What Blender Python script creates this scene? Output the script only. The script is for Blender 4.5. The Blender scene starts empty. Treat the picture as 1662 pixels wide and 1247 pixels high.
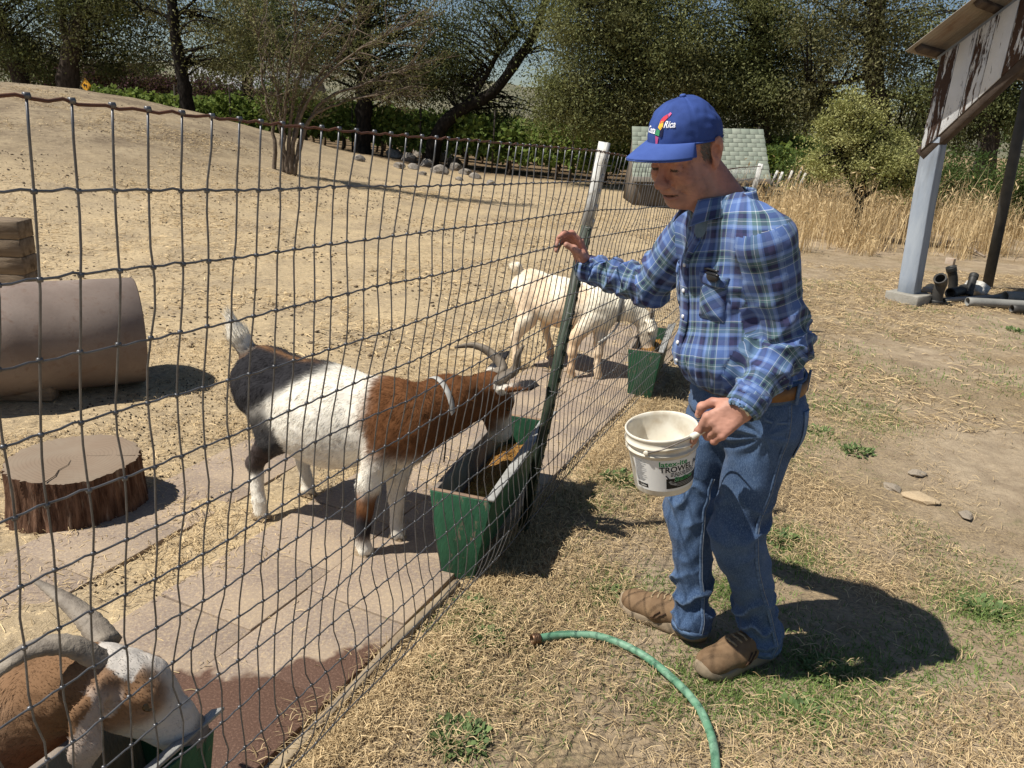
import bpy, bmesh, math, random
import numpy as np
from mathutils import Matrix, Vector
rng = np.random.default_rng(7); random.seed(7)
S = bpy.context.scene; COL = S.collection
# ------------------------------------------------------------ camera
W, H, F = 1662., 1247., 1250.
PITCH, ROLL = math.radians(18.7), math.radians(4.0)
CAM = np.array([0., 0., 1.6])
fwd = np.array([0, math.cos(PITCH), -math.sin(PITCH)]); _u = np.array([0, math.sin(PITCH), math.cos(PITCH)]); _r = np.array([1., 0, 0])
right = _r*math.cos(ROLL)+_u*math.sin(ROLL); upv = _u*math.cos(ROLL)-_r*math.sin(ROLL)
cd = bpy.data.cameras.new('camera'); cam = bpy.data.objects.new('camera', cd); COL.objects.link(cam)
cd.sensor_width = 36; cd.lens = 36*F/W; cd.clip_end = 8000; cd.clip_start = .02
M4 = Matrix.Identity(4)
for i in range(3):
    M4[i][0] = right[i]; M4[i][1] = upv[i]; M4[i][2] = -fwd[i]; M4[i][3] = CAM[i]
cam.matrix_world = M4; S.camera = cam
# ------------------------------------------------------------ sky, sun, exposure
SUN_EL = math.radians(56); SHD = np.array([.958, .287])          # shadows fall along SHD
sunv = np.array([-SHD[0]*math.cos(SUN_EL), -SHD[1]*math.cos(SUN_EL), math.sin(SUN_EL)])
wd = bpy.data.worlds.new('World'); S.world = wd; wd.use_nodes = True
nt = wd.node_tree; nt.nodes.clear()
sk = nt.nodes.new('ShaderNodeTexSky'); sk.sky_type = 'NISHITA'; sk.sun_disc = False
sk.sun_elevation = SUN_EL; sk.sun_rotation = math.atan2(sunv[0], sunv[1]); sk.dust_density = .35; sk.ozone_density = 2.5
bg = nt.nodes.new('ShaderNodeBackground'); bg.inputs[1].default_value = .056
wo = nt.nodes.new('ShaderNodeOutputWorld'); nt.links.new(sk.outputs[0], bg.inputs[0]); nt.links.new(bg.outputs[0], wo.inputs[0])
sl = bpy.data.lights.new('sun', 'SUN'); sl.energy = 5.0; sl.angle = math.radians(.53); sl.color = (1, .95, .86)
so = bpy.data.objects.new('sun', sl); COL.objects.link(so)
so.rotation_euler = Vector(tuple(-sunv)).to_track_quat('-Z', 'Y').to_euler(); so.location = (-8, -2, 12)
S.view_settings.view_transform = 'Standard'; S.view_settings.look = 'None'; S.view_settings.exposure = .36; S.view_settings.gamma = 1
# ------------------------------------------------------------ pixel helpers (a direction, met with ground, a plane or a depth)
def ray(px, py): return fwd+right*(px-W/2)/F+upv*(H/2-py)/F
def gnd(px, py, z=0):
    d = ray(px, py); return CAM+d*((z-CAM[2])/d[2])
def dep(px, py, Y):
    d = ray(px, py); return CAM+d*(Y/d[1])
# ------------------------------------------------------------ helpers
V = lambda *a: np.array(a, float)
def nrm(v): v = np.asarray(v, float); return v/(np.linalg.norm(v)+1e-12)
def tag(o, label=None, cat=None, group=None, kind=None):
    if label: o['label'] = label
    if cat: o['category'] = cat
    if group: o['group'] = group
    if kind: o['kind'] = kind
    return o
def thing(name, label, cat, loc=(0, 0, 0), group=None, kind=None):
    o = bpy.data.objects.new(name, None); COL.objects.link(o); o.location = tuple(loc); o.empty_display_size = .1
    return tag(o, label, cat, group, kind)
def attach(o, p):
    o.parent = p; o.matrix_parent_inverse = Matrix.Translation(-p.location)
def mesh(verts, faces, smooth=True, uv=None, attrs=None):
    """faces: list of arrays (quads / tris) or list of tuples"""
    me = bpy.data.meshes.new('m'); verts = np.asarray(verts, np.float32)
    if isinstance(faces, np.ndarray): faces = [faces]
    if len(faces) and not isinstance(faces[0], np.ndarray):
        me.from_pydata([tuple(map(float, v)) for v in verts], [], [tuple(map(int, f)) for f in faces])
    else:
        faces = [f for f in faces if len(f)]
        nl = sum(f.size for f in faces); nf = sum(len(f) for f in faces)
        me.vertices.add(len(verts)); me.vertices.foreach_set('co', verts.ravel())
        me.loops.add(nl); me.polygons.add(nf)
        me.loops.foreach_set('vertex_index', np.concatenate([f.ravel() for f in faces]).astype(np.int32))
        tot = np.concatenate([np.full(len(f), f.shape[1]) for f in faces]); st = np.concatenate([[0], np.cumsum(tot)[:-1]])
        me.polygons.foreach_set('loop_start', st.astype(np.int32)); me.polygons.foreach_set('loop_total', tot.astype(np.int32))
    if uv is not None:
        l = me.uv_layers.new(name='UVMap'); l.data.foreach_set('uv', np.asarray(uv, np.float32).ravel())
    for k, a in (attrs or {}).items():
        a = np.asarray(a, np.float32)
        if a.ndim == 1: at = me.attributes.new(k, 'FLOAT', 'POINT'); at.data.foreach_set('value', a)
        else:
            at = me.attributes.new(k, 'FLOAT_COLOR', 'POINT')
            at.data.foreach_set('color', np.concatenate([a, np.ones((len(a), 1), np.float32)], 1).ravel())
    me.update(); me.validate()
    if smooth: me.polygons.foreach_set('use_smooth', np.ones(len(me.polygons), bool))
    return me
def obj(name, me, m=None, parent=None, **kw):
    """mesh coordinates are world coordinates; a parent moves it afterwards"""
    o = bpy.data.objects.new(name, me); COL.objects.link(o)
    if m is not None and not len(me.materials): me.materials.append(m)
    if parent is not None: attach(o, parent)
    return tag(o, **kw)
def catm(pts, n):
    """Catmull-Rom through rows of pts"""
    P = np.asarray(pts, float); P = np.vstack([2*P[0]-P[1], P, 2*P[-1]-P[-2]]); k = len(P)-3
    t = np.linspace(0, k-1e-9, n); i = t.astype(int); f = (t-i)[:, None]
    a, b, c, d = P[i], P[i+1], P[i+2], P[i+3]
    return .5*((2*b)+(-a+c)*f+(2*a-5*b+4*c-d)*f*f+(-a+3*b-3*c+d)*f**3)
def frames(P):
    T = np.gradient(P, axis=0); T /= np.linalg.norm(T, axis=1)[:, None]+1e-12
    ref = V(0, 0, 1) if abs(T[0][2]) < .9 else V(1, 0, 0)
    n = nrm(np.cross(T[0], ref)); N = [n]
    for i in range(1, len(P)):
        n = n-T[i]*(n@T[i]); n = nrm(n); N.append(n)
    N = np.array(N); return T, N, np.cross(T, N)
def tube(P, r, k=8, cap=True, ell=None):
    """-> verts, [quads, tris]; r scalar or per-point, ell = (ratio) flattening of second axis"""
    P = np.asarray(P, float); n = len(P); r = np.broadcast_to(np.asarray(r, float), (n,))
    T, N, B = frames(P); a = np.arange(k)*2*np.pi/k
    e = 1 if ell is None else ell
    v = P[:, None]+r[:, None, None]*(np.cos(a)[None, :, None]*N[:, None]+e*np.sin(a)[None, :, None]*B[:, None])
    v = v.reshape(-1, 3); i, j = np.meshgrid(np.arange(n-1), np.arange(k), indexing='ij'); j2 = (j+1) % k
    q = np.stack([i*k+j, i*k+j2, (i+1)*k+j2, (i+1)*k+j], -1).reshape(-1, 4)
    tr = np.zeros((0, 3), int)
    if cap:
        v = np.vstack([v, P[:1], P[-1:]]); c0, c1 = n*k, n*k+1; jj = np.arange(k)
        tr = np.vstack([np.stack([(jj+1) % k, jj, np.full(k, c0)], 1), np.stack([(n-1)*k+jj, (n-1)*k+(jj+1) % k, np.full(k, c1)], 1)])
    return v, [q, tr]
def join(parts):
    vs, fs, o = [], {3: [], 4: []}, 0
    for v, ff in parts:
        if isinstance(ff, np.ndarray): ff = [ff]
        for f in ff:
            f = np.asarray(f)
            if len(f): fs[f.shape[1]].append(f+o)
        vs.append(v); o += len(v)
    return np.vstack(vs), [np.vstack(f) for f in fs.values() if f]
BQ = np.array([[0, 3, 2, 1], [4, 5, 6, 7], [0, 1, 5, 4], [1, 2, 6, 5], [2, 3, 7, 6], [3, 0, 4, 7]])
def hexa(p): return np.asarray(p, float), [BQ]     # 4 bottom + 4 top corners
def box(c, s, ax=None):
    """centre, full size, axes (3 rows)"""
    ax = np.eye(3) if ax is None else np.asarray(ax, float); s = np.asarray(s, float)/2
    k = np.array([[-1, -1, -1], [1, -1, -1], [1, 1, -1], [-1, 1, -1], [-1, -1, 1], [1, -1, 1], [1, 1, 1], [-1, 1, 1]])*s
    return np.asarray(c, float)+k@ax, [BQ]
def bevel_mesh(vf, w=.004, seg=2, jit=0):
    me = mesh(*vf, smooth=False); bm = bmesh.new(); bm.from_mesh(me)
    bmesh.ops.recalc_face_normals(bm, faces=bm.faces)
    bmesh.ops.bevel(bm, geom=bm.edges[:], offset=w, segments=seg, affect='EDGES', profile=.6, clamp_overlap=True)
    if jit:
        for v in bm.verts: v.co += Vector([random.uniform(-jit, jit) for _ in range(3)])
    bm.to_mesh(me); bm.free(); return me
def plank(c, s, ax=None, w=.003, n=8, warp=.003, long=0):
    """weathered board: subdivided along its length and slightly warped, edges bevelled"""
    me = bevel_mesh(box((0, 0, 0), s), w, 1); bm = bmesh.new(); bm.from_mesh(me)
    for k in range(1, n):
        co = [0, 0, 0]; no = [0, 0, 0]; co[long] = s[long]*(k/n-.5); no[long] = 1
        bmesh.ops.bisect_plane(bm, geom=bm.verts[:]+bm.edges[:]+bm.faces[:], plane_co=co, plane_no=no)
    ph = [random.uniform(0, 6) for _ in range(6)]
    for v in bm.verts:
        t = v.co[long]/s[long]*5
        for a in range(3):
            if a != long: v.co[a] += warp*(math.sin(t+ph[a])+.5*math.sin(2.7*t+ph[a+3]))
    A = np.eye(3) if ax is None else np.asarray(ax, float)
    for v in bm.verts: v.co = Vector(tuple(np.asarray(c)+np.array(v.co)@A))
    bm.to_mesh(me); bm.free(); return me
# ------------------------------------------------------------ noise
_H = np.random.default_rng(3).random(4096).astype(np.float32)
def vnoise(p):
    p = np.asarray(p, np.float32); i = np.floor(p).astype(np.int64); f = p-i; f = f*f*(3-2*f); r = 0
    for dx in (0, 1):
        for dy in (0, 1):
            for dz in (0, 1):
                h = ((i[..., 0]+dx)*73856093 ^ (i[..., 1]+dy)*19349663 ^ (i[..., 2]+dz)*83492791) & 4095
                r = r+_H[h]*(f[..., 0] if dx else 1-f[..., 0])*(f[..., 1] if dy else 1-f[..., 1])*(f[..., 2] if dz else 1-f[..., 2])
    return r*2-1
def fbm(p, o=3):
    r, a = 0, 1.
    for _ in range(o): r = r+a*vnoise(p); p = np.asarray(p)*2.03+7.1; a *= .5
    return r
# ------------------------------------------------------------ signed distance bodies -> surface nets
class SDF:
    def __init__(s): s.p = []
    def cone(s, a, b, ra, rb=None, k=.02, sq=None, op=1):
        """tapered capsule; sq = (axis, factor): factor > 1 widens it along axis"""
        s.p.append(('c', np.asarray(a, float), np.asarray(b, float), ra, ra if rb is None else rb, k, sq, op)); return s
    def ell(s, c, r, ax=None, k=.02, op=1):
        s.p.append(('e', np.asarray(c, float), np.asarray(r, float), np.eye(3) if ax is None else np.asarray(ax, float), k, op)); return s
    def chain(s, pts, rs, k=.02, sq=None, op=1):
        for i in range(len(pts)-1): s.cone(pts[i], pts[i+1], rs[i], rs[i+1], k, sq, op)
        return s
    def bbox(s, p):
        if p[0] == 'c':
            m = max(p[3], p[4])*(max(1, p[6][1]) if p[6] else 1); return np.minimum(p[1], p[2])-m, np.maximum(p[1], p[2])+m
        m = p[2].max(); return p[1]-m, p[1]+m
    def ev(s, p, X):
        if p[0] == 'c':
            _, a, b, ra, rb, k, sq, op = p; d = b-a; Q = X-a; L = d@d+1e-12; t = np.clip((Q@d)/L, 0, 1)
            Q = Q-t[..., None]*d
            if sq:
                ax, f = sq; ax = nrm(ax); c = Q@ax; Q = Q+(c/f-c)[..., None]*ax
            return np.sqrt((Q*Q).sum(-1))-(ra+(rb-ra)*t)
        _, c, r, ax, k, op = p; Q = (X-c)@ax.T; k0 = np.sqrt(((Q/r)**2).sum(-1)); k1 = np.sqrt(((Q/(r*r))**2).sum(-1))
        return k0*(k0-1)/(k1+1e-9)
    def build(s, h):
        B = [s.bbox(p) for p in s.p if p[-1] == 1]
        lo = np.min([b[0] for b in B], 0)-4*h; hi = np.max([b[1] for b in B], 0)+4*h
        n = np.ceil((hi-lo)/h).astype(int)+1; D = np.full(n, 1., np.float32)
        for p in s.p:
            k = p[5] if p[0] == 'c' else p[4]; b0, b1 = s.bbox(p); m = k+3*h
            i0 = np.clip(np.floor((b0-m-lo)/h).astype(int), 0, n-1); i1 = np.clip(np.ceil((b1+m-lo)/h).astype(int)+1, 1, n)
            g = [lo[a]+h*np.arange(i0[a], i1[a]) for a in range(3)]
            X = np.stack(np.meshgrid(*g, indexing='ij'), -1).astype(np.float32); d = s.ev(p, X)
            sl = tuple(slice(i0[a], i1[a]) for a in range(3)); cur = D[sl]
            if p[-1] == 1:
                hh = np.maximum(k-np.abs(cur-d), 0)/k; D[sl] = np.minimum(cur, d)-hh*hh*k*.25
            else:
                d = -d; hh = np.maximum(k-np.abs(cur-d), 0)/k; D[sl] = np.maximum(cur, d)+hh*hh*k*.25
        return nets(D, lo, h)
def nets(D, lo, h):
    I = D < 0; n = np.array(D.shape); mix = None; a = np.ones(tuple(n-1), bool); o = np.zeros(tuple(n-1), bool)
    for dx in (0, 1):
        for dy in (0, 1):
            for dz in (0, 1):
                c = I[dx:n[0]-1+dx, dy:n[1]-1+dy, dz:n[2]-1+dz]; a &= c; o |= c
    C = np.argwhere(o & ~a); key = (C[:, 0]*n[1]+C[:, 1])*n[2]+C[:, 2]
    acc = np.zeros((len(C), 3)); cnt = np.zeros(len(C))
    cor = [(x, y, z) for x in (0, 1) for y in (0, 1) for z in (0, 1)]
    for p in cor:
        for ax in range(3):
            if p[ax]: continue
            q = list(p); q[ax] = 1; A = D[C[:, 0]+p[0], C[:, 1]+p[1], C[:, 2]+p[2]]; Bv = D[C[:, 0]+q[0], C[:, 1]+q[1], C[:, 2]+q[2]]
            m = (A < 0) != (Bv < 0); t = np.where(m, A/np.where(m, A-Bv, 1), 0)
            pt = np.array(p, float)+t[:, None]*(np.array(q)-np.array(p)); acc += pt*m[:, None]; cnt += m
    verts = lo+h*(C+acc/np.maximum(cnt, 1)[:, None]); Q = []
    for ax in range(3):
        u, w = [(1, 2), (2, 0), (0, 1)][ax]
        s0 = [slice(None)]*3; s1 = [slice(None)]*3; s0[ax] = slice(0, -1); s1[ax] = slice(1, None)
        E = np.argwhere(I[tuple(s0)] != I[tuple(s1)]); E = E[(E[:, u] > 0) & (E[:, w] > 0)]
        ins = I[E[:, 0], E[:, 1], E[:, 2]]
        def idx(du, dw):
            c = E.copy(); c[:, u] -= du; c[:, w] -= dw; return np.searchsorted(key, (c[:, 0]*n[1]+c[:, 1])*n[2]+c[:, 2])
        q = np.stack([idx(1, 1), idx(0, 1), idx(0, 0), idx(1, 0)], 1); q[~ins] = q[~ins][:, ::-1]; Q.append(q)
    return verts, np.vstack(Q)
def vnormals(v, q):
    n = np.zeros_like(v); fn = np.cross(v[q[:, 2]]-v[q[:, 0]], v[q[:, -1]]-v[q[:, 1]])
    for i in range(q.shape[1]):
        for a in range(3): n[:, a] += np.bincount(q[:, i], fn[:, a], len(v))
    return n/(np.linalg.norm(n, axis=1)[:, None]+1e-12)
def relax(v, q, it=2, w=.5):
    for _ in range(it):
        s = np.zeros_like(v); c = np.zeros(len(v))
        for i in range(4):
            for j in ((i+1) % 4, (i+3) % 4):
                for a in range(3): s[:, a] += np.bincount(q[:, i], v[q[:, j], a], len(v))
                c += np.bincount(q[:, i], minlength=len(v))
        v = v*(1-w)+w*s/np.maximum(c, 1)[:, None]
    return v
def sdist(X, a, b):
    a = np.asarray(a, float); d = np.asarray(b, float)-a; t = np.clip(((X-a)@d)/(d@d), 0, 1); return np.linalg.norm(X-a-t[:, None]*d, axis=1), t
# ------------------------------------------------------------ materials
def lin(r, g, b): return tuple(((c/255+.055)/1.055)**2.4 if c > 10 else c/255/12.92 for c in (r, g, b))
class NT:
    def __init__(s, name):
        s.m = bpy.data.materials.new(name); s.m.use_nodes = True; s.t = s.m.node_tree; s.t.nodes.clear()
        s.out = s.n('OutputMaterial'); s.b = s.n('BsdfPrincipled'); s.l(s.b.outputs[0], s.out.inputs[0])
    def n(s, t, **kw):
        x = s.t.nodes.new('ShaderNode'+t)
        for k, v in kw.items(): setattr(x, k, v)
        return x
    def l(s, a, b): s.t.links.new(a, b)
    def set(s, i, v):
        if hasattr(v, 'is_linked') or hasattr(v, 'links'): s.l(v, i)
        else: i.default_value = (*v, 1) if isinstance(v, (tuple, list)) and len(v) == 3 and i.type == 'RGBA' else v
    def co(s, kind='Object'): return s.n('TexCoord').outputs[kind]
    def mapp(s, vec, scale):
        m = s.n('Mapping'); s.l(vec, m.inputs[0]); m.inputs[3].default_value = scale if isinstance(scale, (tuple, list)) else (scale,)*3; return m.outputs[0]
    def noise(s, scale, detail=4, rough=.55, vec=None, dist=0):
        x = s.n('TexNoise'); x.inputs['Scale'].default_value = scale; x.inputs['Detail'].default_value = detail; x.inputs['Roughness'].default_value = rough; x.inputs['Distortion'].default_value = dist
        if vec is None: vec = s.co()
        s.l(vec, x.inputs['Vector']); return x.outputs[0]
    def vor(s, scale, vec=None, feature='F1', out=0):
        x = s.n('TexVoronoi', feature=feature); x.inputs['Scale'].default_value = scale
        if vec is None: vec = s.co()
        s.l(vec, x.inputs['Vector']); return x.outputs[out]
    def ramp(s, f, stops, const=False):
        x = s.n('ValToRGB'); r = x.color_ramp; r.interpolation = 'CONSTANT' if const else 'LINEAR'
        while len(r.elements) < len(stops): r.elements.new(.5)
        for e, (p, c) in zip(r.elements, stops):
            e.position = p; e.color = (*c, 1) if isinstance(c, (tuple, list)) else (c, c, c, 1)
        s.l(f, x.inputs[0]); return x.outputs[0]
    def mix(s, f, a, b, mode='MIX'):
        x = s.n('Mix', data_type='RGBA', blend_type=mode); s.set(x.inputs[0], f); s.set(x.inputs[6], a); s.set(x.inputs[7], b); return x.outputs[2]
    def math(s, op, a, b=0., c=0.):
        x = s.n('Math', operation=op)
        for i, v in enumerate((a, b, c)): s.set(x.inputs[i], v)
        return x.outputs[0]
    def attr(s, name, out='Color'): x = s.n('Attribute', attribute_name=name); return x.outputs[out]
    def bump(s, hgt, st=.3, d=.01):
        x = s.n('Bump'); x.inputs['Strength'].default_value = st; x.inputs['Distance'].default_value = d; s.l(hgt, x.inputs['Height'])
        s.l(x.outputs[0], s.b.inputs['Normal']); return x
    def done(s, col=None, rough=.8, spec=.3, metal=0):
        if col is not None: s.set(s.b.inputs['Base Color'], col)
        s.set(s.b.inputs['Roughness'], rough); s.b.inputs['Specular IOR Level'].default_value = spec; s.set(s.b.inputs['Metallic'], metal); return s.m
def rough_mat(name, c1, c2, scale=8, rough=.85, spec=.25, bump=.3, bscale=60, bd=.004, stretch=None, lo=.35, hi=.65, metal=0, c3=None, s3=2.):
    """two-tone noise surface with fine relief"""
    t = NT(name); vec = t.co()
    if stretch: vec = t.mapp(vec, stretch)
    f = t.ramp(t.noise(scale, 5, .6, vec), [(lo, 0.), (hi, 1.)]); c = t.mix(f, c1, c2)
    if c3: c = t.mix(t.ramp(t.noise(s3, 4, .6, vec), [(.5, 0.), (.66, 1.)]), c, c3)
    t.bump(t.noise(bscale, 3, .6, vec), bump, bd); return t.done(c, rough, spec, metal)
# ============================================================ ground
sm = lambda a, b, x: (lambda t: t*t*(3-2*t))(np.clip((x-a)/(b-a), 0, 1))
FB0, FD = V(-.469, 1.544, 0), nrm(V(.555, 1.273, 0)); FN = V(FD[1], -FD[0], 0)     # fence foot line, its direction, outward normal
def fence_side(x, y): return (x-FB0[0])*FN[0]+(y-FB0[1])*FN[1]                      # > 0 outside (where the man stands)
def terrain(x, y):
    m = 1.67*np.exp(-(np.abs(np.minimum(x+12.5, 0)*.35+np.maximum(x+12.5, 0))/7.2)**3)*np.exp(-((y-18.5)/8.5)**2)
    m = m*(y > 4)*sm(5, 12, y)
    b = .10*fbm(np.stack([x*.16, y*.16, 0*x], -1), 2)*sm(5, 14, y)-.35*sm(26, 60, y)*0
    near = sm(60, 20, y+np.abs(x)*.3)
    lump = (.016*fbm(np.stack([x*1.1, y*1.1, 0*x+2], -1), 2)+.035*fbm(np.stack([x*.9, y*.9, 0*x+9], -1), 3)*sm(7, 12, y)*sm(0, -3, x)+.010*fbm(np.stack([x*4.2, y*4.2, 0*x+5], -1), 3))*near
    s = fence_side(x, y); flat = 1-np.exp(-(np.clip(-s-.02, 0, 9)/.05)**2)*0
    pave = (s < .02) & (s > -1.05) & (y < 6.5); lump = np.where(pave, lump*.25-.004, lump)
    foot = np.exp(-(((x-.72)/.42)**2+((y-2.15)/.35)**2)**2); lump = lump*(1-foot)
    return m+b*.5+lump
xs = np.unique(np.concatenate([-np.geomspace(6, 3000, 46), np.linspace(-6, -3.2, 50), np.linspace(-3.2, 4.4, 260), np.linspace(4.4, 8, 60), np.geomspace(8, 3000, 44), np.linspace(-24, -6, 70)]))
ys = np.unique(np.concatenate([-np.geomspace(.5, 400, 20), np.linspace(-.5, .6, 10), np.linspace(.6, 7, 250), np.linspace(7, 16, 110), np.linspace(16, 40, 100), np.geomspace(40, 4000, 40)]))
X, Y = np.meshgrid(xs, ys, indexing='ij'); Zg = terrain(X, Y); n2 = len(ys)
i, j = np.meshgrid(np.arange(len(xs)-1), np.arange(n2-1), indexing='ij'); a = (i*n2+j).ravel()
def ground_mat():
    t = NT('dry earth and straw'); co = t.co(); sp = t.n('SeparateXYZ'); t.l(co, sp.inputs[0])
    # distance outside the fence line decides yard or pen
    s = t.math('ADD', t.math('MULTIPLY', t.math('SUBTRACT', sp.outputs[0], float(FB0[0])), float(FN[0])), t.math('MULTIPLY', t.math('SUBTRACT', sp.outputs[1], float(FB0[1])), float(FN[1])))
    yard = t.ramp(t.math('ADD', s, t.math('MULTIPLY', t.math('SUBTRACT', t.noise(1.2, 3), .5), .5)), [(0, 0.), (.12, 1.)])
    soil = t.mix(t.noise(3, 6, .65), (.24, .185, .125), (.44, .355, .245)); soil = t.mix(t.ramp(t.noise(38, 4, .7), [(.35, 0.), (.62, 1.)]), t.mix(.5, soil, (.12, .085, .055)), soil)
    straw = t.mix(t.noise(60, 4, .7), (.50, .375, .20), (.80, .62, .37))
    # wisps of hay, coarse speckle of clods and stalks
    w1 = t.noise(1, 5, .7, t.mapp(co, (26, 60, 1)), 1.2); w2 = t.noise(1, 5, .7, t.mapp(co, (70, 30, 1)), 1.2)
    wisps = t.ramp(t.math('MAXIMUM', w1, w2), [(.50, 0.), (.66, 1.)])
    cover_p = t.ramp(t.noise(1.3, 6, .68), [(.36, .30), (.58, .95)])
    pen = t.mix(t.math('MULTIPLY', cover_p, t.math('ADD', t.math('MULTIPLY', wisps, .55), .45)), soil, straw)
    spk = t.ramp(t.noise(21, 4, .8), [(.36, 1.), (.46, 0.)]); pen = t.mix(t.math('MULTIPLY', spk, .75), pen, (.15, .11, .07)); spl = t.ramp(t.noise(33, 4, .8, t.mapp(co, (.7, 1.2, 1))), [(.56, 0.), (.66, 1.)]); pen = t.mix(t.math('MULTIPLY', spl, .8), pen, (.78, .60, .35))
    drop = t.ramp(t.vor(26, co), [(.06, 1.), (.11, 0.)]); dm = t.ramp(t.noise(2.1, 3), [(.50, 0.), (.62, .75)]); pen = t.mix(t.math('MULTIPLY', drop, dm), pen, (.05, .037, .025))
    crack = t.ramp(t.noise(2.6, 8, .75, t.mapp(co, (.55, 1.6, 1)), 1.5), [(.462, 0.), (.468, 1.), (.474, 0.)]); pen = t.mix(t.math('MULTIPLY', crack, t.ramp(t.noise(.7, 2), [(.52, 0.), (.60, .85)])), pen, (.06, .045, .03))
    yc = t.ramp(t.noise(.9, 5, .65), [(.40, 0.), (.70, 1.)]); ystraw = t.mix(t.ramp(t.noise(70, 4, .75), [(.40, 0.), (.66, 1.)]), (.085, .060, .036), (.46, .335, .175))
    yd = t.mix(t.math('MULTIPLY', yc, t.math('ADD', t.math('MULTIPLY', wisps, .15), .85)), t.mix(t.ramp(t.noise(4, 6, .75), [(.3, 0.), (.7, 1.)]), (.22, .165, .11), (.46, .365, .25)), ystraw)
    gr = t.math('MULTIPLY', t.ramp(t.noise(1.7, 6, .7), [(.55, 0.), (.70, 1.)]), t.ramp(t.noise(32, 3, .7), [(.45, 0.), (.60, .8)])); yd = t.mix(gr, yd, (.085, .105, .035))
    hill = t.ramp(t.math('DIVIDE', sp.outputs[1], 30.), [(.22, 0.), (.42, 1.)]); rough_ = t.mix(t.ramp(t.noise(1.4, 7, .75), [(.38, 0.), (.62, 1.)]), (.17, .128, .085), (.36, .285, .185)); rough_ = t.mix(t.ramp(t.noise(9, 5, .75), [(.52, 0.), (.64, .85)]), rough_, (.12, .09, .06)); rough_ = t.mix(t.ramp(t.noise(14, 4, .8), [(.58, 0.), (.70, .7)]), rough_, (.50, .40, .26)); sl_ = t.ramp(t.math('DIVIDE', sp.outputs[2], 1.7), [(.12, .12), (.5, .95)]); pen = t.mix(t.math('MULTIPLY', t.math('MULTIPLY', hill, sl_), t.ramp(t.noise(.45, 4), [(.30, .5), (.5, 1.)])), pen, rough_)
    far = t.ramp(t.math('DIVIDE', sp.outputs[1], 60.), [(.35, 0.), (.50, 1.)])
    c = t.mix(yard, pen, yd); c = t.mix(far, c, t.mix(t.noise(.4, 4), (.22, .16, .09), (.33, .24, .13)))
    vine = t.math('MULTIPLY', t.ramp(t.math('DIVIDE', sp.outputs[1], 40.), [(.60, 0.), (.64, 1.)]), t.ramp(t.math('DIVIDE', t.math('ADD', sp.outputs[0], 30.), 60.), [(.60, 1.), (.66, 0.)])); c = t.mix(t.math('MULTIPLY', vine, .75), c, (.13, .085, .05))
    # wet earth round the open hose end
    dx = t.math('SUBTRACT', sp.outputs[0], .09); dy = t.math('SUBTRACT', sp.outputs[1], 2.12); r = t.math('SQRT', t.math('ADD', t.math('MULTIPLY', dx, dx), t.math('MULTIPLY', dy, dy)))
    wet = t.ramp(t.math('ADD', r, t.math('MULTIPLY', t.math('SUBTRACT', t.noise(9, 4), .5), .22)), [(.06, .8), (.19, 0.)]); c = t.mix(wet, c, (.055, .038, .024))
    t.bump(t.math('ADD', t.math('ADD', t.noise(22, 6, .7), t.math('MULTIPLY', t.noise(120, 4, .7), .5)), t.math('MULTIPLY', wisps, .35)), .55, .022)
    return t.done(c, t.math('SUBTRACT', .95, t.math('MULTIPLY', wet, .4)), .2)
GM = ground_mat()
ground = obj('ground', mesh(np.stack([X, Y, Zg], -1).reshape(-1, 3), np.stack([a, a+n2, a+n2+1, a+1], 1)), GM, kind='structure')
tz = lambda x, y: float(terrain(np.array([float(x)]), np.array([float(y)]))[0])
def tzv(x, y): return terrain(np.asarray(x, float), np.asarray(y, float))
def onland(px, py):
    """the pixel's direction followed until it meets the terrain"""
    d = ray(px, py); t = np.linspace(.8, 90, 6000); P = CAM+d*t[:, None]; h = P[:, 2]-tzv(P[:, 0], P[:, 1]); k = np.argmax(h < 0); return P[k] if h[k] < 0 else P[-1]
# ---------------------------------------------------------------- paved strip along the fence, inside the pen
def paver_mat():
    t = NT('concrete paver'); rnd = t.n('ObjectInfo').outputs['Random']; co = t.co()
    base = t.mix(rnd, (.285, .225, .18), (.31, .250, .20)); base = t.mix(t.ramp(t.noise(120, 3, .7), [(.40, 0.), (.66, 1.)]), base, (.21, .155, .12)); base = t.mix(t.ramp(t.noise(3, 5), [(.4, 0.), (.7, .6)]), base, (.44, .34, .23)); base = t.mix(t.ramp(t.noise(75, 5, .8), [(.50, 0.), (.66, .7)]), base, (.54, .41, .25))
    sp = t.n('SeparateXYZ'); g = t.n('NewGeometry').outputs['Position']; t.l(g, sp.inputs[0])
    # where the trickle has wetted the stone it is dark red-brown
    w = t.math('ADD', t.math('ADD', t.math('MULTIPLY', sp.outputs[0], -.25), sp.outputs[1]), t.math('MULTIPLY', t.math('SUBTRACT', t.noise(3.2, 4, .6, g), .5), .75))
    wet = t.ramp(t.math('MULTIPLY_ADD', w, 1., -1.7), [(.36, 1.), (.40, 0.)]); wc = t.mix(t.ramp(t.noise(160, 2), [(.5, 0.), (.7, 1.)]), (.100, .054, .036), (.175, .100, .068)); c = t.mix(wet, base, wc)
    t.bump(t.noise(180, 4, .75), .5, .004); return t.done(c, t.math('SUBTRACT', .9, t.math('MULTIPLY', wet, .3)), .3)
PM = paver_mat(); path = thing('paved_path', None, None, (-.7, 1.6, 0), kind='structure')
A3 = np.array([FD, -FN, (0, 0, 1)]); pv = bevel_mesh(box((0, 0, 0), (.3975, .3975, .05), A3), .003, 2); pv2 = bevel_mesh(box((0, 0, 0), (.392, .192, .05), A3), .006, 2)
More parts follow.
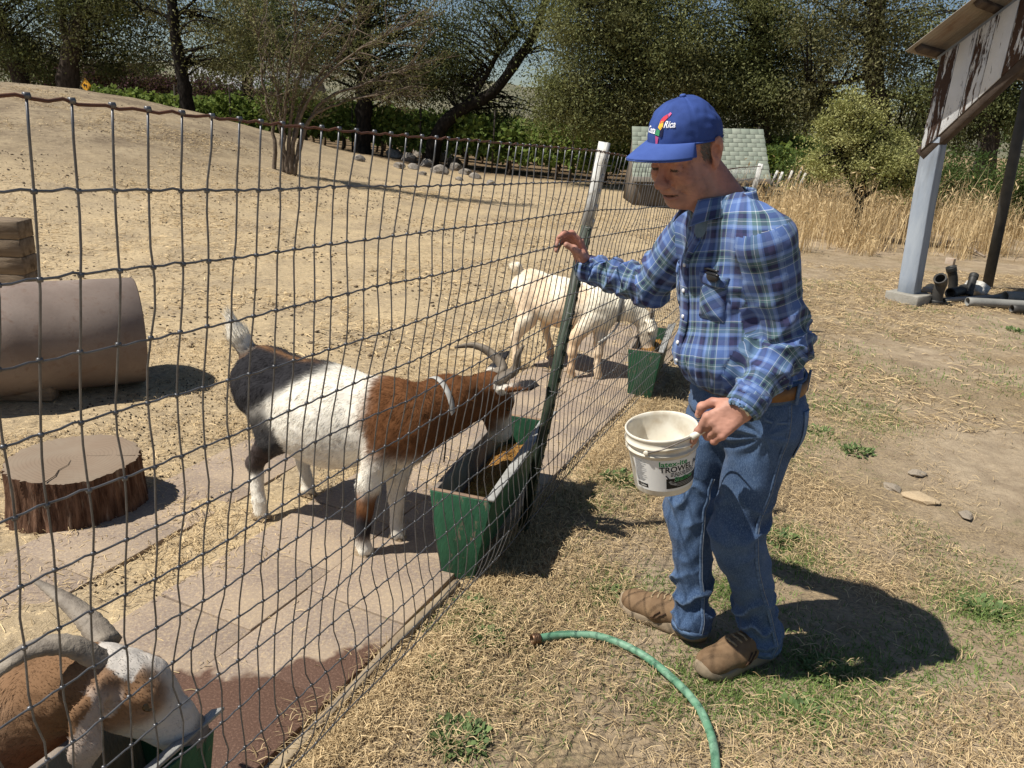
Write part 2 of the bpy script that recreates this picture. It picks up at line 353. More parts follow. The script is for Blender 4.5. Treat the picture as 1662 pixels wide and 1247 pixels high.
for r in range(-3, 13):
    for cc in range(2):
        s0 = r*.40+(.13 if cc else 0)+.02; inn = .085+.20+cc*.400
        if r < 1 and cc == 1 and r < -2: continue
        p = FB0+FD*s0-FN*inn+V(0, 0, -.012+random.uniform(-.004, .004)); o = bpy.data.objects.new('paver', pv); COL.objects.link(o); o.location = tuple(p)
        o.rotation_euler = (random.uniform(-.008, .008), random.uniform(-.008, .008), random.uniform(-.02, .02)); attach(o, path)
        if not len(pv.materials): pv.materials.append(PM)
# a second, older strip further in, half under hay
for r, inn in ((-1, 1.36), (0, 1.35), (1, 1.36), (2, 1.35), (3, 1.37), (4, 1.36)):
    p = FB0+FD*(r*.40+.10)-FN*inn+V(0, 0, -.018); o = bpy.data.objects.new('paver', pv); COL.objects.link(o); o.location = tuple(p); o.rotation_euler = (.006, -.006, .03*(r % 2)-.01); attach(o, path)
BRK = rough_mat('red brick', (.36, .085, .045), (.28, .07, .04), 30, .85, .2, .4, 90, .004)
for k, (ds, dn) in enumerate(((-.66, .16), (-.66, .27), (-.55, .16), (-.55, .27), (-.90, .2), (-.90, .31))):
    p = FB0+FD*ds-FN*dn+V(0, 0, .030); obj('brick', bevel_mesh(box(p, (.098, .205*.5, .05), A3), .004), BRK, path)
# timber edging under the wire
EDG = rough_mat('weathered edging', (.20, .15, .10), (.33, .26, .17), 6, .9, .2, .6, 40, .006, (1, 1, 6))
for s0, L in ((-1.2, 1.1), (-.08, 1.0)):
    obj('edging_board', plank(FB0+FD*(s0+L/2)-FN*.050+V(0, 0, .0), (L, .030, .05), A3, .004, 8, .004), EDG, path)
# ============================================================ the man
fB = nrm((-.966, -.26, 0)); lB = np.cross((0, 0, 1), fB)             # body facing, body left (towards the camera)
AXB = np.array([fB, lB, (0, 0, 1)])
YAW, DWN = math.radians(41), math.radians(28)
_h = V(-math.cos(YAW), -math.sin(YAW), 0); lH = np.cross((0, 0, 1), _h)
fH = nrm(_h*math.cos(DWN)-V(0, 0, 1)*math.sin(DWN)); uH = np.cross(fH, lH)
AXH = np.array([fH, lH, uH]); HC = V(.412, 2.125, 1.560)
hd = lambda f, l, u: HC+f*fH+l*lH+u*uH
J = dict(pelvis=V(.685, 2.15, .90), neck=V(.535, 2.135, 1.44), ls=V(.612, 1.965, 1.355), le=V(.720, 1.985, 1.095), lw=V(.604, 1.885, .945),
         rs=V(.515, 2.305, 1.35), re=V(.415, 2.44, 1.135), rw=V(.222, 2.605, 1.15),
         lh=V(.728, 2.08, .82), lk=V(.715, 2.075, .49), la=V(.868, 2.115, .10), rh=V(.645, 2.225, .82), rk=V(.600, 2.235, .49), ra=V(.655, 2.20, .10))
def hand(w, d, nb, s, fingers, thumb, sc=1.):
    """fingers: per finger (offset on knuckle line, length, bend angles at the three joints, splay)"""
    d = nrm(d); nb = nrm(nb-d*(nb@d)); s = nrm(s-d*(s@d)-nb*(s@nb)); out = []
    palm = [(w-d*.02, w+d*.085*sc, .026*sc)]
    for off, ln, bends, spl in fingers:
        p = w+d*.088*sc+s*off*sc; a = 0; pts = [p]; dd = nrm(d+s*spl)
        for b, q in zip(bends, (.45, .31, .24)):
            a += math.radians(b); p = p+(dd*math.cos(a)-nb*math.sin(a))*ln*q*sc; pts.append(p)
        out.append(pts)
    p = w+d*.028*sc+s*.028*sc-nb*.006*sc; tp = [p]
    for (cd_, cs, cn), ln in zip(thumb, (.038, .034, .028)):
        p = p+nrm(d*cd_+s*cs-nb*cn)*ln*sc; tp.append(p)
    return d, nb, s, out, tp
LH = hand(J['lw'], V(-.80, -.22, -.58), V(-.25, -.9, .32), V(-.55, .05, .80),
          [(.031, .100, (30, 8, 6), -.55), (.010, .10, (55, 95, 60), 0), (-.011, .094, (60, 95, 62), 0), (-.030, .076, (62, 92, 60), 0)],
          [(.55, .55, .5), (.75, .2, .75), (.6, -.45, .8)], 1.06)
RH = hand(J['rw'], V(-.42, .10, .86), V(.72, .45, .30), V(-.52, -.72, -.12),
          [(.030, .09, (30, 42, 30), .05), (.010, .096, (42, 50, 35), 0), (-.011, .09, (50, 55, 35), -.03), (-.029, .074, (55, 52, 35), -.06)],
          [(.6, .6, .55), (.8, .15, .65), (.75, -.1, .65)], 1.04)
def build_body():
    s = SDF()
    # trunk and limbs under the clothes
    s.ell((.655, 2.14, 1.05), (.145, .16, .19), AXB, .05).ell((.6, 2.14, 1.24), (.115, .16, .17), AXB, .05).cone(J['ls'], J['rs'], .05, .05, .04)
    s.ell(J['pelvis'], (.13, .15, .13), AXB, .05)
    for a in 'lr':
        s.chain([J[a+'h'], J[a+'k'], J[a+'a']], [.075, .055, .04], .03).chain([J[a+'s'], J[a+'e'], J[a+'w']], [.05, .042, .029], .02)
        tip = V(.745, 2.055, .052) if a == 'l' else V(.56, 2.265, .052)
        s.cone(J[a+'a']-V(0, 0, .02), tip, .034, .020, .03)
    s.cone(hd(-.030, 0, -.06), J['neck']-V(0, 0, .02), .060, .070, .03)
    s.cone(hd(.015, 0, -.10), J['neck']+fB*.045-V(0, 0, .0), .034, .04, .03)     # throat
    # head
    s.ell(hd(-.014, 0, .033), (.094, .075, .084), AXH, .03).ell(hd(.036, 0, -.04), (.060, .061, .085), AXH, .03)
    for k in (-1, 1):
        s.cone(hd(-.012, k*.050, -.062), hd(.055, k*.022, -.112), .026, .020, .03)
        s.ell(hd(.028, k*.050, -.068), (.030, .020, .034), AXH, .03)                       # jowl
        s.ell(hd(.066, k*.041, -.034), (.022, .021, .020), AXH, .025)                      # cheek
        s.ell(hd(.084, k*.030, .020), (.013, .028, .010), AXH, .014)                       # brow
        s.ell(hd(.102, k*.032, -.004), (.018, .020, .011), AXH, .012, -1)                  # socket
        s.ell(hd(.0825, k*.032, -.003), (.0115, .016, .0105), AXH, .006)                   # lid
        s.ell(hd(.090, k*.033, -.019), (.008, .014, .006), AXH, .008)                      # bag below the eye
        s.ell(hd(-.022, k*.082, -.004), (.021, .0085, .035), AXH, .010).ell(hd(-.026, k*.090, .010), (.017, .006, .024), AXH, .008)
        s.ell(hd(-.014, k*.0895, -.002), (.0105, .009, .019), AXH, .006, -1)               # concha
        s.ell(hd(-.010, k*.083, -.036), (.010, .007, .012), AXH, .008)                     # lobe
        for dz_, dl_ in ((.004, .052), (-.006, .054), (-.016, .051)): s.cone(hd(.072, k*.046, dz_*.8-.002), hd(.050, k*(dl_+.004), dz_*1.7-.004), .0012, .001, .004, None, -1)   # crow's feet
        s.cone(hd(.078, k*.040, -.022), hd(.070, k*.050, -.034), .0016, .001, .005, None, -1); s.cone(hd(.055, k*.052, -.050), hd(.040, k*.054, -.090), .0022, .0016, .008, None, -1)
        s.ell(hd(.0800, k*.032, -.0045), (.0118, .0125, .0085), AXH, .002)                 # eyeball
        s.ell(hd(.104, k*.0135, -.045), (.012, .0085, .009), AXH, .008)                    # nostril wing
        s.cone(hd(.094, k*.018, -.050), hd(.072, k*.039, -.082), .0034, .0024, .007, None, -1)  # fold beside the mouth
    s.ell(hd(.071, 0, -.107), (.023, .024, .016), AXH, .02)
    s.cone(hd(.092, 0, .004), hd(.119, 0, -.034), .0080, .0110, .014).ell(hd(.115, 0, -.037), (.0145, .0135, .0115), AXH, .010)
    s.ell(hd(.090, 0, -.070), (.014, .029, .011), AXH, .014).ell(hd(.088, 0, -.088), (.013, .023, .008), AXH, .008)
    s.ell(hd(.105, .004, -.0795), (.020, .025, .0032), AXH, .004, -1)
    s.ell(hd(.030, 0, -.112), (.034, .036, .020), AXH, .02)                                # double chin
    for z_ in (.034, .041): s.cone(hd(.083, -.035, z_), hd(.083, .035, z_), .0014, .0014, .004, None, -1)
    s.cone(hd(.02, 0, -.118), J['neck']+fB*.06+V(0, 0, .02), .020, .018, .03)
    # hands
    for (d, nb, sd, fs, tp), a in ((LH, 'l'), (RH, 'r')):
        w = J[a+'w']; fa = nrm(J[a+'w']-J[a+'e']); s.cone(w-fa*.05, w+d*.012, .028, .027, .015, (sd, 1.08))
        for o in (.026, .009, -.009, -.026): s.cone(w+d*.012+sd*o*.72, w+d*.088+sd*o*1.1, .0155, .0125, .012)
        s.ell(w+d*.035+sd*.022-nb*.010, (.032, .020, .018), np.array([d, sd, nb]), .012)
        for pts, r in zip(fs, (.0100, .0104, .0098, .0088)):
            s.chain(pts, [r*1.06, r*.96, r*.9, r*.80], .006)
            for q in pts[:3]: s.ell(q, (r*1.10,)*3, None, .004)
        s.chain(tp, [.0155, .0125, .0115, .0095], .008); s.ell(tp[2], (.0128,)*3, None, .004)
    v, q = s.build(.0034); v = relax(v, q, 1, .35); n = vnormals(v, q)
    # creases on the skin
    w = fbm(v*V(90, 90, 150), 2)*.0006+fbm(v*330, 2)*.0003-np.clip(.25-np.abs(fbm(v*V(45, 45, 70)+6, 2)), 0, 1)*.0026*(np.linalg.norm(v-HC, axis=1) < .17); v = v+n*w[:, None]
    # colour
    L = (v-HC)@AXH.T; inh = np.linalg.norm(v-HC, axis=1) < .19
    c = np.tile(V(.42, .215, .155), (len(v), 1)); c *= (1+.26*fbm(v*34, 3))[:, None]
    red = np.clip(fbm(v*14+3, 3)*.6+.35, 0, 1)[:, None]; c = c*(1-.45*red)+V(.43, .150, .110)*.45*red
    crs = np.clip(.16-np.abs(fbm(v*V(45, 45, 70)+6, 2)), 0, 1)[:, None]*6*(np.linalg.norm(v-HC, axis=1) < .17)[:, None]; c = c*(1-.16*np.clip(crs, 0, 1))  # shade in the face creases painted into the skin colour
    blot = np.clip(fbm(v*85+9, 2)*1.6-.75, 0, 1)[:, None]; c = c*(1-.22*blot)
    ear = inh & (np.abs(L[:, 1]) > .074) & (np.abs(L[:, 0]+.02) < .03); c[ear] = c[ear]*.7+V(.50, .19, .12)*.3
    lip = inh & (L[:, 0] > .075) & (np.abs(L[:, 2]+.080) < .0125) & (np.abs(L[:, 1]) < .026); c[lip] = c[lip]*.55+V(.33, .12, .09)*.45
    slit = inh & (L[:, 0] > .07) & (np.abs(L[:, 2]+.0795) < .0032) & (np.abs(L[:, 1]) < .026); c[slit] *= .25
    for k in (-1, 1):
        e = inh & (np.abs(L[:, 1]-k*.032) < .0125) & (np.abs(L[:, 2]+.0070) < .0036) & (L[:, 0] > .08); c[e] = V(.05, .035, .03)
        br = inh & (np.abs(L[:, 1]-k*.032) < .024) & (np.abs(L[:, 2]-.020) < .006) & (L[:, 0] > .07); c[br] = c[br]*.55+V(.20, .17, .14)*.45
    stub = inh & (L[:, 2] < -.05) & (L[:, 0] > .0); c[stub] = c[stub]*.86+V(.25, .2, .17)*.14
    nail = np.zeros(len(v), bool)
    for (d, nb, sd, fs, tp) in (LH, RH):
        for pts in fs+[tp]:
            e = pts[-1]; ax = nrm(pts[-1]-pts[-2]); up_ = nrm(nb-ax*(nb@ax)); nail |= (np.linalg.norm(v-(e+up_*.008+ax*.001), axis=1) < .0062)
    c[nail] = V(.55, .36, .28)
    return mesh(v, q, attrs={'tint': np.clip(c, .01, 1)})
def skin_mat():
    t = NT('skin'); t.b.inputs['Subsurface Weight'].default_value = .0; t.b.inputs['Subsurface Radius'].default_value = (.01, .004, .002); t.b.inputs['Subsurface Scale'].default_value = .6
    t.bump(t.noise(420, 3, .6), .35, .0012); return t.done(t.attr('tint'), .55, .35)
person = thing('person', 'man in blue cap, plaid shirt and jeans, one hand on the fence, holding a bucket', 'person', (.70, 2.17, 0))
obj('body', build_body(), skin_mat(), person)
# ---------------------------------------------------------------- shirt
def plaid_mat():
    t = NT('plaid cotton'); uv = t.n('UVMap').outputs[0]; sp = t.n('SeparateXYZ'); t.l(uv, sp.inputs[0])
    BL, LB, NV, GR, WH, PU = (.080, .145, .36), (.185, .275, .50), (.007, .009, .034), (.080, .150, .145), (.58, .62, .66), (.034, .025, .075)
    cols = []
    for i, (per, ph) in enumerate(((.104, .1), (.098, .35))):
        f = t.math('FRACT', t.math('ADD', t.math('DIVIDE', sp.outputs[i], per), ph))
        cols.append(t.ramp(f, [(0, BL), (.10, LB), (.19, BL), (.23, PU), (.37, NV), (.45, BL), (.49, LB), (.56, GR), (.645, WH), (.657, GR), (.72, NV), (.83, GR), (.875, WH), (.887, BL)], True))
    c = t.mix(.5, cols[0], cols[1])
    # weave: threads of the two directions show in turn
    w = t.n('TexWave', wave_type='BANDS', bands_direction='DIAGONAL'); w.inputs['Scale'].default_value = 260; t.l(uv, w.inputs[0])
    c = t.mix(t.math('MULTIPLY_ADD', w.outputs['Fac'] if 'Fac' in w.outputs else w.outputs[1], .22, .39), cols[0], cols[1])
    c = t.mix(.14, c, t.mix(t.noise(9, 3), (.05, .09, .22), (.13, .20, .40)))
    t.bump(t.math('ADD', t.noise(55, 3, .6), t.math('MULTIPLY', t.noise(900, 1), .25)), .32, .004)
    t.b.inputs['Sheen Weight'].default_value = .1; return t.done(c, .85, .2)
def cuv(v, q, fn):
    """per-corner uv from fn(points)->(u, w) with wrap fix on u (period given)"""
    u, w, per = fn; U = u[q]; Wv = w[q]; P = per[q]; d = U-U[:, :1]; U = np.where(d > P/2, U-P, np.where(d < -P/2, U+P, U)); return np.stack([U, Wv], -1).reshape(-1, 2)
CH = V(.592, 2.14, 1.24)
def build_shirt():
    s = SDF()
    s.ell((.640, 2.135, 1.05), (.165, .174, .165), AXB, .06).ell((.622, 2.14, 1.02), (.150, .165, .10), AXB, .05)
    s.ell((.585, 2.138, 1.235), (.134, .168, .185), AXB, .06)
    s.ell((.630, 2.145, 1.270), (.112, .168, .15), AXB, .06)                 # rounded upper back
    s.cone(J['ls']+V(.0, .01, .005), J['neck']-V(0, 0, .02), .068, .062, .05).cone(J['rs'], J['neck']-V(0, 0, .02), .066, .062, .05)
    s.ell((.668, 2.15, .975), (.158, .172, .06), AXB, .04)
    arms = {'l': ([J['ls'], J['le'], J['lw']], [.070, .056, .045]), 'r': ([J['rs'], J['re'], J['rw']], [.072, .060, .043])}
    for a, (p, r) in arms.items():
        d = nrm(p[2]-p[1]); e = p[2]+d*.004
        m_ = p[0]+(p[1]-p[0])*.3; s.cone(p[0], m_, r[0], r[0]*.96, .045); s.cone(m_, p[1], r[0]*.96, r[1], .012); s.cone(p[1], e, r[1]+.002, r[2], .014)
        s.ell(p[1]+V(.008, .0, -.010), (.058, .058, .052), None, .03)        # elbow bag
        s.cone(e-d*.02, e+d*.16, r[2]-.008, r[2]-.008, .004, None, -1)       # open cuff
    s.cone(J['neck']+V(-.01, 0, .0), J['neck']+V(-.05, 0, .20), .066, .075, .012, None, -1)
    s.cone(J['neck']+fB*.05-V(0, 0, .05), J['neck']+fB*.11+V(0, 0, .03), .030, .052, .02, None, -1)   # open neck
    v, q = s.build(.0058); v = relax(v, q, 2, .4); n = vnormals(v, q)
    ds, tt = [], []
    lab = np.zeros(len(v), int); dT = np.full(len(v), 9.)
    for a, i in (('l', 1), ('r', 3)):
        p = arms[a][0]; d1, t1 = sdist(v, p[0]+(p[1]-p[0])*.12, p[1]); d2, t2 = sdist(v, p[1], p[2])
        out = ((v-p[0])@lB)*(1 if a == 'l' else -1)
        inarm = (np.minimum(d1, d2) < .102) & ((out > -.012) | (t1 > .45) | (d2 < d1))
        if a == 'l': inarm &= (((v-V(.66, 2.08, 1.1))@lB) > .012)
        else: inarm &= (((v-V(.6, 2.2, 1.1))@lB) < -.045)
        up_ = inarm & (d1 <= d2); fo = inarm & ~up_; lab[up_] = i; lab[fo] = i+1
    fl = np.array([np.bincount(x).argmax() for x in lab[q]]) if len(q) < 1 else np.sort(lab[q], 1)[:, 1]
    # folds
    Z = np.zeros(len(v)); mx = lambda x: np.clip(x, 0, 1)
    base = fbm(v*V(10, 10, 7), 3)*.007+(.5-np.abs(fbm(v*V(13, 13, 8)+4, 2)))*.009
    for a, i in (('l', 1), ('r', 3)):
        p = arms[a][0]
        for seg, k in ((0, i), (1, i+1)):
            A, B_ = p[seg], p[seg+1]; d = nrm(B_-A); t = ((v-A)@d)/np.linalg.norm(B_-A); L = np.linalg.norm(B_-A)
            m = lab == k; near = np.exp(-((t-(1 if seg == 0 else 0))/.38)**2) if seg == 0 else (.55+.45*np.exp(-(t/.4)**2))
            per = v-A-(((v-A)@d)[:, None])*d
            an_ = np.arctan2(per@nrm(np.cross(d, (.3, .5, 1))), per@nrm(np.cross(d, np.cross(d, (.3, .5, 1))))); ph = (v-A)@d*(88 if seg == 0 else 100)+np.abs(an_)*(1.7 if seg else 1.1)+fbm(per*14+i*3, 2)*3.4+fbm(v*8+i, 2)*3.2
            fade = np.clip((1-t)*L/.055, 0, 1) if seg == 1 else np.clip(t*L/.1, 0, 1)
            base = np.where(m, base*.7+near*fade*((1-np.abs(np.sin(ph*.5)))**1.4*.024-.006)*(.55+.75*np.clip(fbm(v*10+i, 2)+.3, 0, 1.2)), base)
    # drag lines from the armpit and blousing above the belt
    pa = J['ls']+V(.0, .06, -.13); r = np.linalg.norm(v-pa, axis=1); an = np.arctan2((v-pa)[:, 2], (v-pa)@fB)
    drag = (lab == 0)*np.exp(-(r/.17)**2)*np.sin(an*9+fbm(v*9, 2)*2)*.0035
    wz = np.exp(-((v[:, 2]-.985)/.045)**2)*(lab == 0)*np.abs(np.sin(np.arctan2((v-CH)@lB, (v-CH)@fB)*11+fbm(v*8, 2)*2.5))*.011
    v = v+n*((base+drag+wz)[:, None]); v = v-n*(.002)
    # plaid coordinates
    R = np.zeros((len(v), 3)); th = np.arctan2((v-CH)@lB, (v-CH)@fB); q_uv = np.zeros((len(q), 4, 2))
    sets = [(th*.185+(v[:, 2]-1)*.10*np.sign(th), v[:, 2]*1.02-.10*np.abs(th)*.3, np.full(len(v), 2*np.pi*.185))]
    for a in 'lr':
        p = arms[a][0]
        for seg in (0, 1):
            A, B_ = p[seg], p[seg+1]; d = nrm(B_-A); e1 = nrm(np.cross(d, fB if seg == 0 else (0, 0, 1))); e2 = np.cross(d, e1); rad = .067 if seg == 0 else .058
            sets.append((np.arctan2((v-A)@e2, (v-A)@e1)*rad, (v-A)@d+(0 if seg == 0 else np.linalg.norm(p[1]-p[0])), np.full(len(v), 2*np.pi*rad)))
    for i, st in enumerate(sets):
        m = fl == i
        if m.any(): q_uv[m] = cuv(v, q[m], st).reshape(-1, 4, 2)
    return v, q, q_uv.reshape(-1, 2), lab == 0
PL = plaid_mat(); sv, sq, suv, storso = build_shirt()
shirt = obj('shirt', mesh(sv, sq, uv=suv), PL, person, label='blue and green plaid long-sleeved shirt')
sn = vnormals(sv, sq); sv_t, sn_t = sv[storso], sn[storso]
def on_shirt(p, d):
    sv, sn = sv_t, sn_t
    """first point of the shirt met from p along d, and its normal"""
    d = nrm(d); r = sv-p; t = r@d; x = np.linalg.norm(r-t[:, None]*d, axis=1); c = np.argsort(x+np.where((sn@d) > 0, 9, 0))[:6]; i = c[np.argmin(t[c])]
    return sv[i], sn[i]
def grid(fn, nu, nv, thick=0.):
    u, w = np.meshgrid(np.linspace(0, 1, nu), np.linspace(0, 1, nv), indexing='ij'); P = fn(u.ravel(), w.ravel())
    i, j = np.meshgrid(np.arange(nu-1), np.arange(nv-1), indexing='ij'); a = (i*nv+j).ravel(); q = np.stack([a, a+nv, a+nv+1, a+1], 1)
    if thick:
        n = vnormals(P, q); P2 = P-n*thick; m = len(P); q2 = q[:, ::-1]+m; e = []
        for k in range(nu-1): e += [(k*nv, k*nv+m, (k+1)*nv+m, (k+1)*nv), ((k+1)*nv+nv-1, (k+1)*nv+nv-1+m, k*nv+nv-1+m, k*nv+nv-1)]
        for k in range(nv-1): e += [(k+1, k+1+m, k+m, k), ((nu-1)*nv+k, (nu-1)*nv+k+m, (nu-1)*nv+k+1+m, (nu-1)*nv+k+1)]
        P = np.vstack([P, P2]); q = np.vstack([q, q2, np.array(e)])
    return P, q
def guv(P, q, su, sv_, nu, nv, thick):
    u, w = np.meshgrid(np.linspace(0, 1, nu), np.linspace(0, 1, nv), indexing='ij'); t = np.stack([u.ravel()*su, w.ravel()*sv_], 1)
    if thick: t = np.vstack([t, t])
    return t[q].reshape(-1, 2)
# collar: band round the neck that folds outward, points at the front
def collar_fn(u, w):
    a = (u-.5)*2*math.radians(150); front = np.abs(u-.5)*2
    c = J['neck']+V(0, 0, -.022)
    rad = .070+.004*np.cos(a); out = -np.cos(a)[:, None]*fB+np.sin(a)[:, None]*lB
    z0 = .030-.036*front**2; fall = np.clip((w-.45)/.55, 0, 1); rise = np.clip(w/.45, 0, 1)
    ln = .048+.022*front**5
    P = c+out*(rad+.004*rise+fall*(.020+.006*front))[:, None]+V(0, 0, 1)*(z0+.030*rise-fall*ln)[:, None]+fB*(.034*front**3)[:, None]
    return P
gp, gq = grid(collar_fn, 46, 12, .002); obj('collar', mesh(gp, gq, uv=guv(gp, gq, .42, .11, 46, 12, 1)), PL, shirt)
# undershirt at the neck
DARK = rough_mat('navy undershirt', (.10, .16, .22), (.14, .20, .27), 40, .9)
s_ = SDF(); s_.cone(J['neck']+fB*.010-V(0, 0, .08), J['neck']+fB*.004-V(0, 0, .02), .058, .057, .02); uv_, uq_ = s_.build(.006); obj('undershirt', mesh(uv_, uq_), DARK, person)
# placket, buttons, pockets
def follow(pts, lift):
    out = []
    for p in pts:
        a, n_ = on_shirt(np.asarray(p)+fB*.4-V(0, 0, 0), -fB); out.append((a, n_))
    P = np.array([o[0] for o in out]); N = np.array([nrm(o[1]) for o in out])
    for _ in range(3): P[1:-1] = (P[:-2]+P[1:-1]*2+P[2:])/4; N[1:-1] = (N[:-2]+N[1:-1]*2+N[2:])/4
    return P+N*lift, N
zs = np.linspace(1.335, .975, 26); pl_c = [V(.60, 2.14, z)-lB*.004 for z in zs]; pP, pN = follow(pl_c, .003)
def strip(P, N, wdt, th, side=None):
    T = np.gradient(P, axis=0); sd = np.array([nrm(np.cross(t, n_)) for t, n_ in zip(T, N)]); rows = []
    for k, (o, h) in enumerate(((-.5, 0), (-.5, 1), (.5, 1), (.5, 0))): rows.append(P+sd*wdt*o+N*(th*h-.002))
    v = np.stack(rows, 1).reshape(-1, 3); n = len(P); q = []
    for i in range(n-1):
        for k in range(3): q.append((i*4+k, i*4+k+1, i*4+4+k+1, i*4+4+k))
    return v, np.array(q)
zv, zq = strip(pP, pN, .034, .0035); t_ = zv; uvp = np.stack([((zv-CH)@lB)+.02, zv[:, 2]*1.02], 1)[zq].reshape(-1, 2)
obj('placket', mesh(zv, zq, False, uv=uvp), PL, shirt)
PEARL = rough_mat('pearl snap', (.75, .76, .78), (.6, .62, .66), 60, .25, .6, .05)
def disc(c, n_, r, th, k=14):
    n_ = nrm(n_); return tube(np.array([c-n_*th, c+n_*th*.6, c+n_*th]), [r, r, r*.7], k)
for i in (5, 10, 15, 20, 24): obj('snap_button', mesh(*disc(pP[i]+pN[i]*.004, pN[i], .0058, .0022)), PEARL, shirt)
def pocket(cl, cz, w, h):
    def fn(u, wv):
        P = [];
        for a, b in zip(u, wv):
            dd_ = nrm(fB+lB*(.55 if cl > 0 else -.3)); p, n_ = on_shirt(V(.60, 2.14, cz+(b-.5)*h)+lB*(cl+(a-.5)*w)+dd_*.4, -dd_); P.append(p+nrm(n_)*.0045)
        P = np.array(P); B_ = np.stack([np.ones_like(u), u, wv, u*u, wv*wv, u*wv], 1); P = B_@np.linalg.lstsq(B_, P, rcond=None)[0]+nrm(fB+lB*(.55 if cl > 0 else -.3))*-.001; P = P.reshape(8, 8, 3)
        for _ in range(0):
            Q = P.copy(); Q[1:-1] = (P[:-2]+2*P[1:-1]+P[2:])/4; P = Q.copy(); Q[:, 1:-1] = (P[:, :-2]+2*P[:, 1:-1]+P[:, 2:])/4; P = Q
        return P.reshape(-1, 3)
    P, q = grid(fn, 8, 8, .002); return P, q
for cl in (.030, -.050):
    P, q = pocket(cl, 1.195, .095, .115); obj('pocket', mesh(P, q, uv=np.stack([((P-CH)@lB)*.8+P[:, 2]*.6+.03, P[:, 2]*.8-((P-CH)@lB)*.6], 1)[q].reshape(-1, 2)), PL, shirt)
    P, q = pocket(cl, 1.244, .098, .034); obj('pocket_flap', mesh(P+fB*.003, q, uv=np.stack([((P-CH)@lB)+.05, P[:, 2]], 1)[q].reshape(-1, 2)), PL, shirt)
# glasses case sticking out of the near breast pocket
BLK = rough_mat('black plastic', (.008, .008, .009), (.02, .02, .022), 30, .35, .5, .1)
gc, gn = on_shirt(V(.6, 2.14, 1.262)+lB*.030+nrm(fB+lB*.55)*.4, -nrm(fB+lB*.55)); gl = thing('eyeglasses', 'dark folded eyeglasses tucked into the plaid shirt pocket', 'glasses', gc)
for dz, l0, l1 in ((.014, -.040, .034), (.004, -.034, .040)):
    a = gc+lB*l0+fB*.012+V(0, 0, dz-.006); b = gc+lB*l1+fB*.008+V(0, 0, dz); obj('temple', mesh(*tube(catm([a, (a+b)/2+fB*.006+V(0, 0, .003), b], 9), .0032, 6)), BLK, gl)
s_ = SDF(); s_.ell(gc+fB*.006-V(0, 0, .004), (.011, .036, .017), AXB, .01); obj('folded_frame', mesh(*s_.build(.004)), BLK, gl)
# cuffs
def ringband(c, d, r, wdt, th, ell=1., k=28, ph=None):
    P = np.array([c-d*wdt/2, c-d*wdt/2+d*.001, c+d*wdt/2-d*.001, c+d*wdt/2]); return tube(P, [r-th, r, r, r-th], k, False)
for a, rr in (('l', .0505), ('r', .0472)):
    d = nrm(J[a+'w']-J[a+'e']); c = J[a+'w']-d*.022; bv, bq = ringband(c, d, rr, .058, .006)
    e1 = nrm(np.cross(d, (0, 0, 1))); e2 = np.cross(d, e1); th_ = np.arctan2((bv-c)@e2, (bv-c)@e1)*rr; q4 = bq[0]
    obj('cuff', mesh(bv, [q4], uv=cuv(bv, q4, (th_, (bv-c)@d, np.full(len(bv), 2*np.pi*rr)))), PL, shirt)
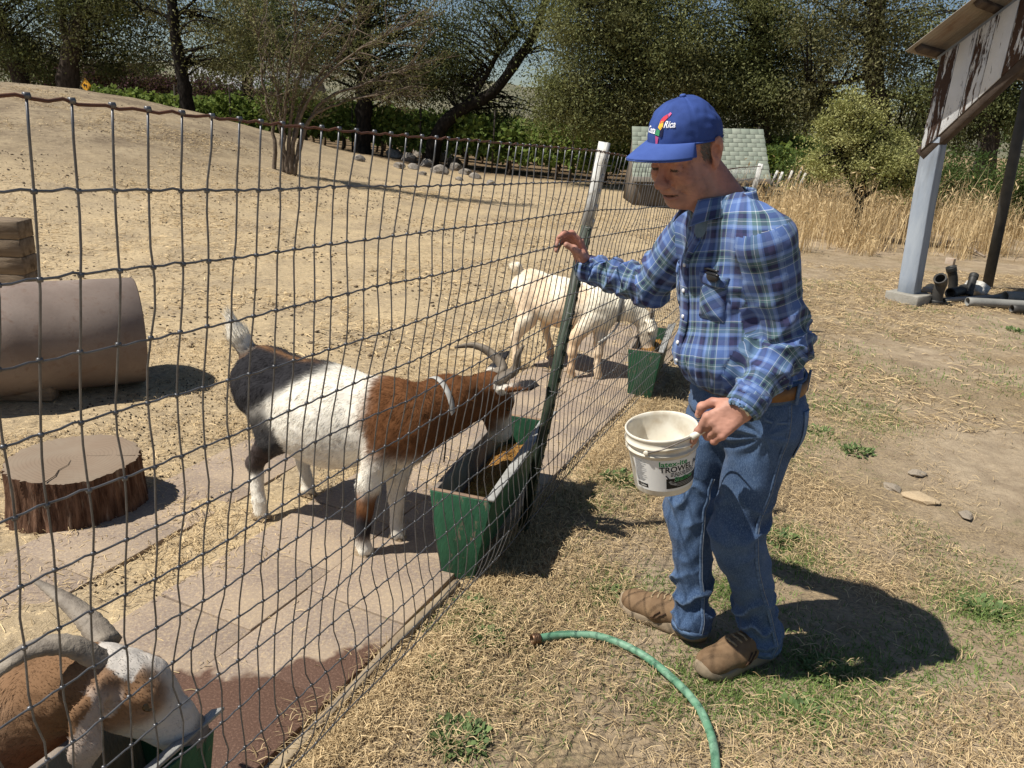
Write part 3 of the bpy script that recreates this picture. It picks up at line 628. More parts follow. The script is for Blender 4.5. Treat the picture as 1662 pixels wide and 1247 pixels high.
# ---------------------------------------------------------------- jeans, belt
def denim():
    t = NT('denim'); big = t.ramp(t.noise(5, 4, .6), [(.35, 0.), (.68, 1.)]); c = t.mix(big, (.022, .046, .105), (.075, .130, .245))
    fine = t.noise(1, 2, .7, t.mapp(t.co(), (420, 420, 160))); c = t.mix(t.ramp(fine, [(.45, 0.), (.8, .45)]), c, (.22, .33, .50))
    e = t.n('NewGeometry').outputs['Pointiness']; c = t.mix(t.ramp(e, [(.53, 0.), (.60, .45)]), c, (.30, .41, .57))
    t.bump(t.math('ADD', t.noise(1, 2, .6, t.mapp(t.co(), (700, 700, 250))), t.noise(45, 3)), .35, .003); t.b.inputs['Sheen Weight'].default_value = .08; return t.done(c, .9, .15)
DEN = denim()
def build_jeans():
    s = SDF()
    s.ell((.690, 2.15, .875), (.158, .172, .135), AXB, .05).ell((.735, 2.15, .83), (.125, .160, .115), AXB, .05)
    s.chain([J['lh'], J['lk'], J['la']-V(.006, 0, .02), J['la']-V(.016, 0, .10)], [.098, .070, .062, .066], .03).chain([J['rh'], J['rk'], J['ra']-V(0, 0, .02), J['ra']-V(.004, 0, .10)], [.098, .072, .061, .064], .03)
    s.ell(J['lk']+V(-.006, 0, -.02), (.074, .07, .14), None, .03).ell(J['rk']+V(-.006, 0, -.02), (.074, .07, .14), None, .03)
    s.cone(V(.70, 2.15, .99), V(.70, 2.15, 1.06), .14, .14, .01, None, -1)
    for a in 'lr': s.ell(J[a+'a']-V(0, 0, .355), (.3, .3, .295), None, .006, -1)
    v, q = s.build(.0058); v = relax(v, q, 2, .4); n = vnormals(v, q)
    b = fbm(v*V(9, 9, 6), 3)*.006+(.4-np.abs(fbm(v*V(13, 13, 9)+2, 2)))*.007
    for a in 'lr':
        d, t = sdist(v, J[a+'k'], J[a+'a']); leg = d < .14; low = np.exp(-((v[:, 2]-.17)/.12)**2); kn = np.exp(-((v[:, 2]-.52)/.09)**2)
        ph = v[:, 2]*70+((v-J[a+'a'])@fB)*26+fbm(v*V(12, 12, 5)+ord(a), 3)*4.2; lm = leg & (((v-J['pelvis'])@lB > 0) == (a == 'l'))
        hem = np.clip((v[:, 2]-.03)/.05, 0, 1)
        b = np.where(lm, b+((1-np.abs(np.sin(ph*.5)))**1.4-.4)*.020*low*hem*(.5+.8*np.clip(fbm(v*9+1, 2)+.35, 0, 1.2))+((1-np.abs(np.sin(ph*.45+1)))**1.4-.4)*.011*kn, b)
    cr = V(.66, 2.12, .83); r = np.linalg.norm(v-cr, axis=1); b += np.exp(-(r/.16)**2)*np.sin(np.arctan2(v[:, 2]-cr[2], (v-cr)@fB)*10+fbm(v*8, 2)*2)*.006
    return v+n*b[:, None], q
jv, jq = build_jeans(); jn = vnormals(jv, jq); jeans = obj('jeans', mesh(jv, jq), DEN, person)
LEGV = {a: (lambda d0, d1: d0 < d1)(np.minimum(sdist(jv, J[a+'h'], J[a+'k'])[0], sdist(jv, J[a+'k'], J[a+'a']-V(0, 0, .1))[0]), np.minimum(sdist(jv, J[b+'h'], J[b+'k'])[0], sdist(jv, J[b+'k'], J[b+'a']-V(0, 0, .1))[0])) for a, b in (('l', 'r'), ('r', 'l'))}
def on_mesh(vv, nn, p, d):
    d = nrm(d); r = vv-p; t = r@d; x = np.linalg.norm(r-t[:, None]*d, axis=1); c = np.argsort(x+np.where((nn@d) > 0, 9, 0))[:5]; i = c[np.argmin(t[c])]; return vv[i], nn[i]
def seam(ps, d, lift=.0015, st=.5, leg=None):
    P, N = [], []; m_ = np.ones(len(jv), bool) if leg is None else LEGV[leg]; jv_, jn_ = jv[m_], jn[m_]
    for p in ps: a, n_ = on_mesh(jv_, jn_, np.asarray(p)-np.asarray(d)*st, d); P.append(a); N.append(nrm(n_))
    P, N = np.array(P), np.array(N)
    for _ in range(5): P[1:-1] = (P[:-2]+P[1:-1]*2+P[2:])/4; N[1:-1] = (N[:-2]+N[1:-1]*2+N[2:])/4
    return P+N*lift, N
SEAM = rough_mat('denim seam', (.13, .20, .32), (.06, .10, .19), 60, .9, .15, .5, 300, .002, (1, 1, 2))
THR = rough_mat('seam thread', (.27, .30, .34), (.18, .20, .24), 90, .8)
for a, k in (('l', 1), ('r', 1)):
    off = .02
    pts = ([J[a+'h']+V(off, 0, .10), J[a+'h']+V(off, 0, 0), (J[a+'h']+J[a+'k'])/2+V(off, 0, 0)] if a == 'l' else [J[a+'h']*.35+J[a+'k']*.65])+[J[a+'k']+V(off*.5, 0, 0), (J[a+'k']+J[a+'a'])/2, J[a+'a']+V(0, 0, .02), J[a+'a']-V(0, 0, .055)]
    ln = catm(pts, 60); P, N = seam(ln, -lB, .0012, .5, a); w_, q_ = strip(P, N, .014, .0022); obj('side_seam', mesh(w_, q_), SEAM, jeans)
    for o in (-.0035,):
        T = np.gradient(P, axis=0); sd = np.array([nrm(np.cross(x, y)) for x, y in zip(T, N)]); obj('stitching', mesh(*tube(P+sd*o+N*.001, .0009, 4)), THR, jeans)
    hp_, hn_ = [], []
    for an in np.linspace(0, 2*np.pi, 49)[:-1]:
        o_ = V(math.cos(an), math.sin(an), 0); x_, n_ = on_mesh(jv[LEGV[a]], jn[LEGV[a]], J[a+'a']*V(1, 1, 0)+V(0, 0, .058)+o_*.15, -o_); hp_.append(x_); hn_.append(o_)
    hp_.append(hp_[0]); hn_.append(hn_[0]); hp_ = np.array(hp_); hp_[:, 2] = .055+.3*(hp_[:, 2]-.055); w_, q_ = strip(hp_+np.array(hn_)*.0012, np.array(hn_), .020, .002); obj('hem', mesh(w_, q_), SEAM, jeans)
# back pocket and front pocket edge on the near side
def patch(corners, d, nu=9, nv=9, th=.003, lift=.003):
    c = [np.asarray(x, float) for x in corners]
    def fn(u, w):
        P = []
        for a, b in zip(u, w):
            p = (c[0]*(1-a)+c[1]*a)*(1-b)+(c[3]*(1-a)+c[2]*a)*b; x, n_ = on_mesh(jv, jn, p-np.asarray(d)*.5, d); P.append(x+nrm(n_)*lift)
        P = np.array(P).reshape(nu, nv, 3)
        for _ in range(2):
            Q = P.copy(); Q[1:-1] = (P[:-2]+2*P[1:-1]+P[2:])/4; P = Q.copy(); Q[:, 1:-1] = (P[:, :-2]+2*P[:, 1:-1]+P[:, 2:])/4; P = Q
        return P.reshape(-1, 3)
    return grid(fn, nu, nv, th)
db = nrm(V(-.72, .69, 0))
obj('back_pocket', mesh(*patch([V(.78, 2.05, .895), V(.875, 2.12, .885), V(.865, 2.12, .75), V(.78, 2.05, .75)], db)), DEN, jeans)
fp, fpn = seam(catm([V(.655, 2.0, .925), V(.675, 2.0, .885), V(.735, 2.0, .868), V(.775, 2.0, .870)], 24), -lB*.6+V(0, .5, 0), .001); w_, q_ = strip(fp, fpn, .008, .002); obj('front_pocket_edge', mesh(w_, q_), SEAM, jeans)
LEA = rough_mat('tan belt leather', (.20, .10, .035), (.12, .055, .018), 18, .55, .4, .3, 120, .002)
def belt_ring(z0, z1, inf):
    a = np.linspace(0, 2*np.pi, 73)[:-1]; rows = []
    for z, r in ((z0, -.004), (z0, .002), (z1, .002), (z1, -.004)):
        rows.append(V(.688, 2.15, z)+((.153+inf+r)*np.cos(a))[:, None]*fB+((.169+inf+r)*np.sin(a))[:, None]*lB+V(0, 0, 1)*(-.012*np.cos(a))[:, None])
    v = np.stack(rows, 1).reshape(-1, 3); q = []
    for i in range(72):
        j = (i+1) % 72
        for k in range(3): q.append((i*4+k, i*4+k+1, j*4+k+1, j*4+k))
    return v, np.array(q)
belt = obj('belt', mesh(*belt_ring(.930, .967, .002)), LEA, person)
wb = obj('waistband', mesh(*belt_ring(.918, .975, -.004)), DEN, jeans)
for an in (.9, 1.9, 2.7, 3.6):
    c = V(.688, 2.15, .947)+(.158*math.cos(an))*fB+(.174*math.sin(an))*lB-V(0, 0, .012*math.cos(an)); o = nrm(math.cos(an)*fB+math.sin(an)*lB); s2 = np.cross((0, 0, 1), o)
    obj('belt_loop', bevel_mesh(box(c+o*.003, (.012, .006, .062), np.array([s2, o, (0, 0, 1)])), .002), SEAM, jeans)
# ---------------------------------------------------------------- shoes
SHO = rough_mat('brown nubuck', (.21, .135, .075), (.135, .083, .045), 22, .8, .25, .35, 160, .002); SOL = rough_mat('shoe sole', (.33, .26, .18), (.22, .17, .115), 14, .75, .2, .3, 90, .003)
LAC = rough_mat('shoe lace', (.36, .27, .16), (.26, .19, .11), 90, .9); STR = rough_mat('shoe stripe', (.075, .042, .026), (.055, .03, .018), 60, .6)
def shoe(heel, toe, lift=0):
    heel = np.asarray(heel, float); toe = np.asarray(toe, float); d = nrm(toe-heel); sd = np.cross((0, 0, 1), d); L = np.linalg.norm(toe-heel); A = np.array([d, sd, (0, 0, 1)])
    P = lambda x, y, z: heel+d*x*L+sd*y+V(0, 0, z)
    sh = thing('shoe', None, None, heel); del_ = []
    s = SDF(); s.cone(P(.17, 0, .062), P(.55, 0, .055), .040, .043, .03, (sd, 1.02)).cone(P(.55, 0, .052), P(.86, -.002, .042), .044, .032, .03, (sd, 1.18))
    s.ell(P(.80, 0, .046), (.055, .046, .032), A, .03).cone(P(.16, 0, .06), P(.22, 0, .115), .040, .042, .03).cone(P(.33, 0, .09), P(.62, 0, .062), .034, .028, .03)
    s.cone(P(.24, 0, .13), P(.26, 0, .17), .036, .04, .01, None, -1); s.ell(P(.5, 0, -.03), (.3, .12, .045), A, .008, -1)
    v, q = s.build(.0045); v = relax(v, q, 1, .4); n = vnormals(v, q); v = v+n*(fbm(v*30, 3)*.0012)[:, None]
    up_ = obj('upper', mesh(v, q), SHO); a = np.linspace(0, 2*np.pi, 56, endpoint=False)
    def outline(t, g):
        x = .5-.5*np.cos(t); wd = np.where(x < .5, .036+.010*np.sin(np.pi*np.clip(x*1.0, 0, 1)), .046)*1.0
        prof = np.interp(x, [0, .04, .12, .3, .5, .72, .88, .97, 1], [0, .022, .036, .037, .040, .049, .043, .022, 0])+g*np.clip(np.sin(np.pi*x)*5, 0, 1)
        return x, prof*np.sign(np.sin(t))
    rows = []
    for z, g, ex in ((0.0, -.002, 0), (.004, .003, .003), (.018, .005, .006), (.034, .004, .004), (.040, .001, .0), (.040, -.02, -.02)):
        x, y = outline(a, g); tz = z+.020*np.clip((x-.78)/.22, 0, 1)**2+.006*np.clip((.15-x)/.15, 0, 1)+(.006*np.sin(np.pi*x*2) if z > .02 else 0)
        rows.append(heel+d*((x-.5)*(L+ex*2)+.5*L)[:, None]+sd*y[:, None]+V(0, 0, 1)*tz[:, None])
    v = np.stack(rows, 0).reshape(-1, 3); k = 56; q = [(i*k+j, i*k+(j+1) % k, (i+1)*k+(j+1) % k, (i+1)*k+j) for i in range(5) for j in range(k)]
    so_ = obj('sole', mesh(v, np.array(q)), SOL); uvn = vnormals(*(lambda m: (m[0], m[1]))((lambda: (np.array([w.co[:] for w in up_.data.vertices]), np.array([p.vertices[:] for p in up_.data.polygons])))()))
    uv3 = np.array([w.co[:] for w in up_.data.vertices]); la = []
    for x0 in (.44, .51, .58, .65):
        pts = []
        for y in np.linspace(-.024, .024, 9): p_, n_ = on_mesh(uv3, uvn, P(x0-.02*abs(y)/.024, y, .25), V(0, 0, -1)); pts.append(p_+nrm(n_)*.0015)
        la.append(obj('lace', mesh(*tube(np.array(pts), .0036, 6)), LAC))
    for y in (-.010, .012):
        pts = [P(.38, y*.3, .107), P(.42, y*1.6, .112), P(.47, y*2.4, .094), P(.46, y*3.0, .078)]; la.append(obj('lace', mesh(*tube(catm(pts, 14), .0022, 6)), LAC))
    st = []
    for side in (-1, 1):
        for x0 in (.52, .58):
            pts = []
            for t in np.linspace(0, 1, 8): p_, n_ = on_mesh(uv3, uvn, P(x0-.10*t, side*.2, .045+.035*t), -side*sd); pts.append(p_+nrm(n_)*.001)
            st.append(obj('stripe', mesh(*tube(np.array(pts), .0042, 6, True, .4)), STR))
    for o in [up_, so_]+la+st: attach(o, sh)
    return sh
for h_, t_ in (((.927, 2.155, 0), (.638, 1.995, 0)), ((.705, 2.180, 0), (.440, 2.352, 0))):
    x = shoe(h_, t_); attach(x, person)
# ---------------------------------------------------------------- wristwatch
STE = rough_mat('watch steel', (.6, .6, .6), (.45, .45, .44), 40, .25, .6, .1, 200, .001, metal=.9); DIAL = rough_mat('watch dial', (.75, .75, .72), (.65, .65, .63), 40, .3)
d, nb, sd = LH[0], LH[1], LH[2]; wc = J['lw']+d*.006
wt = thing('wristwatch', 'silver wristwatch below the plaid cuff of the bucket hand', 'watch', wc)
v, f = ringband(wc, d, .0325, .016, .003, k=24); obj('strap', mesh(v, f[:1]), STE, wt); tag(wt)
obj('case', mesh(*disc(wc+nb*.031+sd*.006, nb, .016, .005, 24)), STE, wt); obj('dial', mesh(*disc(wc+nb*.0365+sd*.006, nb, .0125, .0006, 24)), DIAL, wt)
# ---------------------------------------------------------------- hair and cap
HAIR = rough_mat('grey hair', (.20, .18, .16), (.11, .095, .08), 200, .7)
hs = []; rg = np.random.default_rng(5)
for _ in range(1500):
    k = rg.choice((-1, 1)); f_ = rg.uniform(-.11, .022); u_ = rg.uniform(-.055, .03) if f_ < -.045 else rg.uniform(-.012, .035)
    x = (f_+.018)/.098; z = (u_-.035)/.088; y2 = 1-x*x-z*z
    if y2 < .0: continue
    l_ = k*.077*math.sqrt(y2)*1.015; p = hd(f_*1.02, l_, u_); dr = nrm(-fH*.5-uH*.85+lH*k*.10+rg.normal(0, .15, 3)); n_ = nrm(hd(f_, l_, u_)-hd(-.018, 0, .035)); sdv = np.cross(dr, n_)
    L = rg.uniform(.012, .022); hs.append((np.array([p-sdv*.0009, p+sdv*.0009, p+dr*L+n_*.003]), np.array([[0, 1, 2]])))
obj('hair', mesh(*join(hs), smooth=False), HAIR, person)
CAPM = rough_mat('blue cap cotton', (.040, .078, .27), (.027, .053, .19), 16, .85, .2, .3, 500, .001); CAPM2 = rough_mat('cap visor cotton', (.058, .105, .33), (.046, .085, .28), 16, .85, .2, .3, 500, .001)
CPT = math.radians(-11); fc = nrm(fH*math.cos(CPT)+uH*math.sin(CPT)*-1); uc = np.cross(fc, lH); AXC = np.array([fc, lH, uc]); CC = hd(-.010, 0, .040)
def capP(th, s):
    """th: angle from the front, s: 0 rim .. 1 crown"""
    e = np.sin(s*np.pi/2); c = np.cos(s*np.pi/2)**.72; ph = np.stack([np.cos(th), np.sin(th), s*2], -1)
    fr = np.clip(np.cos(th), 0, 1); rf = .106+.004*fr; P = (rf*c*np.cos(th))[..., None]*fc+(.0865*c*np.sin(th))[..., None]*lH+(e*(.096+.0*fr))[..., None]*uc
    g = np.abs(((th/(np.pi/3)+.5) % 1)-.5)*np.pi/3*.1*c; seam_ = -.0016*np.exp(-(g/.0022)**2)*(s < .98)
    cr = (fbm(P*22+2, 3)*.0045+(.4-np.abs(fbm(P*V(16, 16, 30)+5, 2)))*.006*np.clip(1-fr*1.1, 0, 1))*np.sin(np.pi*np.clip(s, .0, 1))**.7
    o = P/np.linalg.norm(P, axis=-1, keepdims=True); return CC+P+o*(seam_+cr)[..., None]-uc*(.012*(1-np.cos(th))*(1-s))[..., None]
cap = thing('cap', None, None, CC)
ns = 34; th, ss = np.meshgrid(np.linspace(0, 2*np.pi, 97)[:-1], np.linspace(0, .995, ns), indexing='ij'); v = capP(th.ravel(), ss.ravel())
i, j = np.meshgrid(np.arange(96), np.arange(ns-1), indexing='ij'); q = np.stack([i*ns+j, ((i+1) % 96)*ns+j, ((i+1) % 96)*ns+j+1, i*ns+j+1], -1).reshape(-1, 4)
obj('crown', mesh(v, q), CAPM, cap)
def visor(u, w):
    t = (u-.5)*2*math.radians(60); b = capP(t, np.full(len(t), .02)); ext = .090*np.cos(t*1.46)**.55*w
    return b+fc*ext[:, None]+lH*(np.sin(t)*.016*w)[:, None]-uc*((.004+.022*np.sin(t)**2)*w+.010*w*w)[:, None]
P, q = grid(visor, 41, 14, .0035); obj('visor', mesh(P, q[:, ::-1] if False else q), CAPM2, cap)
vs_ = visor(np.linspace(.02, .98, 50), np.full(50, .985)); obj('visor_edge', mesh(*tube(vs_-uc*.0015, .0026, 6)), CAPM2, cap)
sw = capP(np.linspace(0, 2*np.pi, 80), np.full(80, .015)); obj('sweatband', mesh(*tube(sw, .003, 6)), CAPM, cap)
obj('button', mesh(*disc(capP(V(0.), V(.999))[0]+uc*.002, uc, .008, .004)), CAPM2, cap)
attach(cap, person)
def text_mesh(body, size=1.):
    cu = bpy.data.curves.new('t', 'FONT'); cu.body = body; cu.size = size; cu.resolution_u = 3; cu.offset = size*.022; o = bpy.data.objects.new('t', cu); COL.objects.link(o)
    dg = bpy.context.evaluated_depsgraph_get(); me = bpy.data.meshes.new_from_object(o.evaluated_get(dg)); bpy.data.objects.remove(o)
    bm = bmesh.new(); bm.from_mesh(me); bmesh.ops.triangulate(bm, faces=bm.faces[:])
    for _ in range(2):
        es = [e for e in bm.edges if e.calc_length() > size*.18]
        if es: bmesh.ops.subdivide_edges(bm, edges=es, cuts=1); bmesh.ops.triangulate(bm, faces=[f for f in bm.faces if len(f.verts) > 3])
    V2 = np.array([v.co[:2] for v in bm.verts]); T = np.array([[v.index for v in f.verts] for f in bm.faces]); bm.free(); bpy.data.meshes.remove(me); return V2, T
def on_cap(xy, th0, s0, lift=.0016, sl=0.):
    """flat coordinates in metres laid on the crown round (th0, s0); x runs to the viewer's right"""
    x = xy[:, 0]; y = xy[:, 1]; th = th0+(x+sl*y)/.096; s = s0+y/.13; p = capP(th, s); return p+nrm_rows(p-CC)*lift
nrm_rows = lambda a: a/np.linalg.norm(a, axis=1)[:, None]
def flat(name, rgb, rough=.7): t = NT(name); return t.done(rgb, rough, .25)
EM = {k: flat('embroidery '+k, c) for k, c in dict(white=(.75, .76, .80), yellow=(.75, .45, .05), red=(.50, .03, .06), green=(.05, .26, .12), pink=(.55, .10, .25), navy=(.01, .012, .05)).items()}
V2, T = text_mesh('Rica', .021); V2[:, 0] *= .95; V2[:, 0] += V2[:, 1]*.25; obj('lettering', mesh(on_cap(V2, .20, .30), T), EM['white'], cap)
V2, T = text_mesh('Costa', .021); V2[:, 0] *= .95; V2[:, 0] -= V2[:, 0].max(); obj('lettering', mesh(on_cap(V2, -.10, .20), T), EM['white'], cap)
for nm, pts in dict(red=[(.004, .030), (.016, .036), (.022, .028), (.012, .018), (.000, .014), (-.006, .020)], pink=[(.018, .036), (.024, .042), (.030, .038), (.024, .029)], yellow=[(-.004, .018), (.010, .020), (.012, .008), (.004, .000), (-.008, .006)],
        navy=[(.004, .004), (.014, .010), (.012, -.012), (.004, -.016)], green=[(-.012, .002), (.002, .000), (.002, -.012), (-.014, -.010)], ).items():
    pts = np.array(pts); c = pts.mean(0); V2 = np.vstack([c, pts, (pts+np.roll(pts, -1, 0))/2]); n = len(pts); T = np.array([t for k in range(n) for t in ((0, 1+k, 1+n+k), (0, 1+n+k, 1+(k+1) % n))])
    obj('emblem', mesh(on_cap(V2, .06, .26, .0018), T), EM[nm], cap)
V2 = np.array([(-.012, -.012), (.000, -.014), (-.004, -.028), (-.010, -.030)]); obj('emblem', mesh(on_cap(V2, .06, .26, .0018), np.array([[0, 2, 1], [0, 3, 2]])), EM['pink'], cap)
# ---------------------------------------------------------------- bucket in his hand
PAIL = rough_mat('white pail plastic', (.74, .71, .62), (.66, .61, .50), 6, .42, .45, .12, 40, .002, c3=(.50, .43, .32), s3=9.)
BC = V(.428, 1.962, .762); tilt = nrm(V(-.17, -.05, 1)); e1 = nrm(np.cross((0, 1, 0), tilt)); e2 = np.cross(tilt, e1); BH = .178
pail = thing('bucket', 'white plastic bucket with green and black label held by the man', 'bucket', BC-tilt*BH/2)
def bk(r, z, a): return BC+e1*(r*np.cos(a))[:, None]+e2*(r*np.sin(a))[:, None]+tilt*(z-BH/2)
prof = [(.0, .004), (.072, .004), (.078, 0), (.080, .004), (.0925, .118), (.0935, .124), (.099, .125), (.0995, .130), (.0945, .1315), (.0955, .146), (.1005, .147), (.1010, .151), (.096, .153), (.0965, .168), (.0985, .170), (.0990, .176), (.0965, .178), (.0935, .176), (.0925, .166), (.078, .008), (.0, .008)]
k = 64; a = np.arange(k)*2*np.pi/k; v = np.vstack([bk(r, z, a) for r, z in prof]); n = len(prof); i, j = np.meshgrid(np.arange(n-1), np.arange(k), indexing='ij'); j2 = (j+1) % k
obj('pail', mesh(v, np.stack([i*k+j, i*k+j2, (i+1)*k+j2, (i+1)*k+j], -1).reshape(-1, 4)), PAIL, pail)
WIRE = rough_mat('bail wire', (.25, .23, .21), (.12, .10, .09), 60, .45, .5, .2, 200, .001, metal=.6)
ah = math.atan2((V(-.55, -.83, 0)@e2), (V(-.55, -.83, 0)@e1)); pa, pb = bk(.1005, .140, V(ah))[0], bk(.1005, .140, V(ah+np.pi))[0]
gi = J['lw']+LH[0]*.098-LH[1]*.036+LH[2]*.006; gdir = nrm(V(-.72, -.42, -.30)); ga, gb = gi+gdir*.062, gi-gdir*.048
obj('bail', mesh(*tube(np.vstack([catm([pa, pa*.55+ga*.45+nrm((pa-BC)-tilt*((pa-BC)@tilt))*.022, ga], 14), gi[None], catm([gb, pb*.5+gb*.5+V(.02, .02, 0), pb], 14)]), .0021, 6)), WIRE, pail)
obj('grip', mesh(*tube(np.array([ga, gi, gb]), .0085, 12)), PAIL, pail)
for p in (pa, pb): obj('bail_boss', mesh(*disc(p, p-BC-tilt*((p-BC)@tilt), .007, .004)), PAIL, pail)
INK, GRN, WHT, GRY = flat('black ink', (.012, .012, .013), .5), flat('green ink', (.02, .25, .07), .5), flat('label white', (.74, .74, .72), .45), flat('grey ink', (.28, .28, .28), .5)
avw = math.atan2((-(BC-CAM)+0)@e2, (-(BC-CAM))@e1)                 # label is turned to the photographer's right
def on_pail(xy, lift=.0006, a0=avw+.02):
    z = .062+xy[:, 1]; r = np.interp(z, [.004, .118], [.080, .0925])+lift; an = a0+xy[:, 0]/.087; return BC+e1*(r*np.cos(an))[:, None]+e2*(r*np.sin(an))[:, None]+tilt*(z-BH/2)[:, None]
def rect(name, x0, y0, x1, y1, m, lift):
    n = max(2, int((x1-x0)/.006)+1); xs = np.linspace(x0, x1, n); P = np.vstack([np.stack([xs, np.full(n, y0)], 1), np.stack([xs, np.full(n, y1)], 1)]); q = np.array([(i, i+1, n+i+1, n+i) for i in range(n-1)])
    return obj(name, mesh(on_pail(P, lift), q), m, pail)
def ptext(s, x, y, h, m, lift, sx=1., parent=pail):
    V2, T = text_mesh(s, h*1.4); V2[:, 0] *= sx; return obj('lettering', mesh(on_pail(V2+V(x, y), lift), T), m, parent)
lab = rect('label', -.088, -.044, .150, .054, WHT, .0005)
ptext('latex-ite', -.012, .0355, .0155, GRN, .0010, 1.08); ptext('TROWEL PATCH', -.011, .0165, .0175, INK, .0010, .95)
for i, (y, w) in enumerate(((.0110, .074), (.0065, .066), (.0020, .078))):
    x = .018; rg2 = np.random.default_rng(i)
    while x < .018+w: l = rg2.uniform(.004, .012); rect('small_print', x, y, x+l, y+.0026, INK, .0010); x += l+.0022
rect('panel', .006, -.036, .132, -.004, INK, .0010); ptext('Shallow', .028, -.0145, .0145, WHT, .0014, 1.0); ptext('Shallow', .0288, -.0140, .0138, GRN, .0018, 1.01)
for y in (-.0215, -.026, -.0305): rect('small_print', .036, y, .095, y+.0018, GRY, .0014)
tr = np.array([(.004, .006), (.007, .0075), (.016, -.006), (.013, -.0075)]); obj('print_trowel', mesh(on_pail(tr, .0016), np.array([[0, 1, 2, 3]])), INK, pail)
tr = np.array([(.012, -.013), (.017, -.010), (.036, -.022), (.034, -.028), (.018, -.022)]); obj('print_trowel', mesh(on_pail(tr, .0016), np.array([[0, 4, 3, 2, 1][::-1]][:1])), GRY, pail)
for y in np.arange(.046, -.018, -.0030): rect('small_print', -.082, y, -.082+.028+.008*math.sin(y*900), y+.0013, GRY, .0010)
rect('panel', -.082, -.036, -.046, -.024, INK, .0010)
V2, T = text_mesh('1 Gallon', .008); obj('lettering', mesh(on_pail(V2+V(-.078, -.033), .0014), T), WHT, pail)
# ============================================================ woven wire fence
GALV = rough_mat('galvanised wire', (.20, .20, .205), (.12, .12, .125), 40, .45, .5, .15, 300, .0008, metal=.7)
RUST = rough_mat('rusty top wire', (.17, .075, .045), (.11, .055, .04), 30, .7, .3, .2, 300, .0008, metal=.2)
LEAN = .165; TOP = 1.594; NW = 16
SLACK = lambda s: .010*np.sin(s*2.1)+.006*np.sin(s*5.3+1)
def fpt(s, z):
    """point of the mesh: s along the fence, z up; it leans to the yard and bellies out near the ground"""
    s = np.asarray(s, float); z = np.asarray(z, float)
    belly = .055*np.exp(-((z-.22)/.20)**2)*(.7+.5*np.sin(s*1.7+.4))*sm(2.6, .9, np.abs(s-.6))+.012*fbm(np.stack([s*3.1, z*5, 0*s], -1), 2)
    o = LEAN*z/1.55+belly-.03*np.exp(-(z/.06)**2)*0
    ds = .010*fbm(np.stack([s*5, z*8, 0*s+3], -1), 2)*np.exp(-((z-.3)/.5)**2)*1.6
    return FB0+FD*(s+ds)[..., None]+FN*o[..., None]+V(0, 0, 1)*(z*(np.interp(s, [-1.75, -.65, -.25, .27, .76, 1.35, 3.2, 5.6], [1.60, 1.594, 1.576, 1.56, 1.546, 1.530, 1.42, 1.40])/1.594))[..., None]
S0, S1, DS = -1.75, 5.6, .0528
WZ = TOP-np.arange(NW)*.1055; WZ = WZ[WZ > .03]
fence = thing('wire_fence', 'long woven wire fence with small rectangular mesh between man and goats', 'fence', FB0)
ss = np.arange(S0, S1, .0195)
for k, z in enumerate(WZ):
    amp = .0040*(np.abs((ss/DS % 1)-.5)*2)**2-.002
    zz = z+(amp if k else amp*1.3)+.0025*fbm(np.stack([ss*2, 0*ss+k, 0*ss], -1), 2); P = fpt(ss, zz)
    obj('line_wire', mesh(*tube(P, .0023 if k == 0 else .0019, 5)), RUST if k == 0 else GALV, fence)
st = np.arange(S0+.02, S1-.02, DS); knots = []
kn = tube(np.array([(-.0045, 0, 0), (-.0035, 0, 0), (.0035, 0, 0), (.0045, 0, 0)]), [.002, .0040, .0040, .002], 6)
for i, s in enumerate(st):
    s = s+random.uniform(-.004, .004); nz = 34 if s < 4 else 16; z = np.linspace(WZ[-1]-.03, WZ[0]+.002, nz); wob = .0045*fbm(np.stack([z*9, 0*z+i*1.7, 0*z], -1), 2)*(z < TOP-.05)
    obj('stay_wire', mesh(*tube(fpt(s+wob, z), .0017 if s < 3 else .0013, 5 if s < 4 else 3)), GALV, fence)
    if s < 5.5:
        for k, zz in enumerate(WZ):
            w = .0045*fbm(np.array([[zz*9, i*1.7, 0]]), 2)*(zz < TOP-.05); p = fpt(np.array([s])+w, np.array([zz]))[0]; sc = .95 if k == 0 else .85; v = kn[0]*sc
            knots.append((p+v[:, :1]*FD+v[:, 1:2]*FN+v[:, 2:3]*V(0, 0, 1)*1.1, kn[1]))
kv, kf = join(knots); obj('knots', mesh(kv, kf), GALV, fence, kind='stuff')
# T-posts
TGR = rough_mat('dark green post paint', (.020, .034, .022), (.045, .060, .038), 22, .55, .4, .3, 90, .002, c3=(.012, .014, .012)); TWH = rough_mat('white post paint', (.62, .62, .60), (.50, .49, .46), 14, .7, .3, .3, 90, .002, c3=(.30, .27, .22), s3=22.)
def tpost(name, a, b, parent, white=.18, sc=1., studs=True):
    a, b = np.asarray(a, float), np.asarray(b, float); d = nrm(b-a); L = np.linalg.norm(b-a); nn = nrm(FN-d*(FN@d)); sd = np.cross(d, nn); A = np.array([sd, nn, d]); out = []
    for nm, l0, l1, m in (('post_shaft', 0, L*(1-white), TGR), ('painted_top', L*(1-white), L, TWH)):
        c = a+d*(l0+l1)/2; h = l1-l0
        parts = [box(c+nn*.019*sc, (.034*sc, .004*sc, h), A), box(c-nn*.0005*sc, (.005*sc, .035*sc, h-.0006), A)]
        if studs:
            for q in np.arange(l0+.02, l1-.01, .054): parts.append(box(a+d*q+nn*.0235*sc, (.012, .007, .016), A))
        out.append((nm, parts, m))
    p = thing(name, None, None, a); attach(p, parent)
    for nm, parts, m in out: obj(nm, mesh(*join(parts), smooth=False), m, p)
    return p
pb = gnd(848, 866); pt = dep(985, 231, 2.90); tpost('post', pb-V(0, 0, .05)-FN*.012, pt-FN*.012, fence, .185)
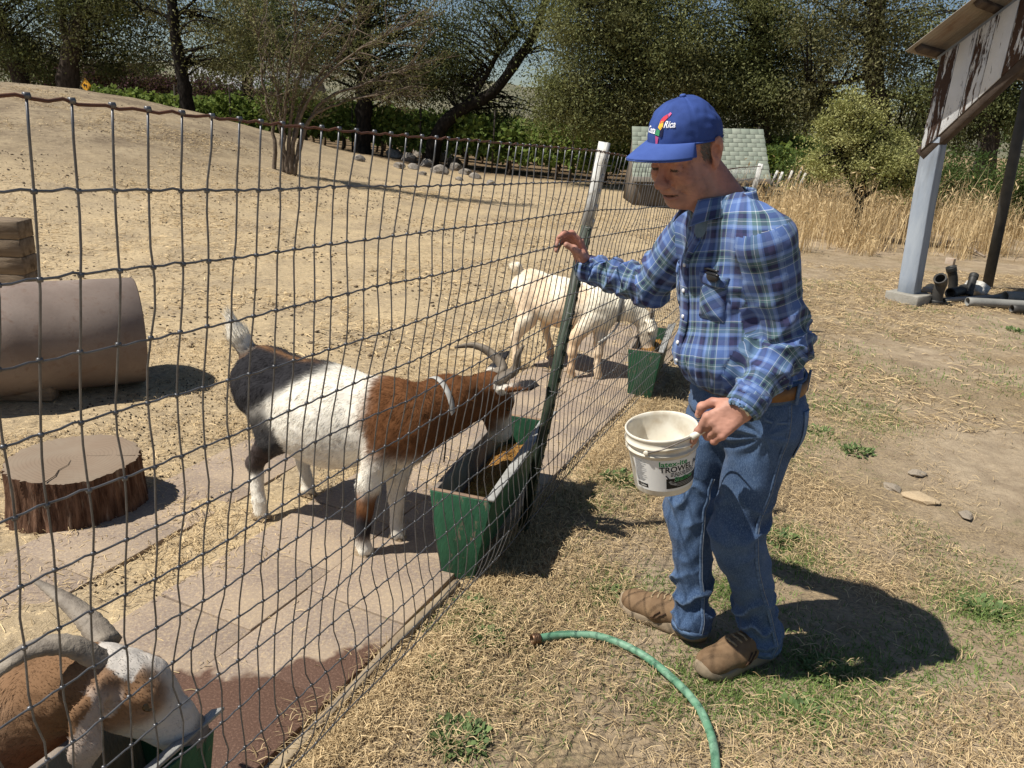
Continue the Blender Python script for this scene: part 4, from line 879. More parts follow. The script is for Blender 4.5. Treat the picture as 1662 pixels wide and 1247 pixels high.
for sdist_ in (4.1,):
    q = FB0+FD*(1.39+sdist_); tpost('post', q-V(0, 0, .05), q+FN*.17+V(0, 0, 1.42), fence, .185, studs=False)
# wire ties on the near post
for z in (.30, .62, .93, 1.25, 1.47):
    p = pb+(pt-pb)*(z/1.55); obj('wire_tie', mesh(*tube(catm([p+FN*.02+FD*.02, p+FN*.034, p+FN*.02-FD*.02, p-FN*.01-FD*.022], 12), .0013, 5)), GALV, fence)
# ---------------------------------------------------------------- run-down fence at the far end
ff = thing('leaning_fence', 'run-down far fence of leaning white-tipped posts beside tall dry grass', 'fence', gnd(1240, 338))
tops = [(1222, 276), (1243, 279), (1262, 277), (1270, 279), (1286, 277), (1303, 270), (1308, 281)]; bots = [(1192, 338), (1212, 338), (1232, 338), (1244, 340), (1258, 338), (1272, 336), (1274, 342)]
fpts = []
for (tx, ty), (bx_, by) in zip(tops, bots):
    b = gnd(bx_, by); b[2] = tz(b[0], b[1]); t_ = dep(tx, ty, b[1]+.05); tpost('post', b-V(0, 0, .1), t_, ff, .30, 1.5, False); fpts.append((b, t_))
for h in np.linspace(.12, .92, 8):
    P = np.array([b+(t_-b)*h for b, t_ in fpts[:6]]); obj('line_wire', mesh(*tube(catm(P, 30), .003, 4)), GALV, ff)
for k in range(18):
    i = min(int(k/18*5), 4); f = k/18*5-i; b = fpts[i][0]*(1-f)+fpts[i+1][0]*f; t_ = fpts[i][1]*(1-f)+fpts[i+1][1]*f; obj('stay_wire', mesh(*tube(np.array([b+(t_-b)*.1, b+(t_-b)*.93]), .0025, 4)), GALV, ff)
# ============================================================ goats
def fur_mat(name):
    t = NT(name); c = t.attr('tint'); c = t.mix(t.ramp(t.noise(170, 3, .7, t.mapp(t.co(), (1, 1, 1.6))), [(.4, 0.), (.75, .35)]), c, t.mix(.14, c, (.02, .014, .01))); t.bump(t.noise(240, 3, .7), .3, .003); return t.done(c, .9, .12)
FURM = fur_mat('goat coat'); HORN = rough_mat('horn', (.20, .165, .125), (.10, .08, .06), 20, .6, .3, .35, 60, .004); HOOF = rough_mat('hoof', (.42, .33, .22), (.26, .19, .12), 30, .6, .3, .3, 80, .002); EYE = rough_mat('goat eye', (.02, .014, .008), (.05, .03, .012), 40, .15, .6, .0)
def goat(name, label, D, h=.0075, nfur=26000, flen=.020, group=None):
    """D holds joints in world coordinates; colour(v, D) -> coat colour"""
    g = thing(name, label, 'goat', D['base'], group); s = SDF()
    R, C = D['rump'], D['chest']; ax = nrm(C-R); up_ = nrm(V(0, 0, 1)-ax*ax[2]); sd = np.cross(up_, ax); A = np.array([ax, sd, up_]); D['A'] = A; L = np.linalg.norm(C-R); k = D.get('k', 1.)
    mid = (R+C)/2
    s.ell(R, V(.15, .135, .15)*k, A, .06*k).ell(mid-up_*D.get('sag', .035)*k, V(.28, .185, D.get('bel', .175))*k, A, .06*k).ell(C+up_*.0, V(.145, .125, .165)*k, A, .06*k)
    s.cone(R+up_*.09*k, C+up_*.085*k, .06*k, .065*k, .05*k)                         # back line
    s.ell(C+ax*.07*k-up_*.05*k, V(.085, .085, .10)*k, A, .05*k)                     # brisket
    N = D['neck']
    s.chain(N, D.get('neckr', [.105*k, .080*k, .066*k]), .04*k, (sd, .80))
    for nm in ('fl', 'fr', 'hl', 'hr'):
        P = D[nm]; fr = nm[0] == 'f'; rr = [.075*k, .044*k, .030*k, .024*k, .030*k] if fr else [.112*k, .066*k, .032*k, .024*k, .030*k]
        s.chain(P, rr[:len(P)], .022*k); s.ell(P[2], (.031*k,)*3, None, .01)
    T = D['tail']; s.chain(T, [.036*k, .040*k, .016*k], .02, None)
    # head frame
    HC_, f, u = D['head'], nrm(D['hf']), D['hu']; u = nrm(u-f*(u@f)); l = np.cross(u, f); H = np.array([f, l, u]); D['H'] = H; m = D.get('hk', k); P = lambda a, b, c: HC_+(f*a+l*b+u*c)*m
    s.ell(P(0, 0, .0), V(.085, .060, .062)*m, H, .03).cone(P(.03, 0, .012), P(.145, 0, -.016), .050*m, .030*m, .03).cone(P(.03, 0, -.030), P(.135, 0, -.038), .040*m, .026*m, .03)
    s.ell(P(.158, 0, -.020), V(.024, .030, .028)*m, H, .02).ell(P(.145, 0, -.048), V(.022, .020, .014)*m, H, .015)
    for b in (-1, 1):
        s.ell(P(.040, b*.043, .026), V(.022, .016, .014)*m, H, .015); s.ell(P(.172, b*.012, -.012), V(.007, .004, .004)*m, H, .004, -1)
        e0 = P(-.035, b*.052, .020); dr = D['ear'][0 if b > 0 else 1]; e = [e0, e0+nrm(dr[0])*.055*m, e0+nrm(dr[0])*.055*m+nrm(dr[1])*.065*m, e0+nrm(dr[0])*.055*m+nrm(dr[1])*.065*m+nrm(dr[2])*.03*m]; D['earpts%d' % b] = e
        s.chain(e, [.014*m, .023*m, .023*m, .008*m], .015, (D.get('earn', [f, f])[0 if b > 0 else 1], .42))
    v, q = s.build(h); v = relax(v, q, 1, .4); n = vnormals(v, q); v = v+n*(fbm(v*26, 3)*.004*k)[:, None]
    c = D['colour'](v, D); body = obj('body', mesh(v, q, attrs={'tint': c}), FURM, g)
    # coat hairs, combed backwards and down
    rg = np.random.default_rng(len(label)); ar = np.linalg.norm(np.cross(v[q[:, 2]]-v[q[:, 0]], v[q[:, 3]]-v[q[:, 1]]), axis=1); cand = rg.choice(len(q), nfur, p=ar/ar.sum())
    w = rg.dirichlet((1, 1, 1, 1), nfur); p = (v[q[cand]]*w[..., None]).sum(1); nn = n[q[cand][:, 0]]; fc_ = c[q[cand][:, 0]]*(1+rg.normal(0, .16, (nfur, 1)))
    leg = p[:, 2] < D.get('bellyz', .28); hd_ = np.linalg.norm(p-HC_, axis=1) < .17*m
    dr = -ax*.8-V(0, 0, 1)*.75; dr = np.where(leg[:, None], V(0, 0, -1)-ax*.15, dr); dr = np.where(hd_[:, None], -f*.9, dr); isT = sdist(p, T[0], T[-1])[0] < .05*k; dr = np.where(isT[:, None], nrm(T[-1]-T[0]), dr)
    dr = dr+rg.normal(0, .22, p.shape); dr = dr-nn*((dr*nn).sum(1)-.10)[:, None]; dr /= np.linalg.norm(dr, axis=1)[:, None]; sdv = np.cross(dr, nn); ln = flen*rg.uniform(.6, 1.4, nfur)*np.where(leg, .5, 1)*np.where(hd_, .42, 1)*np.where(isT, 1.9, 1); wd = .0011*k
    fv = np.stack([p-sdv*wd-nn*.001, p+sdv*wd-nn*.001, p+dr*ln[:, None]+nn*.0015], 1).reshape(-1, 3); ft = np.arange(3*nfur).reshape(-1, 3)
    obj('coat', mesh(fv, ft, attrs={'tint': np.clip(np.repeat(fc_, 3, 0), .005, .9)}), FURM, g, kind='stuff')
    for b in (-1, 1):
        hp = D['horn'][0 if b > 0 else 1](P, b); pts = catm(hp, 26); rr = np.interp(np.linspace(0, 1, 26), [0, .15, .6, 1], [.026, .025, .017, .005])*m*D.get('hornr', 1.); rr *= 1+.06*np.sin(np.arange(26)*2.9)
        obj('horn', mesh(*tube(pts, rr, 10, True, .72)), D.get('hornm', HORN), g)
        obj('eye', mesh(*disc(P(.047, b*.0545, .020), l*b+f*.35+u*.1, .0125*m, .006*m, 12)), EYE, g)
    for nm in ('fl', 'fr', 'hl', 'hr'):
        e = D[nm][-1]; fw = nrm(V(ax[0], ax[1], 0)+D.get('toe', V(0, 0, 0))); sw_ = np.cross((0, 0, 1), fw)
        for b in (-1, 1):
            vv = [];
            for z, x0, x1, y in ((0, -.030, .036, .0185), (.034, -.024, .014, .0165)):
                cc = V(e[0], e[1], D.get('gz', 0.)+.002+z*k)+sw_*b*.0155*k; vv += [cc+fw*x0*k-sw_*y*.75*k, cc+fw*x1*k-sw_*y*.45*k, cc+fw*x1*k+sw_*y*.45*k, cc+fw*x0*k+sw_*y*.75*k]
            obj('hoof', bevel_mesh(hexa(np.array(vv)), .005, 2), HOOF, g)
    return g, D, P
def mixc(c, m, col): m = np.clip(m, 0, 1)[:, None]; return c*(1-m)+np.asarray(col)*m
def edge(x, w=.012): return 1/(1+np.exp(-np.clip(x/w, -40, 40)))
def collar_ring(g, c, d, r, m, wdt=.022, ell=None, name='collar'):
    v, f = ringband(c, nrm(d), r, wdt, .003, k=30)
    if ell: c = np.asarray(c); ax, fct = ell; ax = nrm(ax); t = ((v-c)@ax)[:, None]; v = v+ax*t*(fct-1)
    return obj(name, mesh(v, f[:1]), m, g)
STRAP = rough_mat('pale nylon strap', (.42, .41, .38), (.30, .29, .265), 30, .8, .3, .3, 300, .001); STRAPD = rough_mat('grey collar strap', (.13, .13, .125), (.09, .09, .085), 30, .8)
# ---- brown, white and black doe at the middle trough
W_, BR, BK, TN = V(.80, .75, .65), V(.138, .058, .023), V(.026, .025, .028), V(.30, .155, .07)
def col1(v, D):
    A = D['A']; R, C = D['rump'], D['chest']; x = (v-R)@A[0]/np.linalg.norm(C-R); z = v[:, 2]; y = (v-R)@A[1]; nz = fbm(v*9, 3)*.06+fbm(v*40, 2)*.03
    c = np.tile(W_, (len(v), 1))*(1+.10*fbm(v*12, 3))[:, None]
    c = mixc(c, edge((.03+.55*(z-.45)/.25-x)+nz*.6, .018)*edge(z-.36+nz*.3, .02), BK)
    c = mixc(c, edge(.0-x-.17+nz*.5, .02)*edge(.56-z, .02)*.7, TN)                     # tan breeches
    c = mixc(c, (np.abs(y-.0)*0+1)*edge(.011-np.abs(y+.01)+nz*.06, .004)*edge(z-.60, .02)*edge(.42-x, .03)*.8, TN*.8)   # dorsal stripe
    c = mixc(c, edge(x-.93+.04*(z-.5)/.2+nz*.6, .02)*edge(z-.37+nz*.3, .012), BR)
    sw_ = edge(x-.93+nz, .03)*edge(.41-z, .015)*edge(z-.30, .01); c = mixc(c, sw_, W_)
    for nm, kind in (('hl', 1), ('hr', 0), ('fl', 2), ('fr', 3)):
        P = D[nm]; d1, t1 = sdist(v, P[0], P[1]); d2, t2 = sdist(v, P[1], P[2]); d3, t3 = sdist(v, P[2], P[3]); dl = np.minimum(np.minimum(d1*1.2, d2), d3); lg = dl < .062
        zz = v[:, 2]
        if kind == 1: c = mixc(c, edge(.115-d1+nz*.3, .012)*edge(.50-zz, .02)*(((v-P[0])@A[1]) < .04 if False else 1.)*edge(.36-x+nz, .03), BK); c = mixc(c, edge(.06-d1*0-np.abs(x+.15), .03)*edge(.5-zz, .02)*edge(zz-.2, .02)*lg*.8, TN)
        if kind == 1: c = mixc(c, lg*edge(zz-.19+nz*.4, .010)*edge(.46-zz, .03), BK*1.2+TN*.08); c = mixc(c, lg*edge(.19-zz, .008), W_)
        if kind == 0: c = mixc(c, lg*1., W_*.95)
        if kind == 2: c = mixc(c, lg*edge(.27-zz, .012), BR*1.15); c = mixc(c, lg*edge(.185-zz+nz*.6, .012)*edge(zz-.08, .008), BK); c = mixc(c, lg*edge(.075-zz, .006), W_)
        if kind == 3: c = mixc(c, lg*1., W_*.97)
    nk, t = sdist(v, D['neck'][0], D['neck'][-1]); c = mixc(c, edge(.13-nk, .01)*(((v-C)@A[0]) > .03)*edge(z-.38, .012), BR)
    H = D['H']; L = (v-D['head'])@H.T; hd_ = np.linalg.norm(v-D['head']-H[0]*.06, axis=1) < .15; c = mixc(c, hd_*1., BR*.85)
    c = mixc(c, hd_*edge(.016-np.abs(np.abs(L[:, 1])-.032-.1*np.clip(.05-L[:, 0], 0, 1)), .004)*edge(L[:, 0]+.02, .01)*edge(L[:, 2]+.03, .01)*.9, W_*.9)
    c = mixc(c, hd_*edge(L[:, 0]-.135, .008)*.8, W_*.75)
    for b in (-1, 1):
        e = D['earpts%d' % b]; d, t = sdist(v, e[0], e[-1]); c = mixc(c, (d < .034)*edge(t-.45, .05), BK); c = mixc(c, (d < .034)*edge(.42-t, .05)*.85, W_*.85)
    d, t = sdist(v, D['tail'][0], D['tail'][-1]); c = mixc(c, (d < .05)*edge(t-.15, .05), W_); c = mixc(c, (d < .05)*edge(.12-t, .04)*.5, TN*.5)
    return np.clip(c, .012, .9)
fl1, fr1, hl1, hr1 = gnd(588, 903), gnd(643, 876), gnd(424, 842), gnd(500, 804)
R1, C1 = V(-.985, 2.925, .535), V(-.44, 2.665, .515); H1 = V(-.075, 2.885, .575)
D1 = dict(sag=.055, bel=.20, base=(-.7, 2.78, 0), rump=R1, chest=C1, colour=col1,
    neck=[V(-.365, 2.64, .53), V(-.235, 2.74, .575), V(-.115, 2.855, .575)], neckr=[.135, .105, .082],
    fl=[C1+V(.0, -.06, -.04), V(fl1[0]+.02, fl1[1]+.02, .30), V(fl1[0]+.005, fl1[1]+.012, .195), V(fl1[0], fl1[1], .07), V(fl1[0]+.008, fl1[1]-.004, .035)],
    fr=[C1+V(.07, .06, -.04), V(fr1[0]+.0, fr1[1]+.01, .29), V(fr1[0]-.005, fr1[1], .19), V(fr1[0], fr1[1], .07), V(fr1[0]+.008, fr1[1]-.004, .035)],
    hl=[R1+V(.03, -.065, -.02), V(-.925, 2.80, .36), V(-1.015, 2.825, .235), V(hl1[0]-.006, hl1[1], .08), V(hl1[0], hl1[1], .035)],
    hr=[R1+V(.06, .075, -.02), V(-.83, 3.0, .36), V(-.90, 3.035, .235), V(hr1[0]-.004, hr1[1], .08), V(hr1[0], hr1[1], .035)],
    tail=[R1+V(-.075, .01, .125), R1+V(-.115, .015, .19), R1+V(-.14, .01, .265)],
    head=H1, hf=V(.34, .16, -.80), hu=V(.72, .40, .40), ear=[(V(.3, .9, .35), V(.45, .8, .5), V(.5, .6, .4)), (V(.6, -.6, .25), V(.9, -.45, .35), V(.9, -.3, .1))], hk=1.18,
    horn=[lambda P, b: [P(-.030, .026, .045), P(-.075, .034, .105), P(-.150, .058, .130), P(-.215, .085, .100)], lambda P, b: [P(-.030, -.026, .045), P(-.070, -.036, .105), P(-.130, -.062, .150), P(-.175, -.085, .165)]])
# horns are easiest placed in the picture's own space round the poll
pol = H1+V(-.055, -.01, .045)
D1['horn'] = [lambda P, b: [pol+V(-.02, .03, .0), dep(815, 600, 2.93), dep(797, 574, 2.97), dep(770, 561, 3.0), dep(738, 564, 3.02)], lambda P, b: [pol+V(.03, -.03, .0), dep(834, 602, 2.86), dep(840, 578, 2.84), dep(850, 561, 2.82)]]
g1, _, P1 = goat('goat', 'brown, white and black horned goat with white collar eating at middle trough', D1, .0068, 42000, .024, 'goats at the feed troughs')
cd1 = nrm(D1['neck'][1]-D1['neck'][0]); collar_ring(g1, D1['neck'][1]-cd1*.045, cd1+V(0, 0, -.18), .126, STRAP, .022, (np.cross(cd1, (0, 0, 1)), .86))
obj('collar_strap', mesh(*tube(catm([D1['neck'][1]+V(.0, -.05, -.11), D1['neck'][1]+V(.0, -.055, -.16), D1['neck'][1]+V(-.004, -.05, -.215)], 10), .010, 8, True, .3)), rough_mat('dark collar tail', (.02, .022, .02), (.03, .03, .028), 30, .7), g1)
# ---- cream goat at the far trough
CR, CR2 = V(.84, .77, .62), V(.62, .40, .22)
def col2(v, D):
    nz = fbm(v*6, 3); c = np.tile(CR, (len(v), 1))*(1+.08*nz)[:, None]; c = mixc(c, np.clip(fbm(v*5+3, 3)*1.8-.42, 0, .55), CR2)
    c = mixc(c, edge(.30-v[:, 2]+nz*.04, .04)*.62, CR2*.9); H = D['H']; L = (v-D['head'])@H.T; hd_ = np.linalg.norm(v-D['head']-H[0]*.06, axis=1) < .15; c = mixc(c, hd_*edge(.03-L[:, 2], .02)*.25, V(.30, .24, .19)); return np.clip(c, .012, .9)
f2a, f2b, h2a, h2b = gnd(925, 615), gnd(968, 618), gnd(838, 600), gnd(893, 580)
R2, C2 = V(.075, 5.24, .515), V(.52, 5.03, .475); H2 = V(.865, 4.985, .385)
D2 = dict(base=(.3, 5.1, 0), rump=R2, chest=C2, colour=col2, k=.93,
    neck=[V(.57, 5.02, .49), V(.70, 5.0, .50), V(.82, 4.99, .44)], neckr=[.105, .082, .064],
    fl=[C2+V(-.02, -.06, -.06), V(f2a[0]+.015, f2a[1]+.03, .28), V(f2a[0], f2a[1]+.01, .18), V(f2a[0], f2a[1], .07), V(f2a[0]+.008, f2a[1], .035)],
    fr=[C2+V(.05, .05, -.06), V(f2b[0], f2b[1]+.05, .28), V(f2b[0]-.005, f2b[1]+.02, .18), V(f2b[0], f2b[1], .07), V(f2b[0]+.008, f2b[1], .035)],
    hl=[R2+V(.0, -.06, -.03), V(.07, 5.10, .34), V(.0, 5.09, .22), V(h2a[0]-.005, h2a[1], .08), V(h2a[0], h2a[1], .035)],
    hr=[R2+V(.05, .07, -.03), V(.22, 5.36, .34), V(.21, 5.42, .22), V(h2b[0]-.005, h2b[1], .08), V(h2b[0], h2b[1], .035)],
    tail=[R2+V(-.08, .0, .115), R2+V(-.105, .0, .15), R2+V(-.13, .0, .16)],
    head=H2, hf=V(.30, -.25, -.90), hu=V(.85, -.30, .35), ear=[(V(.2, .9, .1), V(.2, .8, -.4), V(.1, .4, -.6)), (V(.2, -.9, .1), V(.2, -.5, -.75), V(.1, -.2, -.8))], hk=1.0, bellyz=.25,
    horn=[lambda P, b: [P(-.05, .024, .040), P(-.085, .03, .060), P(-.105, .035, .070)], lambda P, b: [P(-.05, -.024, .040), P(-.085, -.03, .060), P(-.105, -.035, .070)]], hornr=.8)
g2, _, P2 = goat('goat', 'cream goat with dark collar eating at the far green trough', D2, .0075, 20000, .016, 'goats at the feed troughs')
cd2 = nrm(D2['neck'][1]-D2['neck'][0]); collar_ring(g2, D2['neck'][1]-cd2*.02, cd2+V(0, 0, -.1), .104, STRAPD, .026, (np.cross(cd2, (0, 0, 1)), .86))
a_ = D2['neck'][1]-cd2*.02-V(0, .03, .095); obj('lead_rope', mesh(*tube(catm([a_, a_+V(-.03, -.03, -.05), a_+V(-.08, -.05, -.10), a_+V(-.13, -.05, -.14)], 16), .007, 8)), STRAP, g2)
# ---- brown and white goat with big horns at the near trough
GW, GB = V(.58, .53, .47), V(.195, .110, .058)
def col3(v, D):
    H = D['H']; L = (v-D['head'])@H.T; nz = fbm(v*14, 3)*.012; c = np.tile(GB, (len(v), 1))*(1+.18*fbm(v*10, 3))[:, None]
    A = D['A']; x = (v-D['chest'])@A[0]; c = mixc(c, edge(-.05-x+nz*2, .02), V(.74, .70, .64))
    hd_ = np.linalg.norm(v-D['head']-H[0]*.06, axis=1) < .15
    blaze = edge(.030+.012*np.clip(L[:, 0]*8, -1, 1)-np.abs(L[:, 1])+nz, .006)*edge(L[:, 2]-.0, .012); c = mixc(c, hd_*blaze, GW); c = mixc(c, hd_*edge(L[:, 0]-.082+nz, .012), GW); c = mixc(c, hd_*edge(.004-L[:, 2]-.35*(.06-L[:, 0]), .012)*edge(L[:, 0]-.045, .01), GW)
    patch_ = hd_*edge(.046-np.hypot(L[:, 0]-.038, L[:, 2]-.008)+nz, .006); c = mixc(c, patch_*.8, GB*1.15)
    c = mixc(c, hd_*edge(L[:, 0]-.168, .004)*.75, V(.06, .045, .04))
    for b in (-1, 1):
        e = D['earpts%d' % b]; d, t = sdist(v, e[0], e[2]); c = mixc(c, (d < .036)*edge(t-.12, .05)*.85, V(.42, .34, .28))
    c[hd_ & (L[:, 2] > .04) & (L[:, 0] < .0)] = GW
    return np.clip(c, .012, .9)
P3 = CAM+ray(196, 1112)*1.53
C3 = CAM+ray(-45, 1245)*1.66; R3 = C3+V(-.48, -.34, .10)
D3 = dict(base=(C3[0], C3[1], 0), rump=R3, chest=C3, colour=col3, k=1.02,
    neck=[C3+V(.06, .05, .05), C3*.45+P3*.55+V(-.02, .03, .03), P3+V(-.075, .0, .0)], neckr=[.13, .095, .075],
    fl=[C3+V(.05, -.06, -.08)]+[V(C3[0]+.06, C3[1]-.06, z_) for z_ in (.24, .16, .07, .035)], fr=[C3+V(-.05, .07, -.08)]+[V(C3[0]-.05, C3[1]+.08, z_) for z_ in (.24, .16, .07, .035)],
    hl=[R3+V(.06, -.06, -.02)]+[V(R3[0]+o_, R3[1]-.08, z_) for o_, z_ in ((.06, .33), (-.02, .22), (-.01, .08), (0, .035))], hr=[R3+V(-.05, .07, -.02)]+[V(R3[0]+o_-.06, R3[1]+.08, z_) for o_, z_ in ((.06, .33), (-.02, .22), (-.01, .08), (0, .035))],
    tail=[R3+V(-.08, -.06, .11), R3+V(-.11, -.09, .16), R3+V(-.13, -.11, .22)],
    head=P3, hf=V(.68, .16, -.58), hu=V(.42, .30, .70), hk=1.14,
    ear=[(V(-.1, .4, -.7), V(0, .2, -1), V(0, .1, -1)), (V(-.15, -.75, -.35), V(.05, -.30, -.95), V(.1, -.1, -1))], earn=[V(1, 0, .2), V(.6, -.7, .1)])
ph3 = P3-.03*D3['hf']
D3['horn'] = [lambda P, b: [CAM+ray(x, y)*t_ for x, y, t_ in ((176, 1046, 1.55), (140, 1003, 1.585), (100, 970, 1.62), (56, 942, 1.66))], lambda P, b: [CAM+ray(x, y)*t_ for x, y, t_ in ((170, 1076, 1.50), (112, 1048, 1.455), (52, 1054, 1.42), (2, 1086, 1.39), (-40, 1130, 1.37))]]
D3['hornr'] = .98; D3['hornm'] = rough_mat('pale horn', (.30, .255, .20), (.15, .125, .10), 22, .65, .3, .7, 70, .006)
g3, _, _p3 = goat('goat', 'brown-faced white goat with long pale horns feeding at the near trough', D3, .0055, 40000, .015, 'goats at the feed troughs')
# ============================================================ feed troughs
GPA = NT('green painted board'); _v = GPA.mapp(GPA.co(), (1, 1, .35)); _c = GPA.mix(GPA.ramp(GPA.noise(9, 5, .7, _v), [(.35, 0.), (.7, 1.)]), (.013, .060, .031), (.026, .108, .054)); _c = GPA.mix(GPA.ramp(GPA.noise(38, 4, .75, _v), [(.60, 0.), (.66, .9)]), _c, (.16, .125, .09)); _c = GPA.mix(GPA.ramp(GPA.noise(60, 3, .6, _v), [(.28, .8), (.36, 0.)]), _c, (.008, .03, .016)); GPA.bump(GPA.noise(45, 4, .7, _v), .7, .006); GPA = GPA.done(_c, .62, .3); GPW = rough_mat('worn board edge', (.30, .20, .13), (.20, .14, .10), 12, .9, .2, .5, 60, .004); INN = rough_mat('grey board inside', (.20, .165, .135), (.29, .245, .205), 6, .9, .2, .5, 40, .005, (3, 3, 1))
LIPM = rough_mat('weathered lip', (.33, .33, .315), (.22, .215, .20), 10, .65, .35, .5, 40, .004, (2, 2, 2)); FEED = rough_mat('grain', (.30, .15, .035), (.17, .075, .018), 160, .8, .25, .8, 260, .006, c3=(.48, .30, .09), s3=90.)
KERN = rough_mat('grain kernels', (.42, .23, .05), (.24, .11, .025), 60, .7, .3, .1)
TD = nrm(V(.26, .966, 0)); TN_ = V(TD[1], -TD[0], 0); AT = np.array([TD, -TN_, (0, 0, 1)])
def trough(n0, length, label, tw=.235, bw=.125, ht=.335, lip=1., FD=TD, FN=TN_, A3=AT):
    """n0: middle of the near end on the ground"""
    n0 = np.asarray(n0, float); t = thing('feed_trough', label, 'trough', n0, 'green wooden feed troughs'); P = lambda s, y, z: n0+FD*s+FN*y+V(0, 0, z)
    def endb(s0, s1): return hexa([P(s0, -bw/2, 0), P(s1, -bw/2, 0), P(s1, bw/2, 0), P(s0, bw/2, 0), P(s0, -tw/2, ht), P(s1, -tw/2, ht), P(s1, tw/2, ht), P(s0, tw/2, ht)])
    for s0 in (0, length-.022): obj('end_board', bevel_mesh(endb(s0, s0+.022), .003, 2, .0006), GPA, t); obj('top_edge', bevel_mesh(box(P(s0+.011, 0, ht+.0015), (.019, tw-.01, .004), A3), .001, 1), GPW, t)
    for b, m in ((-1, INN), (1, GPA)):
        th = .020; z0 = .07; y = lambda z, o: b*(bw/2+(tw-bw)/2*z/ht-o)
        obj('side_board', bevel_mesh(hexa([P(.021, y(z0, th), z0), P(length-.021, y(z0, th), z0), P(length-.021, y(z0, .001), z0), P(.021, y(z0, .001), z0), P(.021, y(ht, th), ht+.002), P(length-.021, y(ht, th), ht+.002), P(length-.021, y(ht, .001), ht+.002), P(.021, y(ht, .001), ht+.002)]), .003, 2, .0006), m, t)
    obj('floor_board', bevel_mesh(box(P(length/2, 0, .085), (length-.05, bw-.01, .02), A3), .002), INN, t)
    if lip:
        y1 = tw/2; a = [P(-.01, y1-.020, ht+.008), P(length+.03, y1-.034, ht+.010), P(length+.04, y1-.034+.056*lip, ht+.010+.020*lip), P(-.015, y1+.010, ht+.008)]
        obj('lip_board', bevel_mesh(hexa(a+[x+V(0, 0, .009) for x in a]), .002, 1, .001), LIPM, t)
    # grain heap
    def hp(u, w): s = .03+u*(length-.06); y = (w-.5)*(tw*.62); z = .205+.045*np.cos((w-.5)*2.2)*np.sin(u*3.0+.2)+.02*fbm(np.stack([u*5, w*3, 0*u], -1), 3); return n0+FD*s[:, None]+FN*y[:, None]+V(0, 0, 1)*z[:, None]
    gp_, gq_ = grid(hp, 60, 22); gr = obj('grain', mesh(gp_, gq_), FEED, t); rg = np.random.default_rng(4); N = 2600; u, w = rg.random(N), rg.random(N); c = hp(u, w)+V(0, 0, .002); r = rg.normal(0, 1, (N, 3, 3)); r /= np.linalg.norm(r, axis=2)[..., None]
    vv = (c[:, None]+r*.0042).reshape(-1, 3); obj('kernels', mesh(vv, np.arange(3*N).reshape(-1, 3), False), KERN, gr, kind='stuff')
    return t
n1 = (gnd(712, 935)+gnd(768, 943))/2; trough(n1+FD*.005, .86, 'green feed trough with grain and grey lip board beside dark fence post')
n2_ = (gnd(1020, 642)+gnd(1055, 646))/2; trough(n2_, .70, 'green feed trough under the cream goat beyond the fence post', .21, .15, .30)
P4 = CAM+ray(378, 1166)*1.60; trough(V(P4[0], P4[1], 0)-FD*.82-FN*.150, .80, 'feed trough with grey splintered lip under the horned brown-faced goat', .235, .125, P4[2]-.030, .45, FD, FN, A3)
# ============================================================ pen furniture
RST = NT('rusted steel'); c = RST.mix(RST.ramp(RST.noise(3.5, 6, .65), [(.38, 0.), (.66, 1.)]), (.185, .140, .115), (.27, .215, .18)); c = RST.mix(RST.ramp(RST.noise(14, 5, .7), [(.52, 0.), (.7, .6)]), c, (.12, .062, .036)); RST.bump(RST.noise(90, 4, .7), .3, .003); RST = RST.done(c, .75, .3, .1)
dr = .305; dend = dep(226, 550, 4.32); dend[2] = dr+.005; dax = nrm(V(-.83, -.56, 0)); dc = dend+dax*.45
drum = thing('steel_drum', 'rusty steel drum lying on its side behind the stump', 'drum', (dc[0], dc[1], 0))
prof = [(.012, dr-.02), (.0, dr-.014), (.0, dr-.006), (.006, dr), (.3, dr), (.6, dr), (.90, dr), (.90, dr-.014), (.03, dr-.014)]
s2_ = nrm(np.cross(dax, (0, 0, 1))); k = 56; a = np.arange(k)*2*np.pi/k; v = np.vstack([dend+dax*x+r*(np.cos(a)[:, None]*s2_+np.sin(a)[:, None]*V(0, 0, 1)) for x, r in prof]); i, j = np.meshgrid(np.arange(len(prof)-1), np.arange(k), indexing='ij')
obj('shell', mesh(v, np.stack([i*k+j, i*k+(j+1) % k, (i+1)*k+(j+1) % k, (i+1)*k+j], -1).reshape(-1, 4)), RST, drum)
obj('bottom', mesh(*tube(np.array([dend+dax*.86, dend+dax*.87]), dr-.006, 40)), RST, drum)
TIM = rough_mat('weathered timber', (.17, .125, .085), (.27, .205, .14), 3, .9, .2, .7, 30, .006, (1, 8, 8), c3=(.10, .07, .045))
Ax = np.array([nrm((1, .12, 0)), nrm((-.12, 1, 0)), (0, 0, 1)]); tb = dep(10, 430, 4.95)
for k, (dx, L) in enumerate(((0, 1.1), (-.002, 1.1), (.002, 1.1), (.0, 1.1), (.0, 1.1), (.0, 1.1))):
    z = tb[2]+.285-.057-.115*k+.0
    if z < .03: break
    o = obj('landscape_timber', plank(V(tb[0]+.11-L/2+dx, tb[1]+.02, z), (L, .20, .1135), Ax, .004, 10, .0015), TIM)
    tag(o, ['top weathered timber of the stack behind the rusty drum', 'second timber from the top of the stack behind the rusty drum', 'third timber from the top of the stack behind the rusty drum', 'fourth timber from the top, behind the rusty drum', 'fifth timber from the top, behind the rusty drum', 'lowest timber hidden behind the rusty drum'][k], 'timber', 'stacked timbers by the drum')
